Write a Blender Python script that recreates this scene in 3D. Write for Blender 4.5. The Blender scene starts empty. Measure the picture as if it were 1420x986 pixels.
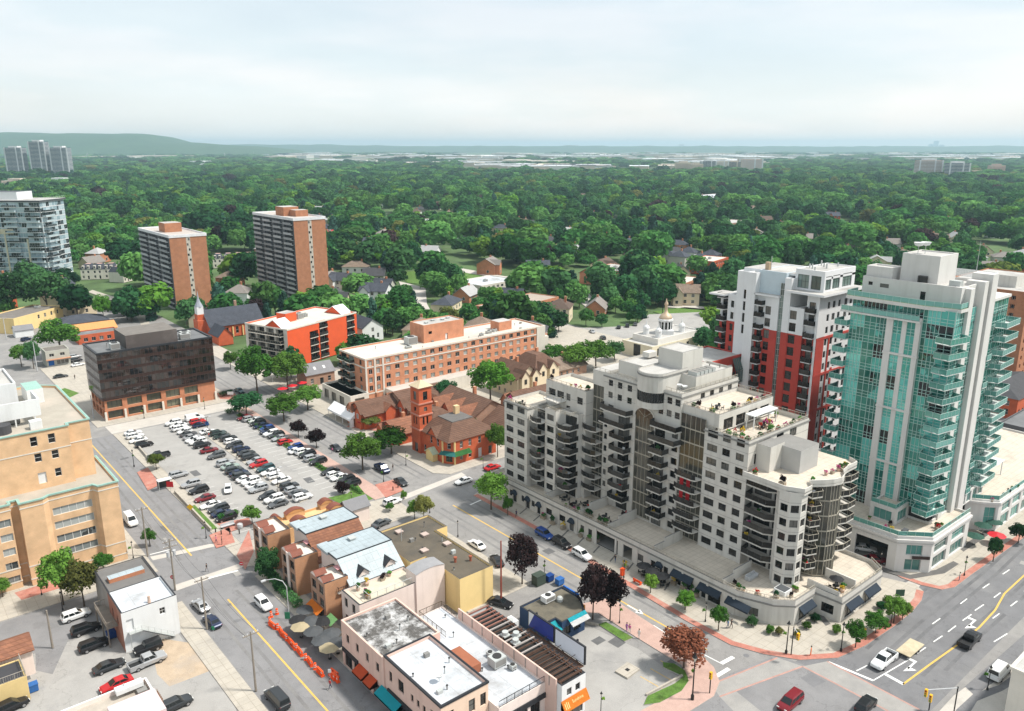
import bpy,bmesh,math,random
from mathutils import Vector,Matrix,noise
# ------------------------------------------------------------------ scene, camera, sky, sun, exposure
S = bpy.context.scene
COL = S.collection
R = random.Random(11)
EYE = 80.0
PITCH = math.atan(290 / 1100.0)
YAW = math.radians(40)                     # the camera looks between the two street directions (X and Y run along the streets)
cd = bpy.data.cameras.new("camera")
cd.sensor_fit = 'HORIZONTAL'; cd.sensor_width = 36.0; cd.lens = 36.0 * 1100 / 1420
cd.clip_start = 0.5; cd.clip_end = 60000
camera = bpy.data.objects.new("camera",cd); COL.objects.link(camera)
camera.location = (0,0,EYE)
camera.rotation_euler = (math.pi / 2 - PITCH,0,-YAW)
S.camera = camera
S.view_settings.view_transform = 'Standard'; S.view_settings.look = 'None'
S.view_settings.exposure = 0.62; S.view_settings.gamma = 1.0
try: S.view_settings.use_curve_mapping = False
except Exception: pass
SUN_DIR = Vector((0.42,-0.40,0.86)).normalized()     # from the ground towards the sun
SUN_EL = math.asin(SUN_DIR.z)
world = bpy.data.worlds.new("World"); S.world = world; world.use_nodes = True
def build_world():
 nt = world.node_tree; N = nt.nodes; L = nt.links; N.clear()
 out = N.new('ShaderNodeOutputWorld'); bg = N.new('ShaderNodeBackground')
 sky = N.new('ShaderNodeTexSky'); sky.sky_type = 'NISHITA'; sky.sun_disc = False
 sky.sun_elevation = SUN_EL; sky.sun_rotation = math.atan2(SUN_DIR.x,SUN_DIR.y)
 sky.altitude = 100; sky.air_density = 1.0; sky.dust_density = 2.0; sky.ozone_density = 1.5
 tc = N.new('ShaderNodeTexCoord'); sep = N.new('ShaderNodeSeparateXYZ')
 L.new(tc.outputs['Generated'],sep.inputs[0])
 mp = N.new('ShaderNodeMapping'); mp.inputs['Scale'].default_value = (1.0,1.0,4.5)
 L.new(tc.outputs['Generated'],mp.inputs['Vector'])
 nz = N.new('ShaderNodeTexNoise'); nz.inputs['Scale'].default_value = 2.1; nz.inputs['Detail'].default_value = 7; nz.inputs['Roughness'].default_value = 0.52
 L.new(mp.outputs[0],nz.inputs['Vector'])
 rp = N.new('ShaderNodeValToRGB'); rp.color_ramp.elements[0].position = 0.38; rp.color_ramp.elements[1].position = 0.66
 rp.color_ramp.elements[0].color = (0.70,0.70,0.70,1); rp.color_ramp.elements[1].color = (0.93,0.93,0.93,1)
 L.new(nz.outputs['Fac'],rp.inputs[0])
 nz2 = N.new('ShaderNodeTexNoise'); nz2.inputs['Scale'].default_value = 3.2; nz2.inputs['Detail'].default_value = 8
 mp2 = N.new('ShaderNodeMapping'); mp2.inputs['Scale'].default_value = (1.0,1.0,5.0); mp2.inputs['Location'].default_value = (3.1,1.7,0.4)
 L.new(tc.outputs['Generated'],mp2.inputs['Vector']); L.new(mp2.outputs[0],nz2.inputs['Vector'])
 rc = N.new('ShaderNodeValToRGB'); rc.color_ramp.elements[0].position = 0.43; rc.color_ramp.elements[1].position = 0.60
 rc.color_ramp.elements[0].color = (6.0,6.6,6.8,1); rc.color_ramp.elements[1].color = (6.95,7.1,7.15,1)
 L.new(nz2.outputs['Fac'],rc.inputs[0])
 mx = N.new('ShaderNodeMix'); mx.data_type = 'RGBA'
 L.new(rp.outputs['Color'],mx.inputs['Factor']); L.new(sky.outputs[0],mx.inputs['A']); L.new(rc.outputs['Color'],mx.inputs['B'])
 el = N.new('ShaderNodeMapRange'); el.interpolation_type = 'SMOOTHSTEP'; el.inputs['From Min'].default_value = 0.0; el.inputs['From Max'].default_value = 0.11; el.inputs['To Min'].default_value = 1.0; el.inputs['To Max'].default_value = 0.0
 ab = N.new('ShaderNodeMath'); ab.operation = 'ABSOLUTE'; L.new(sep.outputs['Z'],ab.inputs[0]); L.new(ab.outputs[0],el.inputs['Value'])
 tm = N.new('ShaderNodeMix'); tm.data_type = 'RGBA'; tm.inputs['A'].default_value = (1,1,1,1); tm.inputs['B'].default_value = (1.26,1.15,1.08,1); L.new(el.outputs[0],tm.inputs['Factor'])     # paler and brighter towards the horizon
 vm = N.new('ShaderNodeVectorMath'); vm.operation = 'MULTIPLY'; L.new(mx.outputs['Result'],vm.inputs[0]); L.new(tm.outputs['Result'],vm.inputs[1])
 L.new(vm.outputs[0],bg.inputs['Color']); bg.inputs['Strength'].default_value = 0.1
 L.new(bg.outputs[0],out.inputs['Surface'])
build_world()
sl = bpy.data.lights.new("sun",'SUN'); sl.energy = 3.6; sl.angle = math.radians(6); sl.color = (1.0,0.95,0.87)
sun = bpy.data.objects.new("sun",sl); COL.objects.link(sun)
sun.rotation_euler = (-SUN_DIR).to_track_quat('-Z','Y').to_euler()
sun.location = (0,0,300)
# ------------------------------------------------------------------ helpers
_sp,_cp = math.sin(PITCH),math.cos(PITCH)
_sA,_cA = math.sin(math.radians(130)),math.cos(math.radians(130))
def W(px,py,z=0.0):
 """point of the plane at height z seen at photograph pixel px, py"""
 u = (px - 710) / 1100.0; v = (py - 493) / 1100.0
 k = (EYE - z) / (_sp + v * _cp)
 x = k * u; y = k * (_cp - v * _sp)
 return (x * _sA - y * _cA,x * _cA + y * _sA)
def ahead(X,Y): return X * 0.6428 + Y * 0.766
def PIX(X,Y,z):
 x = Y * _cA + X * _sA; y = Y * _sA - X * _cA; dz = z - EYE
 d = y * _cp - dz * _sp
 return (710 + 1100 * x / d,493 - 1100 * (dz * _cp + y * _sp) / d,d)
MATS = {}
def lin(c):
 if isinstance(c,str):
  c = [int(c[i:i + 2],16) / 255 for i in (0,2,4)]
  c = [x / 12.92 if x <= 0.04045 else ((x + 0.055) / 1.055) ** 2.4 for x in c]
 return (*c[:3],1)
def newmat(name):
 m = bpy.data.materials.new(name); m.use_nodes = True
 nt = m.node_tree; return m,nt,nt.nodes,nt.links,nt.nodes['Principled BSDF']
def MAT(name,c,rough=0.8,var=0.12,scale=0.6,c2=None,c2amt=0.5,bump=0.0,metal=0.0,streak=0.0,spec=0.3,objrand=0.0,fine=0.0,crack=0.0,joint=0.0):
 """procedural surface: base colour broken up by two sizes of noise, optional second colour patches, streaks down walls and bump"""
 if name in MATS: return MATS[name]
 m,nt,N,L,P = newmat(name); MATS[name] = m
 c = lin(c); P.inputs['Roughness'].default_value = rough; P.inputs['Metallic'].default_value = metal
 P.inputs['Specular IOR Level'].default_value = spec
 geo = N.new('ShaderNodeNewGeometry')
 n1 = N.new('ShaderNodeTexNoise'); n1.inputs['Scale'].default_value = scale; n1.inputs['Detail'].default_value = 6; n1.inputs['Roughness'].default_value = 0.65
 L.new(geo.outputs['Position'],n1.inputs['Vector'])
 base = N.new('ShaderNodeMix'); base.data_type = 'RGBA'
 base.inputs['A'].default_value = tuple(x * (1 - var) for x in c[:3]) + (1,)
 base.inputs['B'].default_value = tuple(min(1,x * (1 + var)) for x in c[:3]) + (1,)
 mr = N.new('ShaderNodeMapRange'); mr.inputs['From Min'].default_value = 0.3; mr.inputs['From Max'].default_value = 0.7
 L.new(n1.outputs['Fac'],mr.inputs['Value']); L.new(mr.outputs[0],base.inputs['Factor'])
 cur = base.outputs['Result']
 if c2 is not None:
  n2 = N.new('ShaderNodeTexNoise'); n2.inputs['Scale'].default_value = scale * 0.31; n2.inputs['Detail'].default_value = 7; n2.inputs['Roughness'].default_value = 0.7
  L.new(geo.outputs['Position'],n2.inputs['Vector'])
  r = N.new('ShaderNodeMapRange'); r.inputs['From Min'].default_value = 0.62 - 0.25 * c2amt; r.inputs['From Max'].default_value = 0.82 - 0.25 * c2amt
  L.new(n2.outputs['Fac'],r.inputs['Value'])
  mm = N.new('ShaderNodeMix'); mm.data_type = 'RGBA'; L.new(r.outputs[0],mm.inputs['Factor']); L.new(cur,mm.inputs['A']); mm.inputs['B'].default_value = lin(c2)
  cur = mm.outputs['Result']
 if streak > 0:
  mp = N.new('ShaderNodeMapping'); mp.inputs['Scale'].default_value = (1.3,1.3,0.08); L.new(geo.outputs['Position'],mp.inputs['Vector'])
  n3 = N.new('ShaderNodeTexNoise'); n3.inputs['Scale'].default_value = 0.8; n3.inputs['Detail'].default_value = 5; L.new(mp.outputs[0],n3.inputs['Vector'])
  r = N.new('ShaderNodeMapRange'); r.inputs['From Min'].default_value = 0.5; r.inputs['From Max'].default_value = 0.85; r.inputs['To Max'].default_value = streak
  L.new(n3.outputs['Fac'],r.inputs['Value'])
  mm = N.new('ShaderNodeMix'); mm.data_type = 'RGBA'; mm.blend_type = 'MULTIPLY'; L.new(r.outputs[0],mm.inputs['Factor']); L.new(cur,mm.inputs['A']); mm.inputs['B'].default_value = (0.45,0.43,0.40,1)
  cur = mm.outputs['Result']
 if fine > 0:
  n4 = N.new('ShaderNodeTexNoise'); n4.inputs['Scale'].default_value = 6.0; n4.inputs['Detail'].default_value = 4; L.new(geo.outputs['Position'],n4.inputs['Vector'])
  hs = N.new('ShaderNodeHueSaturation'); r = N.new('ShaderNodeMapRange'); r.inputs['To Min'].default_value = 1 - fine; r.inputs['To Max'].default_value = 1 + fine
  r.inputs['From Min'].default_value = 0.3; r.inputs['From Max'].default_value = 0.7
  L.new(n4.outputs['Fac'],r.inputs['Value']); L.new(r.outputs[0],hs.inputs['Value']); L.new(cur,hs.inputs['Color']); cur = hs.outputs['Color']
 if crack > 0:      # thin crack lines and soft dark oil and tyre marks
  wv = N.new('ShaderNodeVectorMath'); wv.operation = 'MULTIPLY_ADD'; wv.inputs[1].default_value = (9,9,9); L.new(n1.outputs['Color'],wv.inputs[0]); L.new(geo.outputs['Position'],wv.inputs[2])
  vo = N.new('ShaderNodeTexVoronoi'); vo.feature = 'DISTANCE_TO_EDGE'; vo.inputs['Scale'].default_value = 0.085; L.new(wv.outputs[0],vo.inputs['Vector'])
  r = N.new('ShaderNodeMapRange'); r.inputs['From Min'].default_value = 0.003; r.inputs['From Max'].default_value = 0.010; r.inputs['To Min'].default_value = crack; r.inputs['To Max'].default_value = 0; L.new(vo.outputs['Distance'],r.inputs['Value'])
  mm = N.new('ShaderNodeMix'); mm.data_type = 'RGBA'; mm.blend_type = 'MULTIPLY'; L.new(r.outputs[0],mm.inputs['Factor']); L.new(cur,mm.inputs['A']); mm.inputs['B'].default_value = (0.4,0.4,0.4,1)
  n5 = N.new('ShaderNodeTexNoise'); n5.inputs['Scale'].default_value = 0.22; n5.inputs['Detail'].default_value = 5; n5.inputs['Roughness'].default_value = 0.6; L.new(wv.outputs[0],n5.inputs['Vector'])
  r = N.new('ShaderNodeMapRange'); r.inputs['From Min'].default_value = 0.60; r.inputs['From Max'].default_value = 0.72; r.inputs['To Max'].default_value = crack; L.new(n5.outputs['Fac'],r.inputs['Value'])
  m3 = N.new('ShaderNodeMix'); m3.data_type = 'RGBA'; m3.blend_type = 'MULTIPLY'; L.new(r.outputs[0],m3.inputs['Factor']); L.new(mm.outputs['Result'],m3.inputs['A']); m3.inputs['B'].default_value = (0.62,0.61,0.60,1)
  cur = m3.outputs['Result']
 if joint > 0:
  bt = N.new('ShaderNodeTexBrick'); bt.offset = 0.0; bt.inputs['Scale'].default_value = 1.0; bt.inputs['Brick Width'].default_value = joint; bt.inputs['Row Height'].default_value = joint; bt.inputs['Mortar Size'].default_value = 0.05; bt.inputs['Mortar Smooth'].default_value = 0.3
  bt.inputs['Color1'].default_value = (1,1,1,1); bt.inputs['Color2'].default_value = (.93,.93,.93,1); bt.inputs['Mortar'].default_value = (.68,.66,.63,1); L.new(geo.outputs['Position'],bt.inputs['Vector'])
  mm = N.new('ShaderNodeMix'); mm.data_type = 'RGBA'; mm.blend_type = 'MULTIPLY'; mm.inputs['Factor'].default_value = 0.75; L.new(cur,mm.inputs['A']); L.new(bt.outputs['Color'],mm.inputs['B']); cur = mm.outputs['Result']
 if objrand > 0:
  oi = N.new('ShaderNodeObjectInfo'); hs = N.new('ShaderNodeHueSaturation')
  r = N.new('ShaderNodeMapRange'); r.inputs['To Min'].default_value = 1 - objrand; r.inputs['To Max'].default_value = 1 + objrand
  L.new(oi.outputs['Random'],r.inputs['Value']); L.new(r.outputs[0],hs.inputs['Value']); L.new(cur,hs.inputs['Color']); cur = hs.outputs['Color']
 L.new(cur,P.inputs['Base Color'])
 if bump > 0:
  b = N.new('ShaderNodeBump'); b.inputs['Strength'].default_value = bump; b.inputs['Distance'].default_value = 0.1
  L.new(n1.outputs['Fac'],b.inputs['Height']); L.new(b.outputs[0],P.inputs['Normal'])
 return m
def BRICK(name,c1,c2,mortar,sx=0.30,sz=0.10,band=0.0):
 """brickwork courses laid along the wall"""
 if name in MATS: return MATS[name]
 m,nt,N,L,P = newmat(name); MATS[name] = m
 tc = N.new('ShaderNodeTexCoord'); sep = N.new('ShaderNodeSeparateXYZ'); L.new(tc.outputs['Object'],sep.inputs[0])
 ad = N.new('ShaderNodeMath'); ad.operation = 'ADD'; L.new(sep.outputs['X'],ad.inputs[0]); L.new(sep.outputs['Y'],ad.inputs[1])
 cb = N.new('ShaderNodeCombineXYZ'); L.new(ad.outputs[0],cb.inputs['X']); L.new(sep.outputs['Z'],cb.inputs['Y'])
 bt = N.new('ShaderNodeTexBrick'); L.new(cb.outputs[0],bt.inputs['Vector']); bt.inputs['Scale'].default_value = 1.0
 bt.inputs['Brick Width'].default_value = sx; bt.inputs['Row Height'].default_value = sz; bt.inputs['Mortar Size'].default_value = sz * 0.12
 bt.inputs['Color1'].default_value = lin(c1); bt.inputs['Color2'].default_value = lin(c2); bt.inputs['Mortar'].default_value = lin(mortar)
 geo = N.new('ShaderNodeNewGeometry'); nz = N.new('ShaderNodeTexNoise'); nz.inputs['Scale'].default_value = 0.5; nz.inputs['Detail'].default_value = 6
 L.new(geo.outputs['Position'],nz.inputs['Vector'])
 hs = N.new('ShaderNodeHueSaturation'); r = N.new('ShaderNodeMapRange'); r.inputs['From Min'].default_value = 0.3; r.inputs['From Max'].default_value = 0.7
 r.inputs['To Min'].default_value = 0.86; r.inputs['To Max'].default_value = 1.12
 L.new(nz.outputs['Fac'],r.inputs['Value']); L.new(r.outputs[0],hs.inputs['Value']); L.new(bt.outputs['Color'],hs.inputs['Color'])
 L.new(hs.outputs['Color'],P.inputs['Base Color']); P.inputs['Roughness'].default_value = 0.85; P.inputs['Specular IOR Level'].default_value = 0.25
 return m
def SHINGLE(name,c1,c2,sx=0.5,sz=0.3):
 m = BRICK(name,c1,c2,[x * 0.6 for x in lin(c1)[:3]],sx,sz)
 return m
def GLASS(name,stops,rough=0.06,spec=0.45,metal=0.0):
 """window glass: what shows behind the pane varies from window to window"""
 if name in MATS: return MATS[name]
 m,nt,N,L,P = newmat(name); MATS[name] = m
 oi = N.new('ShaderNodeObjectInfo'); geo = N.new('ShaderNodeNewGeometry')
 nz = N.new('ShaderNodeTexNoise'); nz.inputs['Scale'].default_value = 0.35; L.new(geo.outputs['Position'],nz.inputs['Vector'])
 ad = N.new('ShaderNodeMath'); ad.operation = 'MULTIPLY_ADD'; L.new(nz.outputs['Fac'],ad.inputs[0]); ad.inputs[1].default_value = 0.5;
 sb = N.new('ShaderNodeMath'); sb.operation = 'SUBTRACT'; L.new(oi.outputs['Random'],sb.inputs[0]); sb.inputs[1].default_value = 0.25
 L.new(sb.outputs[0],ad.inputs[2])
 rp = N.new('ShaderNodeValToRGB'); rp.color_ramp.interpolation = 'CONSTANT' if len(stops) > 3 else 'LINEAR'
 e = rp.color_ramp.elements
 while len(e) < len(stops): e.new(0.5)
 for k,(p,c) in enumerate(stops): e[k].position = p; e[k].color = lin(c)
 L.new(ad.outputs[0],rp.inputs[0]); L.new(rp.outputs['Color'],P.inputs['Base Color'])
 P.inputs['Roughness'].default_value = rough; P.inputs['Specular IOR Level'].default_value = spec; P.inputs['Metallic'].default_value = metal
 b = N.new('ShaderNodeBump'); b.inputs['Strength'].default_value = 0.03; L.new(nz.outputs['Fac'],b.inputs['Height']); L.new(b.outputs[0],P.inputs['Normal'])
 return m
class MB:
 """collects shapes and links them as ONE mesh object"""
 def __init__(s): s.v = []; s.f = []; s.mi = []; s.mats = []; s.smooth = False
 def _m(s,m):
  if m not in s.mats: s.mats.append(m)
  return s.mats.index(m)
 def face(s,pts,m):
  i = len(s.v); s.v += [tuple(p) for p in pts]; s.f.append(tuple(range(i,i + len(pts)))); s.mi.append(s._m(m)); return s
 def raw(s,vs,fs,m):
  i = len(s.v); s.v += [tuple(p) for p in vs]; k = s._m(m)
  for f in fs: s.f.append(tuple(i + a for a in f)); s.mi.append(k)
  return s
 def box(s,x0,x1,y0,y1,z0,z1,m,top=None):
  if x0 > x1: x0,x1 = x1,x0
  if y0 > y1: y0,y1 = y1,y0
  v = [(x0,y0,z0),(x1,y0,z0),(x1,y1,z0),(x0,y1,z0),(x0,y0,z1),(x1,y0,z1),(x1,y1,z1),(x0,y1,z1)]
  s.raw(v,[(0,1,5,4),(1,2,6,5),(2,3,7,6),(3,0,4,7),(3,2,1,0)],m)
  s.raw([v[4],v[5],v[6],v[7]],[(0,1,2,3)],top or m); return s
 def prism(s,poly,z0,z1,m,top=None,bottom=True):
  n = len(poly)
  a = sum(poly[i][0] * poly[(i + 1) % n][1] - poly[(i + 1) % n][0] * poly[i][1] for i in range(n))
  if a < 0: poly = poly[::-1]
  for i in range(n):
   p,q = poly[i],poly[(i + 1) % n]
   s.face([(p[0],p[1],z0),(q[0],q[1],z0),(q[0],q[1],z1),(p[0],p[1],z1)],m)
  s.face([(p[0],p[1],z1) for p in poly],top or m)
  if bottom: s.face([(p[0],p[1],z0) for p in poly[::-1]],m)
  return s
 def loft(s,rings,m,cap=True):
  n = len(rings[0]); i = len(s.v); k = s._m(m)
  for r in rings: s.v += [tuple(p) for p in r]
  for a in range(len(rings) - 1):
   for b in range(n):
    c = (b + 1) % n
    s.f.append((i + a * n + b,i + a * n + c,i + (a + 1) * n + c,i + (a + 1) * n + b)); s.mi.append(k)
  if cap:
   s.f.append(tuple(i + b for b in range(n))[::-1]); s.mi.append(k)
   s.f.append(tuple(i + (len(rings) - 1) * n + b for b in range(n))); s.mi.append(k)
  return s
 def lathe(s,x,y,prof,n,m):
  rings = [[(x + r * math.cos(2 * math.pi * j / n),y + r * math.sin(2 * math.pi * j / n),z) for j in range(n)] for r,z in prof]
  return s.loft(rings,m)
 def cyl(s,x,y,z0,z1,r,n,m,r1=None): return s.lathe(x,y,[(r,z0),(r if r1 is None else r1,z1)],n,m)
 def tube(s,pts,r,m,n=6):
  rings = []
  pts = [Vector(p) for p in pts]
  rr = r if isinstance(r,(list,tuple)) else [r] * len(pts)
  for i,p in enumerate(pts):
   d = (pts[min(i + 1,len(pts) - 1)] - pts[max(i - 1,0)]).normalized()
   a = d.cross(Vector((0,0,1)))
   if a.length < 1e-3: a = Vector((1,0,0))
   a.normalize(); b = a.cross(d)
   rings.append([p + (a * math.cos(2 * math.pi * j / n) - b * math.sin(2 * math.pi * j / n)) * rr[i] for j in range(n)])
  return s.loft(rings,m)
 def gable(s,x0,x1,y0,y1,z,h,axis,rm,wm,over=0.4,th=0.18):
  """gable roof as two slabs plus the two wall gables; ridge along axis"""
  if axis == 'x':
   T = lambda a,b,c: (a,b,c)
   a0,a1,b0,b1 = x0,x1,y0,y1
  else:
   T = lambda a,b,c: (b,a,c)
   a0,a1,b0,b1 = y0,y1,x0,x1
  bm = (b0 + b1) / 2; sl = h / (bm - b0)
  for sgn in (0,1):
   e = b0 - over if sgn == 0 else b1 + over; ez = z - over * sl
   A = [T(a0 - over,e,ez),T(a1 + over,e,ez),T(a1 + over,bm,z + h),T(a0 - over,bm,z + h)]
   B = [(p[0],p[1],p[2] + th) for p in A]
   fs = [(4,5,6,7),(3,2,1,0),(0,1,5,4),(1,2,6,5),(3,0,4,7)]
   s.raw(A + B,fs,rm)
  for a in (a0,a1):
   s.face([T(a,b0,z),T(a,b1,z),T(a,bm,z + h)],wm)
  return s
 def hip(s,x0,x1,y0,y1,z,h,rm,over=0.4,flat=0.0):
  """hip roof with optional flat top of the given share"""
  x0 -= over; x1 += over; y0 -= over; y1 += over
  w = min(x1 - x0,y1 - y0) / 2 * (1 - flat)
  E = [(x0,y0,z),(x1,y0,z),(x1,y1,z),(x0,y1,z)]
  Tp = [(x0 + w,y0 + w,z + h),(x1 - w,y0 + w,z + h),(x1 - w,y1 - w,z + h),(x0 + w,y1 - w,z + h)]
  s.raw(E + Tp,[(0,1,5,4),(1,2,6,5),(2,3,7,6),(3,0,4,7),(4,5,6,7),(3,2,1,0)],rm); return s
 def mesh(s,name):
  me = bpy.data.meshes.new(name); me.from_pydata(s.v,[],s.f)
  for m in s.mats: me.materials.append(m)
  if len(s.mats) > 1: me.polygons.foreach_set('material_index',s.mi)
  if s.smooth: me.polygons.foreach_set('use_smooth',[True] * len(s.f))
  me.update(); return me
def link(name,me,parent=None,loc=(0,0,0),rz=0.0):
 o = bpy.data.objects.new(name,me); COL.objects.link(o)
 if parent is not None: o.parent = parent
 o.location = loc
 if rz: o.rotation_euler = (0,0,rz)
 return o
def tag(o,label,cat,group=None,kind=None):
 o['label'] = label
 if cat: o['category'] = cat
 if group: o['group'] = group
 if kind: o['kind'] = kind
 return o
def thing(name,label,cat,loc=(0,0,0),rz=0.0,group=None):
 o = bpy.data.objects.new(name,None); COL.objects.link(o)
 o.empty_display_size = 0.3; o.location = loc; o.rotation_euler = (0,0,rz)
 return tag(o,label,cat,group)
def copy_tree(o,parent=None):
 c = o.copy(); COL.objects.link(c)
 if parent is not None: c.parent = parent
 for ch in KIDS.get(o,list(o.children)): copy_tree(ch,c)
 return c
KIDS = {}
def structure(name,mb,loc=(0,0,0)):
 o = link(name,mb.mesh(name),None,loc); o['kind'] = 'structure'; return o
WCACHE = {}
def window_mesh(w,h,kind,fm,gm):
 key = (round(w,2),round(h,2),kind,fm.name,gm.name)
 if key in WCACHE: return WCACHE[key]
 b = MB(); t = 0.07; d = 0.10     # local: x along wall, y inwards, z up
 b.face([(t,d * .5,t),(w - t,d * .5,t),(w - t,d * .5,h - t),(t,d * .5,h - t)],gm)
 bars = [(0,w,0,t),(0,w,h - t,h),(0,t,t,h - t),(w - t,w,t,h - t)]
 k = 0.05
 if kind in ('two','four','slide'): bars.append((w / 2 - k / 2,w / 2 + k / 2,t,h - t))
 if kind in ('three','six'): bars += [(w / 3 - k / 2,w / 3 + k / 2,t,h - t),(2 * w / 3 - k / 2,2 * w / 3 + k / 2,t,h - t)]
 if kind in ('sash','four','six'): bars.append((t,w - t,h * .5 - k / 2,h * .5 + k / 2))
 if kind in ('low','slide'): bars.append((t,w - t,h * .28 - k / 2,h * .28 + k / 2))
 if kind == 'shop':
  n = max(2,int(w / 1.3))
  bars += [(w * i / n - k,w * i / n + k,t,h - t) for i in range(1,n)]
 for x0,x1,z0,z1 in bars:
  b.raw([(x0,0,z0),(x1,0,z0),(x1,0,z1),(x0,0,z1),(x0,d,z0),(x1,d,z0),(x1,d,z1),(x0,d,z1)],
    [(0,1,2,3),(0,3,7,4),(2,1,5,6),(3,2,6,7),(1,0,4,5)],fm)
 me = b.mesh('window'); WCACHE[key] = me; return me
class Bld:
 """one building: an Empty at its base; shapes are written in street coordinates (or local ones when turned) and hung under it"""
 def __init__(s,name,label,cat,o=(0,0),rz=0.0,local=False,z=0.0,group=None):
  s.t = thing(name,label,cat,(o[0],o[1],z),rz,group)
  s.off = (0,0,0) if local else (o[0],o[1],z)
 def part(s,name,mb,parent=None):
  mb.v = [(p[0] - s.off[0],p[1] - s.off[1],p[2] - s.off[2]) for p in mb.v]
  return link(name,mb.mesh(name),parent or s.t)
 def put(s,name,me,loc,rz=0.0,parent=None):
  return link(name,me,parent or s.t,(loc[0] - s.off[0],loc[1] - s.off[1],loc[2] - s.off[2]),rz)
 def wall(s,mb,p0,p1,z0,z1,m,ops=(),depth=0.22,fm=None,gm=None,reveal=None,name='window'):
  """wall from p0 to p1 (outside on the right hand) with real openings (u, z, w, h, kind), each filled by a window object"""
  dx,dy = p1[0] - p0[0],p1[1] - p0[1]; Ln = math.hypot(dx,dy); dx /= Ln; dy /= Ln
  nx,ny = -dy,dx                       # inwards
  pt = lambda u,z,d=0.0: (p0[0] + dx * u + nx * d,p0[1] + dy * u + ny * d,z)
  ops = [q for q in ops if q[0] > -0.01 and q[0] + q[2] < Ln + 0.01 and q[1] >= z0 - .01 and q[1] + q[3] <= z1 + 0.01]
  us = sorted({0.0,Ln} | {round(q[0],3) for q in ops} | {round(q[0] + q[2],3) for q in ops})
  zs = sorted({z0,z1} | {round(q[1],3) for q in ops} | {round(q[1] + q[3],3) for q in ops})
  hole = set()
  for q in ops:
   for i in range(len(us) - 1):
    if us[i] >= q[0] - .002 and us[i + 1] <= q[0] + q[2] + .002:
     for j in range(len(zs) - 1):
      if zs[j] >= q[1] - .002 and zs[j + 1] <= q[1] + q[3] + .002: hole.add((i,j))
  for j in range(len(zs) - 1):
   i = 0
   while i < len(us) - 1:
    if (i,j) in hole: i += 1; continue
    k = i
    while k < len(us) - 1 and (k,j) not in hole: k += 1
    mb.face([pt(us[i],zs[j]),pt(us[k],zs[j]),pt(us[k],zs[j + 1]),pt(us[i],zs[j + 1])],m); i = k
  ang = math.atan2(dy,dx)
  for q in ops:
   u,z,w,h = q[:4]; kind = q[4] if len(q) > 4 else 'sash'
   rm = reveal or m; e = depth + 0.06
   a,b,c,d = pt(u,z),pt(u + w,z),pt(u + w,z + h),pt(u,z + h)
   A,B_,C_,D_ = pt(u,z,e),pt(u + w,z,e),pt(u + w,z + h,e),pt(u,z + h,e)
   mb.face([a,A,D_,d],rm); mb.face([B_,b,c,C_],rm); mb.face([d,D_,C_,c],rm); mb.face([A,a,b,B_],rm)
   if kind == 'void':
    continue
   g = q[5] if len(q) > 5 and q[5] else gm
   f = q[6] if len(q) > 6 and q[6] else fm
   s.put('door' if kind == 'door' else name,window_mesh(w,h,'plain' if kind == 'door' else kind,f,g),pt(u,z,depth - 0.05),ang)
def rows(u0,du,n,z0,dz,m,w,h,kind='sash',skip=()):
 return [(u0 + du * i,z0 + dz * j,w,h,kind) for i in range(n) for j in range(m) if (i,j) not in skip]
def rail_mb(b,pts,z,h=1.05,m=None,gm=None,step=1.4,picket=0.0):
 """railing along a polyline: posts, top rail, glass panels or pickets"""
 for i in range(len(pts) - 1):
  p,q = Vector((*pts[i],0)),Vector((*pts[i + 1],0)); d = q - p; Ln = d.length
  if Ln < 0.05: continue
  d /= Ln; n = Vector((-d.y,d.x,0)); n1 = max(1,round(Ln / step))
  def bar(a,c,z0,z1,t):
   A = p + d * a; C = p + d * c
   vs = [A - n * t,C - n * t,C + n * t,A + n * t]
   b.raw([(v.x,v.y,z0) for v in vs] + [(v.x,v.y,z1) for v in vs],[(0,1,5,4),(1,2,6,5),(2,3,7,6),(3,0,4,7),(4,5,6,7)],m)
  for k in range(n1 + 1): bar(max(0,Ln * k / n1 - .03),min(Ln,Ln * k / n1 + .03),z,z + h,.03)
  bar(0,Ln,z + h,z + h + .06,.04)
  if picket > 0:
   bar(0,Ln,z + .1,z + .15,.025)
   k = picket
   while k < Ln: bar(k - .012,k + .012,z + .15,z + h,.012); k += picket
  elif gm is not None:
   A = p + d * .04; C = p + d * (Ln - .04)
   b.face([(A.x,A.y,z + .08),(C.x,C.y,z + .08),(C.x,C.y,z + h - .02),(A.x,A.y,z + h - .02)],gm)
 return b
# ------------------------------------------------------------------ surfaces of the ground
M = MAT
asphalt = M('asphalt',(0.235,0.228,0.222),0.9,0.10,0.35,c2=(0.30,0.29,0.275),c2amt=0.5,fine=0.08,crack=0.38)
asphalt_d = M('asphalt_dark',(0.165,0.165,0.172),0.9,0.12,0.3,c2=(0.21,0.208,0.21),c2amt=0.5,fine=0.08,crack=0.38)
asphalt_m = M('asphalt_road',(0.215,0.212,0.215),0.9,0.10,0.25,c2=(0.165,0.165,0.17),c2amt=0.45,fine=0.08,crack=0.38)
lot_m = M('lot_asphalt',(0.325,0.315,0.30),0.9,0.09,0.22,c2=(0.235,0.23,0.225),c2amt=0.32,fine=0.07,crack=0.3)
conc = M('concrete_paving',(0.42,0.385,0.33),0.9,0.09,0.5,c2=(0.34,0.315,0.28),c2amt=0.4,fine=0.05,joint=1.6)
conc_w = M('concrete_pale',(0.47,0.44,0.40),0.9,0.08,0.4,c2=(0.37,0.35,0.32),c2amt=0.4,fine=0.05)
kerb_m = M('kerb_concrete',(0.40,0.38,0.35),0.9,0.1,1.0)
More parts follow.
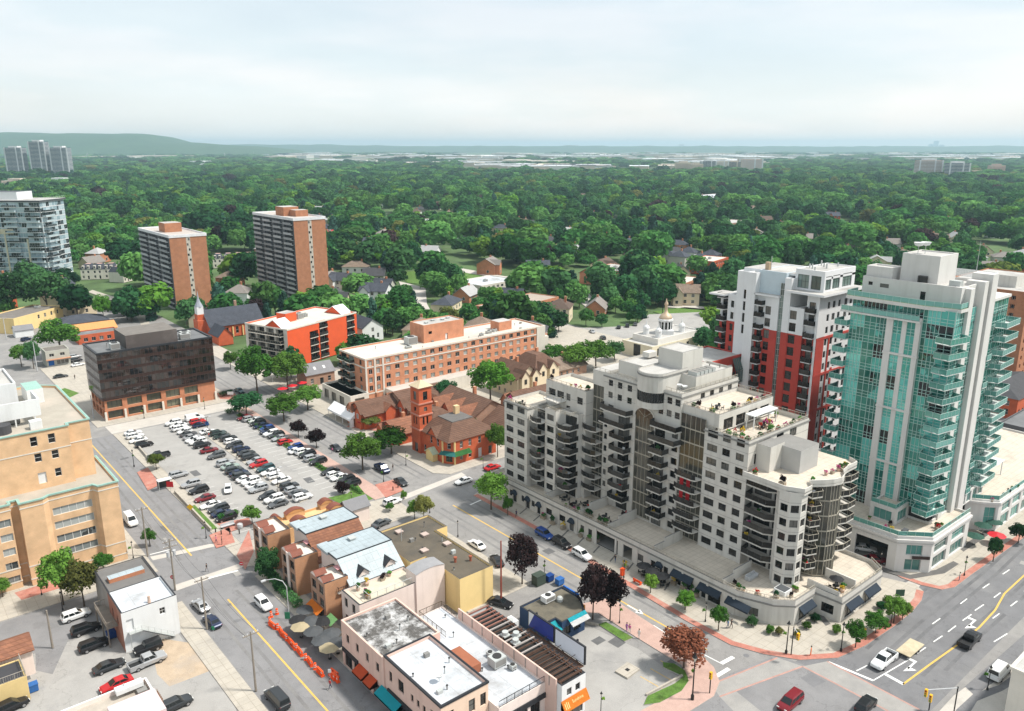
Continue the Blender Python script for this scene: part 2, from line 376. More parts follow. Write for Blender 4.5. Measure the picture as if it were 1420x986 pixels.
redpave = M('red_paving',(0.40,0.165,0.125),0.9,0.16,0.8,c2=(0.46,0.27,0.22),c2amt=0.5,fine=0.12)
darkpave = M('dark_paving',(0.12,0.115,0.11),0.9,0.15,0.8)
pinkpave = M('pink_paving',(0.44,0.30,0.255),0.9,0.1,0.6,fine=0.08)
grass_m = M('lawn_grass',(0.085,0.165,0.03),0.95,0.35,0.9,c2=(0.13,0.15,0.05),c2amt=0.35,fine=0.25)
field_m = M('meadow',(0.075,0.125,0.045),0.95,0.35,0.05,c2=(0.12,0.13,0.07),c2amt=0.35,fine=0.2)
sand_m = M('sandy_gravel',(0.42,0.33,0.24),0.95,0.15,0.5,c2=(0.36,0.31,0.26),c2amt=0.5,fine=0.1)
white_p = M('road_paint',(0.72,0.72,0.70),0.8,0.12,2.0,fine=0.1)
yellow_p = M('yellow_paint',(0.62,0.40,0.10),0.8,0.12,2.0,fine=0.1)
def patch(name,poly,z,m):
 b = MB(); a = sum(poly[i][0] * poly[(i + 1) % len(poly)][1] - poly[(i + 1) % len(poly)][0] * poly[i][1] for i in range(len(poly)))
 if a < 0: poly = poly[::-1]
 b.face([(x,y,z) for x,y in poly],m); return structure(name,b)
def raised(name,poly,m,h=0.13,z0=0.0,kerb=None):
 b = MB(); b.prism(poly,z0,z0 + h,kerb or kerb_m,top=m,bottom=False); return structure(name,b)
def rect(x0,x1,y0,y1): return [(x0,y0),(x1,y0),(x1,y1),(x0,y1)]
def pxs(pts,z=0.0): return [W(a,b,z) for a,b in pts]
def strip_mb(b,line,w,z,m,side=0.0):
 """flat band along a polyline; side -1 / +1 puts it wholly right / left of the line"""
 P = [Vector((x,y)) for x,y in line]; Lf,Rt = [],[]
 for i,p in enumerate(P):
  d = (P[min(i + 1,len(P) - 1)] - P[max(i - 1,0)]).normalized(); n = Vector((-d.y,d.x))
  Lf.append(p + n * w * (0.5 + side * 0.5)); Rt.append(p - n * w * (0.5 - side * 0.5))
 for i in range(len(P) - 1):
  b.face([(Rt[i].x,Rt[i].y,z),(Rt[i + 1].x,Rt[i + 1].y,z),(Lf[i + 1].x,Lf[i + 1].y,z),(Lf[i].x,Lf[i].y,z)],m)
 return b
# terrain to the horizon
b = MB(); n = 48
ring = [(19500 * math.cos(2 * math.pi * i / n),19500 * math.sin(2 * math.pi * i / n)) for i in range(n)]
b.face([(x,y,-0.30) for x,y in ring],field_m); structure('ground',b)
patch('city_pavement',[(-160,-60),(460,-60),(460,100),(252,100),(252,262),(112,262),(112,440),(-70,440),(-160,300)],0.0,asphalt)
# streets
patch('left_street',rect(36.5,50.0,-40,238),0.004,asphalt_m)
patch('main_street',rect(89.5,104.2,18,330),0.006,asphalt)
patch('avenue',rect(104.2,470,36.5,55.5),0.004,asphalt_d)
patch('cross_street',rect(-90,36.5,137,150),0.004,asphalt_m)
patch('side_street',rect(104.2,262,139.5,152),0.004,asphalt)
patch('office_street',rect(50,89.5,238.5,246.5),0.004,conc_w)
patch('crossing_surface',pxs([(985,945),(1078,908),(1290,990),(1340,1060),(1160,1130),(880,1010)]),0.009,asphalt_m)
# parking lot
LOT = [(53.2,151.5),(83.4,151.5),(83.4,237.5),(53.2,237.5)]
patch('parking_lot',LOT,0.008,lot_m)
patch('lower_parking_lot',[(6,60),(32.6,60),(32.6,136.4),(10.5,136.4),(6,120)],0.005,lot_m)
patch('corner_parking_lot',pxs([(800,860),(885,900),(950,945),(890,1010),(790,1010),(760,900)]),0.006,lot_m)
patch('sandy_patch',pxs([(222,885),(285,895),(305,925),(235,952),(218,935),(212,908)]),0.010,sand_m)
patch('driveway_patch',pxs([(240,955),(300,925),(325,970),(330,1000),(250,1000)]),0.009,lot_m)
patch('driveway_dark',pxs([(60,868),(108,858),(73,935),(50,930),(48,880)]),0.009,asphalt_m)
# pavements with kerbs
raised('pavement',[(50.0,60),(54.5,60),(54.5,136.5),(50.0,136.5)],conc)                      # in front of the town houses
raised('pavement',[(33.0,60),(36.3,60),(36.3,136.6),(33.0,136.6)],conc)
raised('pavement',[(-30,150.3),(36.3,150.3),(36.3,236),(-30,236)],conc)                      # round the orange block
raised('pavement',[(50.0,151.0),(53.0,151.0),(53.0,237.8),(50.0,237.8)],conc)                # along the parking lot
raised('pavement',[(54.6,139.0),(88.5,139.0),(89.3,150),(83.6,151.2),(50.0,150.8),(50.0,141)],conc)
raised('pavement',[(85.2,151.3),(89.3,151.3),(89.3,237.5),(85.2,237.5)],pinkpave)
raised('pavement',[(48,246.6),(89.3,246.6),(89.3,330),(48,330)],conc)                        # office block
VIL = [(104.5,155.5),(107.5,152.3),(250,152.3),(250,214),(104.5,214)]
raised('pavement',VIL,conc)
raised('pavement',[(104.5,214.3),(250,214.3),(250,258),(104.5,258)],conc)
raised('pavement',[(104.5,258.3),(112,258.3),(112,330),(104.5,330)],conc)
CURB = [(104.3,138.5)] + pxs([(740,733),(800,770),(850,800),(900,830),(950,860),(985,879),(1013,894),(1060,907),(1110,915),(1162,912),(1200,895),(1240,868),(1265,848),(1278,832),(1281,820),(1270,811)],.13) + [(141.5,60),(143.5,80),(143.5,139.3),(106,139.3)]
raised('pavement',CURB,conc)
CURB2 = pxs([(1190,766),(1222,785),(1250,801),(1277,811),(1306,817.5),(1324,814),(1345,798),(1420,745),(1480,703)],.13) + [(230,60),(230,139),(146.2,139),(146.2,75)]
raised('pavement',CURB2,conc)
SW = [(84.5,92)] + pxs([(848,829),(880,850),(930,883),(972,908),(990,925),(998,945),(990,965),(950,990),(900,1015),(820,1060)],.13) + pxs([(800,1030),(880,990),(940,958),(955,940),(945,922),(880,882),(830,850)],.13)
raised('pavement',SW,pinkpave)
raised('pavement',[(74,100.2),(88.8,100.2),(88.8,137.0),(80.2,137),(80.2,125.4),(74,125.4)],conc)  # by the flat brown roof
raised('pavement',pxs([(1290,1000),(1322,965),(1420,893),(1560,800),(1500,1000),(1400,1100)],.13),conc_w)
raised('pavement',[(60,93.2),(88.6,93.2),(88.6,100.0),(60,100.0)],asphalt,h=0.05)          # small lot beside the yellow wall
patch('delivery_bay',pxs([(1352,965),(1420,915),(1420,880),(1338,952)],.134),.134,asphalt_d)
patch('paved_curve',pxs([(1325,985),(1350,962),(1385,950),(1420,925),(1420,940),(1390,958),(1355,972),(1338,1000)],.138),.138,asphalt_d)
b = MB()
# red brick bands along the kerbs
strip_mb(b,CURB[0:16],1.25,0.136,redpave,side=1)
strip_mb(b,CURB2[1:9],1.25,0.136,redpave,side=1)
strip_mb(b,[(53.0,60),(53.0,62)],0.1,0.136,redpave)
for p in ([(205,680),(190,655),(205,648),(222,672)],[(290,742),(318,731),(326,752),(300,760)],[(345,735),(352,765),(340,790),(328,770)],[(300,726),(345,718),(350,726),(318,738)],
   [(520,672),(545,665),(560,680),(535,690)],[(20,822),(100,797),(108,808),(30,832)],
   [(540,600),(560,590),(500,580),(480,592)],[(300,545),(325,545),(332,555),(305,553)]):
 b.face([(x,y,0.136) for x,y in pxs(p,.136)[::-1]],redpave)
for k in range(9):     # red crossings and patches on the plaza pavement
 pass
structure('red_brick_paving',b)
b = MB()
pv = lambda pts: b.face([(x,y,0.137) for x,y in pxs(pts,.137)],darkpave)
for i in range(12):    # dark stripes across the pavement by the long podium
 y = 133 - i * 4.6
 b.face([(106.3,y,0.137),(109.4,y + 1.2,0.137),(109.4,y + 1.55,0.137),(106.3,y + .35,0.137)],darkpave)
for q in ([(1040,862),(1047,862),(1044,850),(1037,850)],[(1105,868),(1113,867),(1108,850),(1101,850)],[(1145,868),(1152,865),(1125,835),(1118,836)]):
 pv(q)
for q in ([(1208,783),(1222,791),(1262,803),(1310,795),(1330,782),(1322,778),(1298,790),(1262,797),(1222,786)],): pv(q)
for q in ([(1330,760),(1352,745),(1420,700),(1420,706),(1356,752),(1336,765)],): pv(q)
structure('dark_paving_stripes',b)
# grass strips
def grass(name,pts,z=.15):
 P_ = pxs(pts,z); bb = MB(); bb.prism(P_,0.0,z,kerb_m,top=grass_m,bottom=False); return structure(name,bb)
raised('grass_strip',[(83.5,152),(85.1,152),(85.1,232),(83.5,232)],grass_m,h=.16)
grass('grass_corner',[(471,692),(492,680),(503,690),(482,702)])
grass('grass_corner',[(455,690),(470,698),(505,683),(496,672),(482,684)],.145)
grass('grass_strip',[(262,703),(270,700),(302,733),(290,735)],.17)
grass('grass_strip',[(830,866),(840,862),(878,884),(866,889)],.17)
grass('grass_bed',[(919,918),(935,920),(950,930),(955,944),(945,958),(915,974),(893,977),(898,965),(935,948),(948,938),(920,925)],.19)
grass('grass_corner',[(70,545),(90,538),(110,545),(95,552)],.16)
# painted lines
b = MB()
def mark(pts,w,m=white_p,z=0.016): strip_mb(b,pxs(pts,z),w,z,m)
strip_mb(b,[(43.4,152.5),(43.4,234)],.3,.016,yellow_p)
strip_mb(b,[(43.0,40),(43.0,132)],.3,.016,yellow_p)
strip_mb(b,[(97.6,66.5),(97.6,137.5)],.3,.016,yellow_p)
mark([(1252,949),(1290,921),(1327,894.7),(1358,870),(1380,846),(1393,823),(1420,798),(1480,755)],.3,yellow_p)
z7 = lambda a,c: (980 + a * .3099,780 + c * .3099)
for s in ([(930,415),(980,380)],[(1015,355),(1055,328)],[(1080,310),(1115,283)],[(1145,260),(1185,232)],[(1200,215),(1240,188)],[(1010,275),(1045,250)],
   [(1135,185),(1165,162)],[(1235,115),(1265,95)],[(1325,52),(1355,32)],[(1280,250),(1310,228)],[(1360,195),(1390,172)],[(1285,157),(1315,135)],[(1285,355),(1345,318)],[(745,528),(900,437)],[(670,485),(720,460)]):
 mark([z7(*s[0]),z7(*s[1])],.2)
mark([z7(545,445),z7(745,528)],.45); mark([z7(800,500),z7(882,545)],.6)
for s in ([(906,867),(925,879)],[(863,842),(884,854)],[(975,907),(1000,920)]): mark(s,.2)
mark([(1000,920),(1017,911)],.7); mark([(986,942),(1011,927)],.7)
mark([(288,802),(330,791)],.5); mark([(690,683),(652,700)],.4); mark([(208,769),(236,762)],.3)
for px,py,dx in ((900,475,1),(1172,285,1)):      # turn arrows
 x,y = W(*z7(px,py),.016)
 for q in ([(0,-.15),(3.0,-.15),(3.0,.15),(0,.15)],[(-1.2,.2),(0.6,-1.1),(0.6,.2)],[(2.4,.1),(3.0,.1),(3.0,1.3),(2.4,1.3)]):
  b.face([(x + c,y + d,.0165) for c,d in q],white_p)
x,y = W(870,839,.016)
for q in ([(-.15,0),(.15,0),(.15,3),(-.15,3)],[(-.7,2.4),(.7,2.4),(0,3.8)]): b.face([(x + c,y - d,.0165) for c,d in q[::-1]],white_p)
for px,py in ((205,675),(230,712),(225,690)):
 pass
for i in range(24): # stall lines in the parking lot
 y = 156 + i * 3.05
 if y > 232: break
 for x0,x1 in ((78.2,83.2),(54.5,59.3)):
  if x0 < 60 and y > 190: continue
  strip_mb(b,[(x0,y),(x1,y)],.09,.0135,white_p)
for i in range(5): strip_mb(b,[(62.5 + i * 3.3,94.2),(62.5 + i * 3.3 + .6,99.2)],.14,.066,yellow_p)
for i in range(4): strip_mb(b,[W(918 + i * 14,955 - i * 11,.016),W(888 + i * 14,938 - i * 11,.016)],.12,.0165,yellow_p)
structure('road_markings',b)
b = MB()
for q in ([(986,949),(1078,912),(1113,924),(998,966)],[(1113,924),(1147,917),(1275,984),(1245,995)],[(998,966),(1020,958),(1060,990),(1040,1010)]):
 b.face([(x,y,0.013) for x,y in pxs(q,.013)[::-1]],M('worn_crossing',(.30,.29,.275),.9,.1,.4,c2=(.24,.235,.23),c2amt=.5,fine=.06))
for q in ([(986,949),(1078,912)],[(998,966),(1113,924)],[(1147,917),(1275,984)],[(1113,924),(1245,993)]):
 strip_mb(b,pxs(q,.017),.3,.017,M('faded_red_paving',(.40,.24,.205),.9,.15,.8,fine=.1))
for q in ([(208,772),(302,752),(306,756),(212,777)],[(240,812),(334,781),(338,786),(245,819)],[(550,690),(640,655),(646,659),(556,695)],[(1245,813),(1272,800),(1282,806),(1262,826)]):
 b.face([(x,y,0.014) for x,y in pxs(q,.014)[::-1]],conc_w)
structure('crosswalks',b)
b = MB()   # patched and stained asphalt
for q in ([(1290,940),(1306,928),(1330,938),(1312,948)],[(1380,842),(1405,826),(1425,838),(1400,856)],[(1110,940),(1125,932),(1145,945),(1128,953)]):
 b.face([(x,y,0.0125) for x,y in pxs(q,.0125)[::-1]],asphalt_d)
structure('asphalt_patches',b)
tyre_t = M('tyre_track',(0.175,0.172,0.172),0.9,0.15,0.5,c2=(0.215,0.21,0.205),c2amt=0.75,fine=0.1); tyre_d = M('tyre_track_dark',(0.125,0.125,0.13),0.9,0.15,0.5,c2=(0.165,0.165,0.17),c2amt=0.8,fine=0.1)
patch_a = M('patch_dark',(0.12,0.12,0.122),.9,.15,.6); patch_b = M('patch_pale',(0.30,0.29,0.275),.9,.12,.6)
b = MB()
for x in (39.2,41.0,45.4,47.2): strip_mb(b,[(x + .2 * math.sin(i),236 - 12 * i) for i in range(8)],.55,.0105,tyre_t); strip_mb(b,[(x + .2 * math.sin(i),134 - 12 * i) for i in range(8)],.55,.0105,tyre_t)
for x in (92.8,94.6,100.2,102.0): strip_mb(b,[(x + .2 * math.sin(i * 1.3),68 + 10 * i) for i in range(8)],.6,.0105,tyre_t); strip_mb(b,[(x,155 + 12 * i) for i in range(12)],.6,.0105,tyre_t)
for y in (39.0,40.8,45.4,47.2,49.8,51.6): strip_mb(b,[(118 + 14 * i,y + .25 * math.sin(i * 1.7)) for i in range(9)],.6,.0105,tyre_d)
rp_ = random.Random(9)
for i in range(46):
 x0,x1,y0,y1 = rp_.choice(((37,49,60,230),(90,103,60,300),(108,200,38,54),(54,82,153,235),(54,82,153,235),(8,31,95,135),(70,90,62,82),(-20,30,300,420),(-10,45,240,300)))
 x,y,w,h,a = rp_.uniform(x0,x1),rp_.uniform(y0,y1),rp_.uniform(.6,2.2),rp_.uniform(.8,4.5),rp_.choice((0,0,.06,-.1)); c,s_ = math.cos(a),math.sin(a); zz = .0112 + i * .00001
 b.face([(x + u * w * c - v * h * s_,y + u * w * s_ + v * h * c,zz) for u,v in ((-.5,-.5),(.5,-.5),(.5,.5),(-.5,.5))],patch_a if i % 3 else patch_b)
structure('tyre_tracks',b)
# island in the parking lot and its walls
med = pxs([(287,606),(294,604),(428,692),(416,697)],.1)
raised('lot_walkway',med,conc,h=.1)
raised('pavement',pxs([(425,640),(432,636),(460,650),(455,655)],.1),asphalt_m,h=.02)
# drain covers and manholes read as flat plates
b = MB()
for px,py,r in ((766,756,.45),(1035,909,.5),(1164,906,.5),(1174,903,.4),(318,838,.4),(480,672,.4),(1155,913,.35),(463,573,.5),(473,580,.5),(960,953,.35)):
 x,y = W(px,py,.02); b.cyl(x,y,.0,.15 if px in (463,) else .022,r,10,asphalt_d)
structure('manhole_covers',b)
# ------------------------------------------------------------------ building kit
stucco = M('cream_stucco',(0.565,0.545,0.505),0.85,0.05,0.25,c2=(0.49,0.47,0.43),c2amt=0.35,streak=0.45)
trim_g = M('grey_trim',(0.22,0.215,0.205),0.8,0.08,0.6)
roofgrey = M('roof_membrane',(0.44,0.43,0.41),0.9,0.12,0.3,c2=(0.28,0.27,0.255),c2amt=0.55,fine=0.07,joint=3.5)
rooftan = M('terrace_tiles',(0.56,0.50,0.42),0.9,0.07,0.5,c2=(0.42,0.38,0.32),c2amt=0.45,fine=0.05,joint=1.2)
frame_d = M('dark_frame',(0.035,0.034,0.033),0.5,0.1)
frame_w = M('white_frame',(0.62,0.62,0.60),0.6,0.05)
frame_a = M('aluminium_frame',(0.42,0.44,0.43),0.4,0.05)
rail_d = M('dark_rail',(0.05,0.048,0.046),0.5,0.1)
rail_l = M('pale_rail',(0.38,0.35,0.29),0.6,0.1)
glass_d = GLASS('window_glass',[(0,(0.006,0.0065,0.007)),(0.42,(0.012,0.0125,0.013)),(0.62,(0.03,0.03,0.028)),(0.76,(0.13,0.125,0.115))])
glass_b = GLASS('bay_glass',[(0,(0.035,0.034,0.028)),(0.5,(0.06,0.058,0.048)),(1,(0.10,0.095,0.078))],0.08,0.6)
smoke = GLASS('balcony_glass_smoked',[(0,(0.014,0.0135,0.013)),(0.5,(0.024,0.0235,0.022)),(1,(0.06,0.057,0.053))],0.2,0.25)
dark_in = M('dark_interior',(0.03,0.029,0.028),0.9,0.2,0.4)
awn_navy = M('navy_awning',(0.02,0.03,0.045),0.85,0.15,1.0)
white_m = M('white_paint_wall',(0.68,0.69,0.69),0.8,0.04,0.3,c2=(0.62,0.62,0.60),c2amt=0.3,streak=0.25)
def ccw(poly):
 a = sum(poly[i][0] * poly[(i + 1) % len(poly)][1] - poly[(i + 1) % len(poly)][0] * poly[i][1] for i in range(len(poly)))
 return poly if a > 0 else poly[::-1]
def inset(poly,t):
 """ccw polygon moved inwards by t (outwards when negative)"""
 n = len(poly); out = []
 for i in range(n):
  p,q,r = Vector(poly[i - 1]),Vector(poly[i]),Vector(poly[(i + 1) % n])
  a = (q - p).normalized(); c = (r - q).normalized()
  na,nc = Vector((-a.y,a.x)),Vector((-c.y,c.x)); d = na + nc
  k = max(0.25,1 + na.dot(nc)); v = q + d * (t / k); out.append((v.x,v.y))
 return out
def ring(mb,poly,z0,z1,t_out,t_in,m,top=None):
 """hollow band that follows a ccw outline"""
 o,i_ = inset(poly,-t_out),inset(poly,t_in); n = len(poly)
 for k in range(n):
  j = (k + 1) % n
  mb.face([(*o[k],z0),(*o[j],z0),(*o[j],z1),(*o[k],z1)],m)
  mb.face([(*o[k],z1),(*o[j],z1),(*i_[j],z1),(*i_[k],z1)],top or m)
  mb.face([(*i_[j],z0),(*i_[k],z0),(*i_[k],z1),(*i_[j],z1)],m)
  mb.face([(*o[j],z0),(*o[k],z0),(*i_[k],z0),(*i_[j],z0)],m)
def section(b,mb,poly,z0,z1,m,ops=None,par=0.7,roof=None,fm=None,gm=None,cap=None,depth=0.22,name='window',mats=None):
 """prism of walls over a ccw outline with openings per edge, a roof deck and a parapet"""
 ops = ops or {}; n = len(poly)
 for k in range(n):
  b.wall(mb,poly[k],poly[(k + 1) % n],z0,z1,(mats or {}).get(k,m),ops.get(k,()),depth,fm,gm,name=name)
 mb.face([(*p,z1 - par) for p in poly],roof or roofgrey)
 if par > 0.02:
  i_ = inset(poly,0.28)
  for k in range(n):
   j = (k + 1) % n
   mb.face([(*poly[k],z1),(*poly[j],z1),(*i_[j],z1),(*i_[k],z1)],cap or m)
   mb.face([(*i_[j],z1 - par),(*i_[k],z1 - par),(*i_[k],z1),(*i_[j],z1)],m)
def onX(px,py,X):
 u = (px - 710) / 1100.0; v = (py - 493) / 1100.0
 x,y,z = u,_cp - v * _sp,-(_sp + v * _cp); a = x * _sA - y * _cA; c = x * _cA + y * _sA; k = X / a
 return (k * c,EYE + k * z)
def onY(px,py,Y):
 u = (px - 710) / 1100.0; v = (py - 493) / 1100.0
 x,y,z = u,_cp - v * _sp,-(_sp + v * _cp); a = x * _sA - y * _cA; c = x * _cA + y * _sA; k = Y / c
 return (k * a,EYE + k * z)
def balcony(b,poly,z,open_edges,slab=None,rm=None,gm=None,h=1.05,th=0.22,picket=0.0,name='balcony',parent=None):
 mb = MB(); mb.prism(ccw(poly),z - th,z,slab or stucco)
 cyc = poly
 for seg in open_edges:
  rail_mb(mb,[poly[i] for i in seg],z,h,rm or rail_d,gm,1.3,picket)
 return b.part(name,mb,parent)
# ------------------------------------------------------------------ the pale stepped apartment block with its long podium
def cream_condo():
 b = Bld('apartment_block','long stepped pale stucco apartment block with arched glass bay, dark balconies and planted roof terraces','apartment building',(123,97))
 fl = lambda i: 4.2 + 2.75 * i
 kw = dict(fm=frame_d,gm=glass_d)
 # podium
 mb = MB()
 pod = [(109.5,138),(109.5,69.3),(111.8,63.6),(114.4,61.0),(121.0,61.0),(121.4,56.3),(135.8,56.3),(138.2,59.5),(138.2,138)]
 L0 = 138 - 69.3; op = []
 def pw(px,py,w,z,h,kind='slide'):
  y = onX(px,py,109.5)[0]; op.append((138 - y - w / 2,z,w,h,kind))
 s3 = lambda a,c: (680 + a * .2254,660 + c * .2254)
 for a,c in ((90,95),(125,112),(200,150),(262,178),(360,228),(442,268),(565,328),(613,352),(918,500),(1000,543),(1078,577)):
  pw(*s3(a,c),1.9 if a in (360,442,918) else 1.1,1.2,1.5)
 for a,c in ((150,130),(230,170),(300,200),(500,300),(1040,560)): pw(*s3(a,c),1.3,0.15,2.6,'door')
 for px,py in ((948,800),(986,816),(1026,834)): pw(px,py,4.2,0.3,2.5,'shop')
 yb = onX(*s3(712,420),109.5)[0]; op.append((138 - yb - 3.2,0.15,6.4,3.0,'void')); ya = onX(*s3(842,490),109.5)[0]; op.append((138 - ya - 1.2,.15,2.4,2.9,'void'))
 op.sort(); good = []
 for q in op:
  if not good or q[0] >= good[-1][0] + good[-1][2] + .1: good.append(q)
 e3 = [(1.6,.3,3.4,2.5,'shop')]
 section(b,mb,pod,0,4.9,stucco,{0: good,1: [(2.2,.9,1.6,1.6,'two')],3: [(1.6,.3,3.6,2.6,'shop')],4: [(1.2,1.0,2.2,1.8,'three')],5: [(1.5,.3,4,2.6,'shop'),(8,.3,4,2.6,'shop')]},
   par=0.75,roof=rooftan,cap=trim_g,**kw)
 ring(mb,pod,3.75,4.05,0.14,-0.02,trim_g)
 for y in [137 - 5.6 * i for i in range(13)]: mb.box(109.32,109.55,y - .22,y + .22,0.13,3.74,stucco)
 # passage behind the wide arch and dividing walls of the terraces
 mb.box(109.8,114,yb - 3.3,yb + 3.3,0.14,0.2,asphalt)
 for y in (119.5,108.8,100.5,88.4,72.6):
  mb.box(109.9,118.5,y - .14,y + .14,4.15,5.6,stucco,trim_g); mb.box(113,118.5,y - .13,y + .13,5.6,6.3,stucco,trim_g)
 mb.box(121.5,121.8,57,63,4.15,5.6,stucco,trim_g); mb.box(127,127.3,57,62.6,4.15,5.9,stucco)
 b.part('podium',mb)
 mb = MB(); rail_mb(mb,[(109.7,137.6),(109.7,69.3),(112.0,63.8),(114.5,61.2),(120.9,61.2)],4.92,.55,rail_l,None,1.6,.4)
 rail_mb(mb,[(121.7,56.5),(135.8,56.5),(138,59.5)],4.92,.55,rail_l,None,1.6,.4); b.part('podium_railing',mb)
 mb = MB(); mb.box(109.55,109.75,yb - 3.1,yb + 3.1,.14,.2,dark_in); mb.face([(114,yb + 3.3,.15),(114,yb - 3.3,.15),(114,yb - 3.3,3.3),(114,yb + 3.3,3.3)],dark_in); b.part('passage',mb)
 # arched heads and awnings
 for a,c in ((150,100),(230,140),(300,168),(500,262),(1040,530)):
  y = onX(*s3(a,c),109.4)[0]; mb = MB()
  vs = [(109.35,y + math.cos(t) * .95,2.35 + math.sin(t) * .95) for t in [math.pi * i / 8 for i in range(9)]]
  mb.face(vs,awn_navy); vs2 = [(108.8,y + math.cos(t) * .95,2.2 + math.sin(t) * .55) for t in [math.pi * i / 8 for i in range(9)]]
  for i in range(8): mb.face([vs[i],vs2[i],vs2[i + 1],vs[i + 1]],awn_navy)
  mb.face(vs2[::-1],awn_navy); b.part('door_canopy',mb)
 def awning(p0,p1,z=3.25,out=1.1):
  p0,p1 = Vector((*p0,z)),Vector((*p1,z)); d = (p1 - p0).normalized(); n = Vector((d.y,-d.x,0)); mb = MB()
  e = n * out + Vector((0,0,-.8)); f = Vector((0,0,-.28)); q = n * .03
  mb.face([p0 + q,p1 + q,p1 + e,p0 + e][::1],awn_navy); mb.face([p0 + e,p1 + e,p1 + e + f,p0 + e + f][::-1],awn_navy)
  mb.face([p0 + q,p0 + e,p0 + e + f],awn_navy); mb.face([p1 + q,p1 + e,p1 + e + f][::-1],awn_navy); b.part('awning',mb)
 for px,py in ((948,796),(986,812),(1026,830)):
  y = onX(px,py,109.5)[0]; awning((109.5,y + 2.4),(109.5,y - 2.4))
 awning((115.6,61),(119.9,61)); awning((122.7,56.3),(127.4,56.3)); awning((129.2,56.3),(133.8,56.3))
 # towers: main walls
 mb = MB(); W1 = 1.42
 std = lambda u,n=9,w=2.1,k0=0,kind='slide': [(u,fl(i) + .85,w,W1,kind) for i in range(k0,n)]
 wk = dict(fm=frame_d,gm=glass_d,cap=trim_g)
 section(b,mb,[(111,135),(111,127),(122,127),(122,135)],4.14,23.45,stucco,{0: std(.7,7,2.5) + std(4.6,7,2.5),1: []},roof=rooftan,**wk)
 section(b,mb,[(113.6,127),(113.6,123),(122,123),(122,127)],4.14,23.2,stucco,{0: [(.5,fl(i) + .1,3.0,2.2,'three') for i in range(7)]},roof=rooftan,**wk)
 section(b,mb,[(112.8,123),(112.8,119.6),(122,119.6),(122,123)],4.14,24.1,stucco,{0: std(.6,7,2.2)},roof=rooftan,**wk)
 section(b,mb,[(115.5,119.6),(115.5,115.4),(122,115.4),(122,119.6)],4.14,23.9,stucco,{0: [(.3,fl(i) + .1,3.6,2.3,'three') for i in range(7)]},roof=rooftan,**wk)
 section(b,mb,[(117,127.3),(117,114.6),(125,114.6),(125,127.3)],4.14,28.95,stucco,
   {0: [(.9,25.6,2.2,1.6,'two'),(3.6,25.6,2.2,1.6,'two'),(6.6,25.6,1.3,1.6,'sash'),(10,25.6,1.7,1.6,'two'),(6.6,22.9,1.3,1.5,'sash')] + [(10,fl(i) + .85,1.7,W1,'two') for i in range(7)]},roof=rooftan,**wk)
 eb = fl(9)
 E_ops = []
 for zz in (31.1,28.45):
  for u in (1.3,3.9,6.6): E_ops.append((u,zz,1.25,1.35,'two'))
 for u in (14.9,17.0,19.0):
  for zz in (31.1,28.45): E_ops.append((u,zz,1.25,1.35,'two'))
 E_ops += [(1.3,25.6,1.6,1.4,'two')] + [(.35,fl(i) + .9,.9,1.3,'sash') for i in range(1,7)] + [(4.4,fl(i) + .1,3.2,2.2,'three') for i in range(0,8)]
 E_ops += [(14.3,fl(i) + .1,2.6,2.2,'three') for i in range(0,8)] + [(18.6,fl(i) + .85,1.5,W1,'two') for i in range(0,8)]
 E_ops += [(9.0,4.3,5.0,22.4,'void')]
 section(b,mb,[(119,111.3),(119,90.8),(137.5,90.8),(137.5,111.3)],4.14,33.7,stucco,{0: E_ops,1: [(u,31.2,1.4,1.5,'two') for u in (6,9,12,15)]},depth=.22,**wk)
 mb.box(119.02,128,111.32,114.6,30.4,33.69,stucco,roofgrey)
 section(b,mb,[(119,85),(119,75.3),(139.2,75.3),(139.2,85)],4.14,28.55,stucco,
   {0: std(.7,9,2.3) + std(4.1,9,1.7) + std(7.1,9,1.7),1: [(u,fl(8) - .1,2.4,2.0,'three') for u in (4.5,9,13.5)] + [(2,fl(7) + .1,3,2.1,'three')]},par=.8,roof=rooftan,**wk)
 section(b,mb,[(119.6,90.8),(119.6,82.4),(137.4,82.4),(137.4,90.8)],28.0,31.6,stucco,{1: [(u,28.2,3.0,2.2,'three') for u in (1.5,5.5,9.5,13.5)]},par=.7,roof=rooftan,**wk)
 section(b,mb,[(121.2,75.3),(121.2,66.2),(138,66.2),(138,75.3)],4.14,22.6,stucco,
   {0: [(.5,fl(i) + .1,3.6,2.3,'three') for i in range(7)] + [(4.6,fl(i) + .1,2.6,2.3,'two') for i in range(7)],
    1: [(.8,fl(i) + .1,4.2,2.3,'three') for i in range(7)] + [(11.4,fl(i) + .1,4.2,2.3,'three') for i in range(7)]},par=.6,roof=rooftan,**wk)
 mb.box(121.5,126,72.4,75.29,22.4,27.7,stucco,trim_g); mb.box(125.2,131.4,68.6,75.28,22.05,27.2,M('grey_render',(0.40,0.395,0.385),.9,.06,.4),trim_g)
 # octagonal corner bay
 oc = [(119.6 + 2.6 * math.cos(math.radians(22.5 + 45 * i)),66.4 + 2.6 * math.sin(math.radians(22.5 + 45 * i))) for i in range(8)]
 L8 = 2 * 2.6 * math.sin(math.radians(22.5)); o8 = [(.3,fl(i) + .85,L8 - .6,W1,'two') for i in range(7)]
 section(b,mb,oc,4.14,22.62,stucco,{3: o8,4: o8,5: o8,6: o8},par=.5,roof=rooftan,**wk)
 for y0,y1,x0,z0,z1 in ((66.4,75.3,138,4.14,22.0),): pass
 # roof blocks
 def blk(x0,x1,y0,y1,z0,z1,par=.4): section(b,mb,[(x0,y1),(x0,y0),(x1,y0),(x1,y1)],z0,z1,stucco,{},par=par,cap=trim_g)
 blk(124,136,91.4,97.9,33.0,36.1); blk(124.6,131.2,95.4,101.6,35.2,40.2,.2); blk(121.5,130,102,109.6,33.0,36.3)
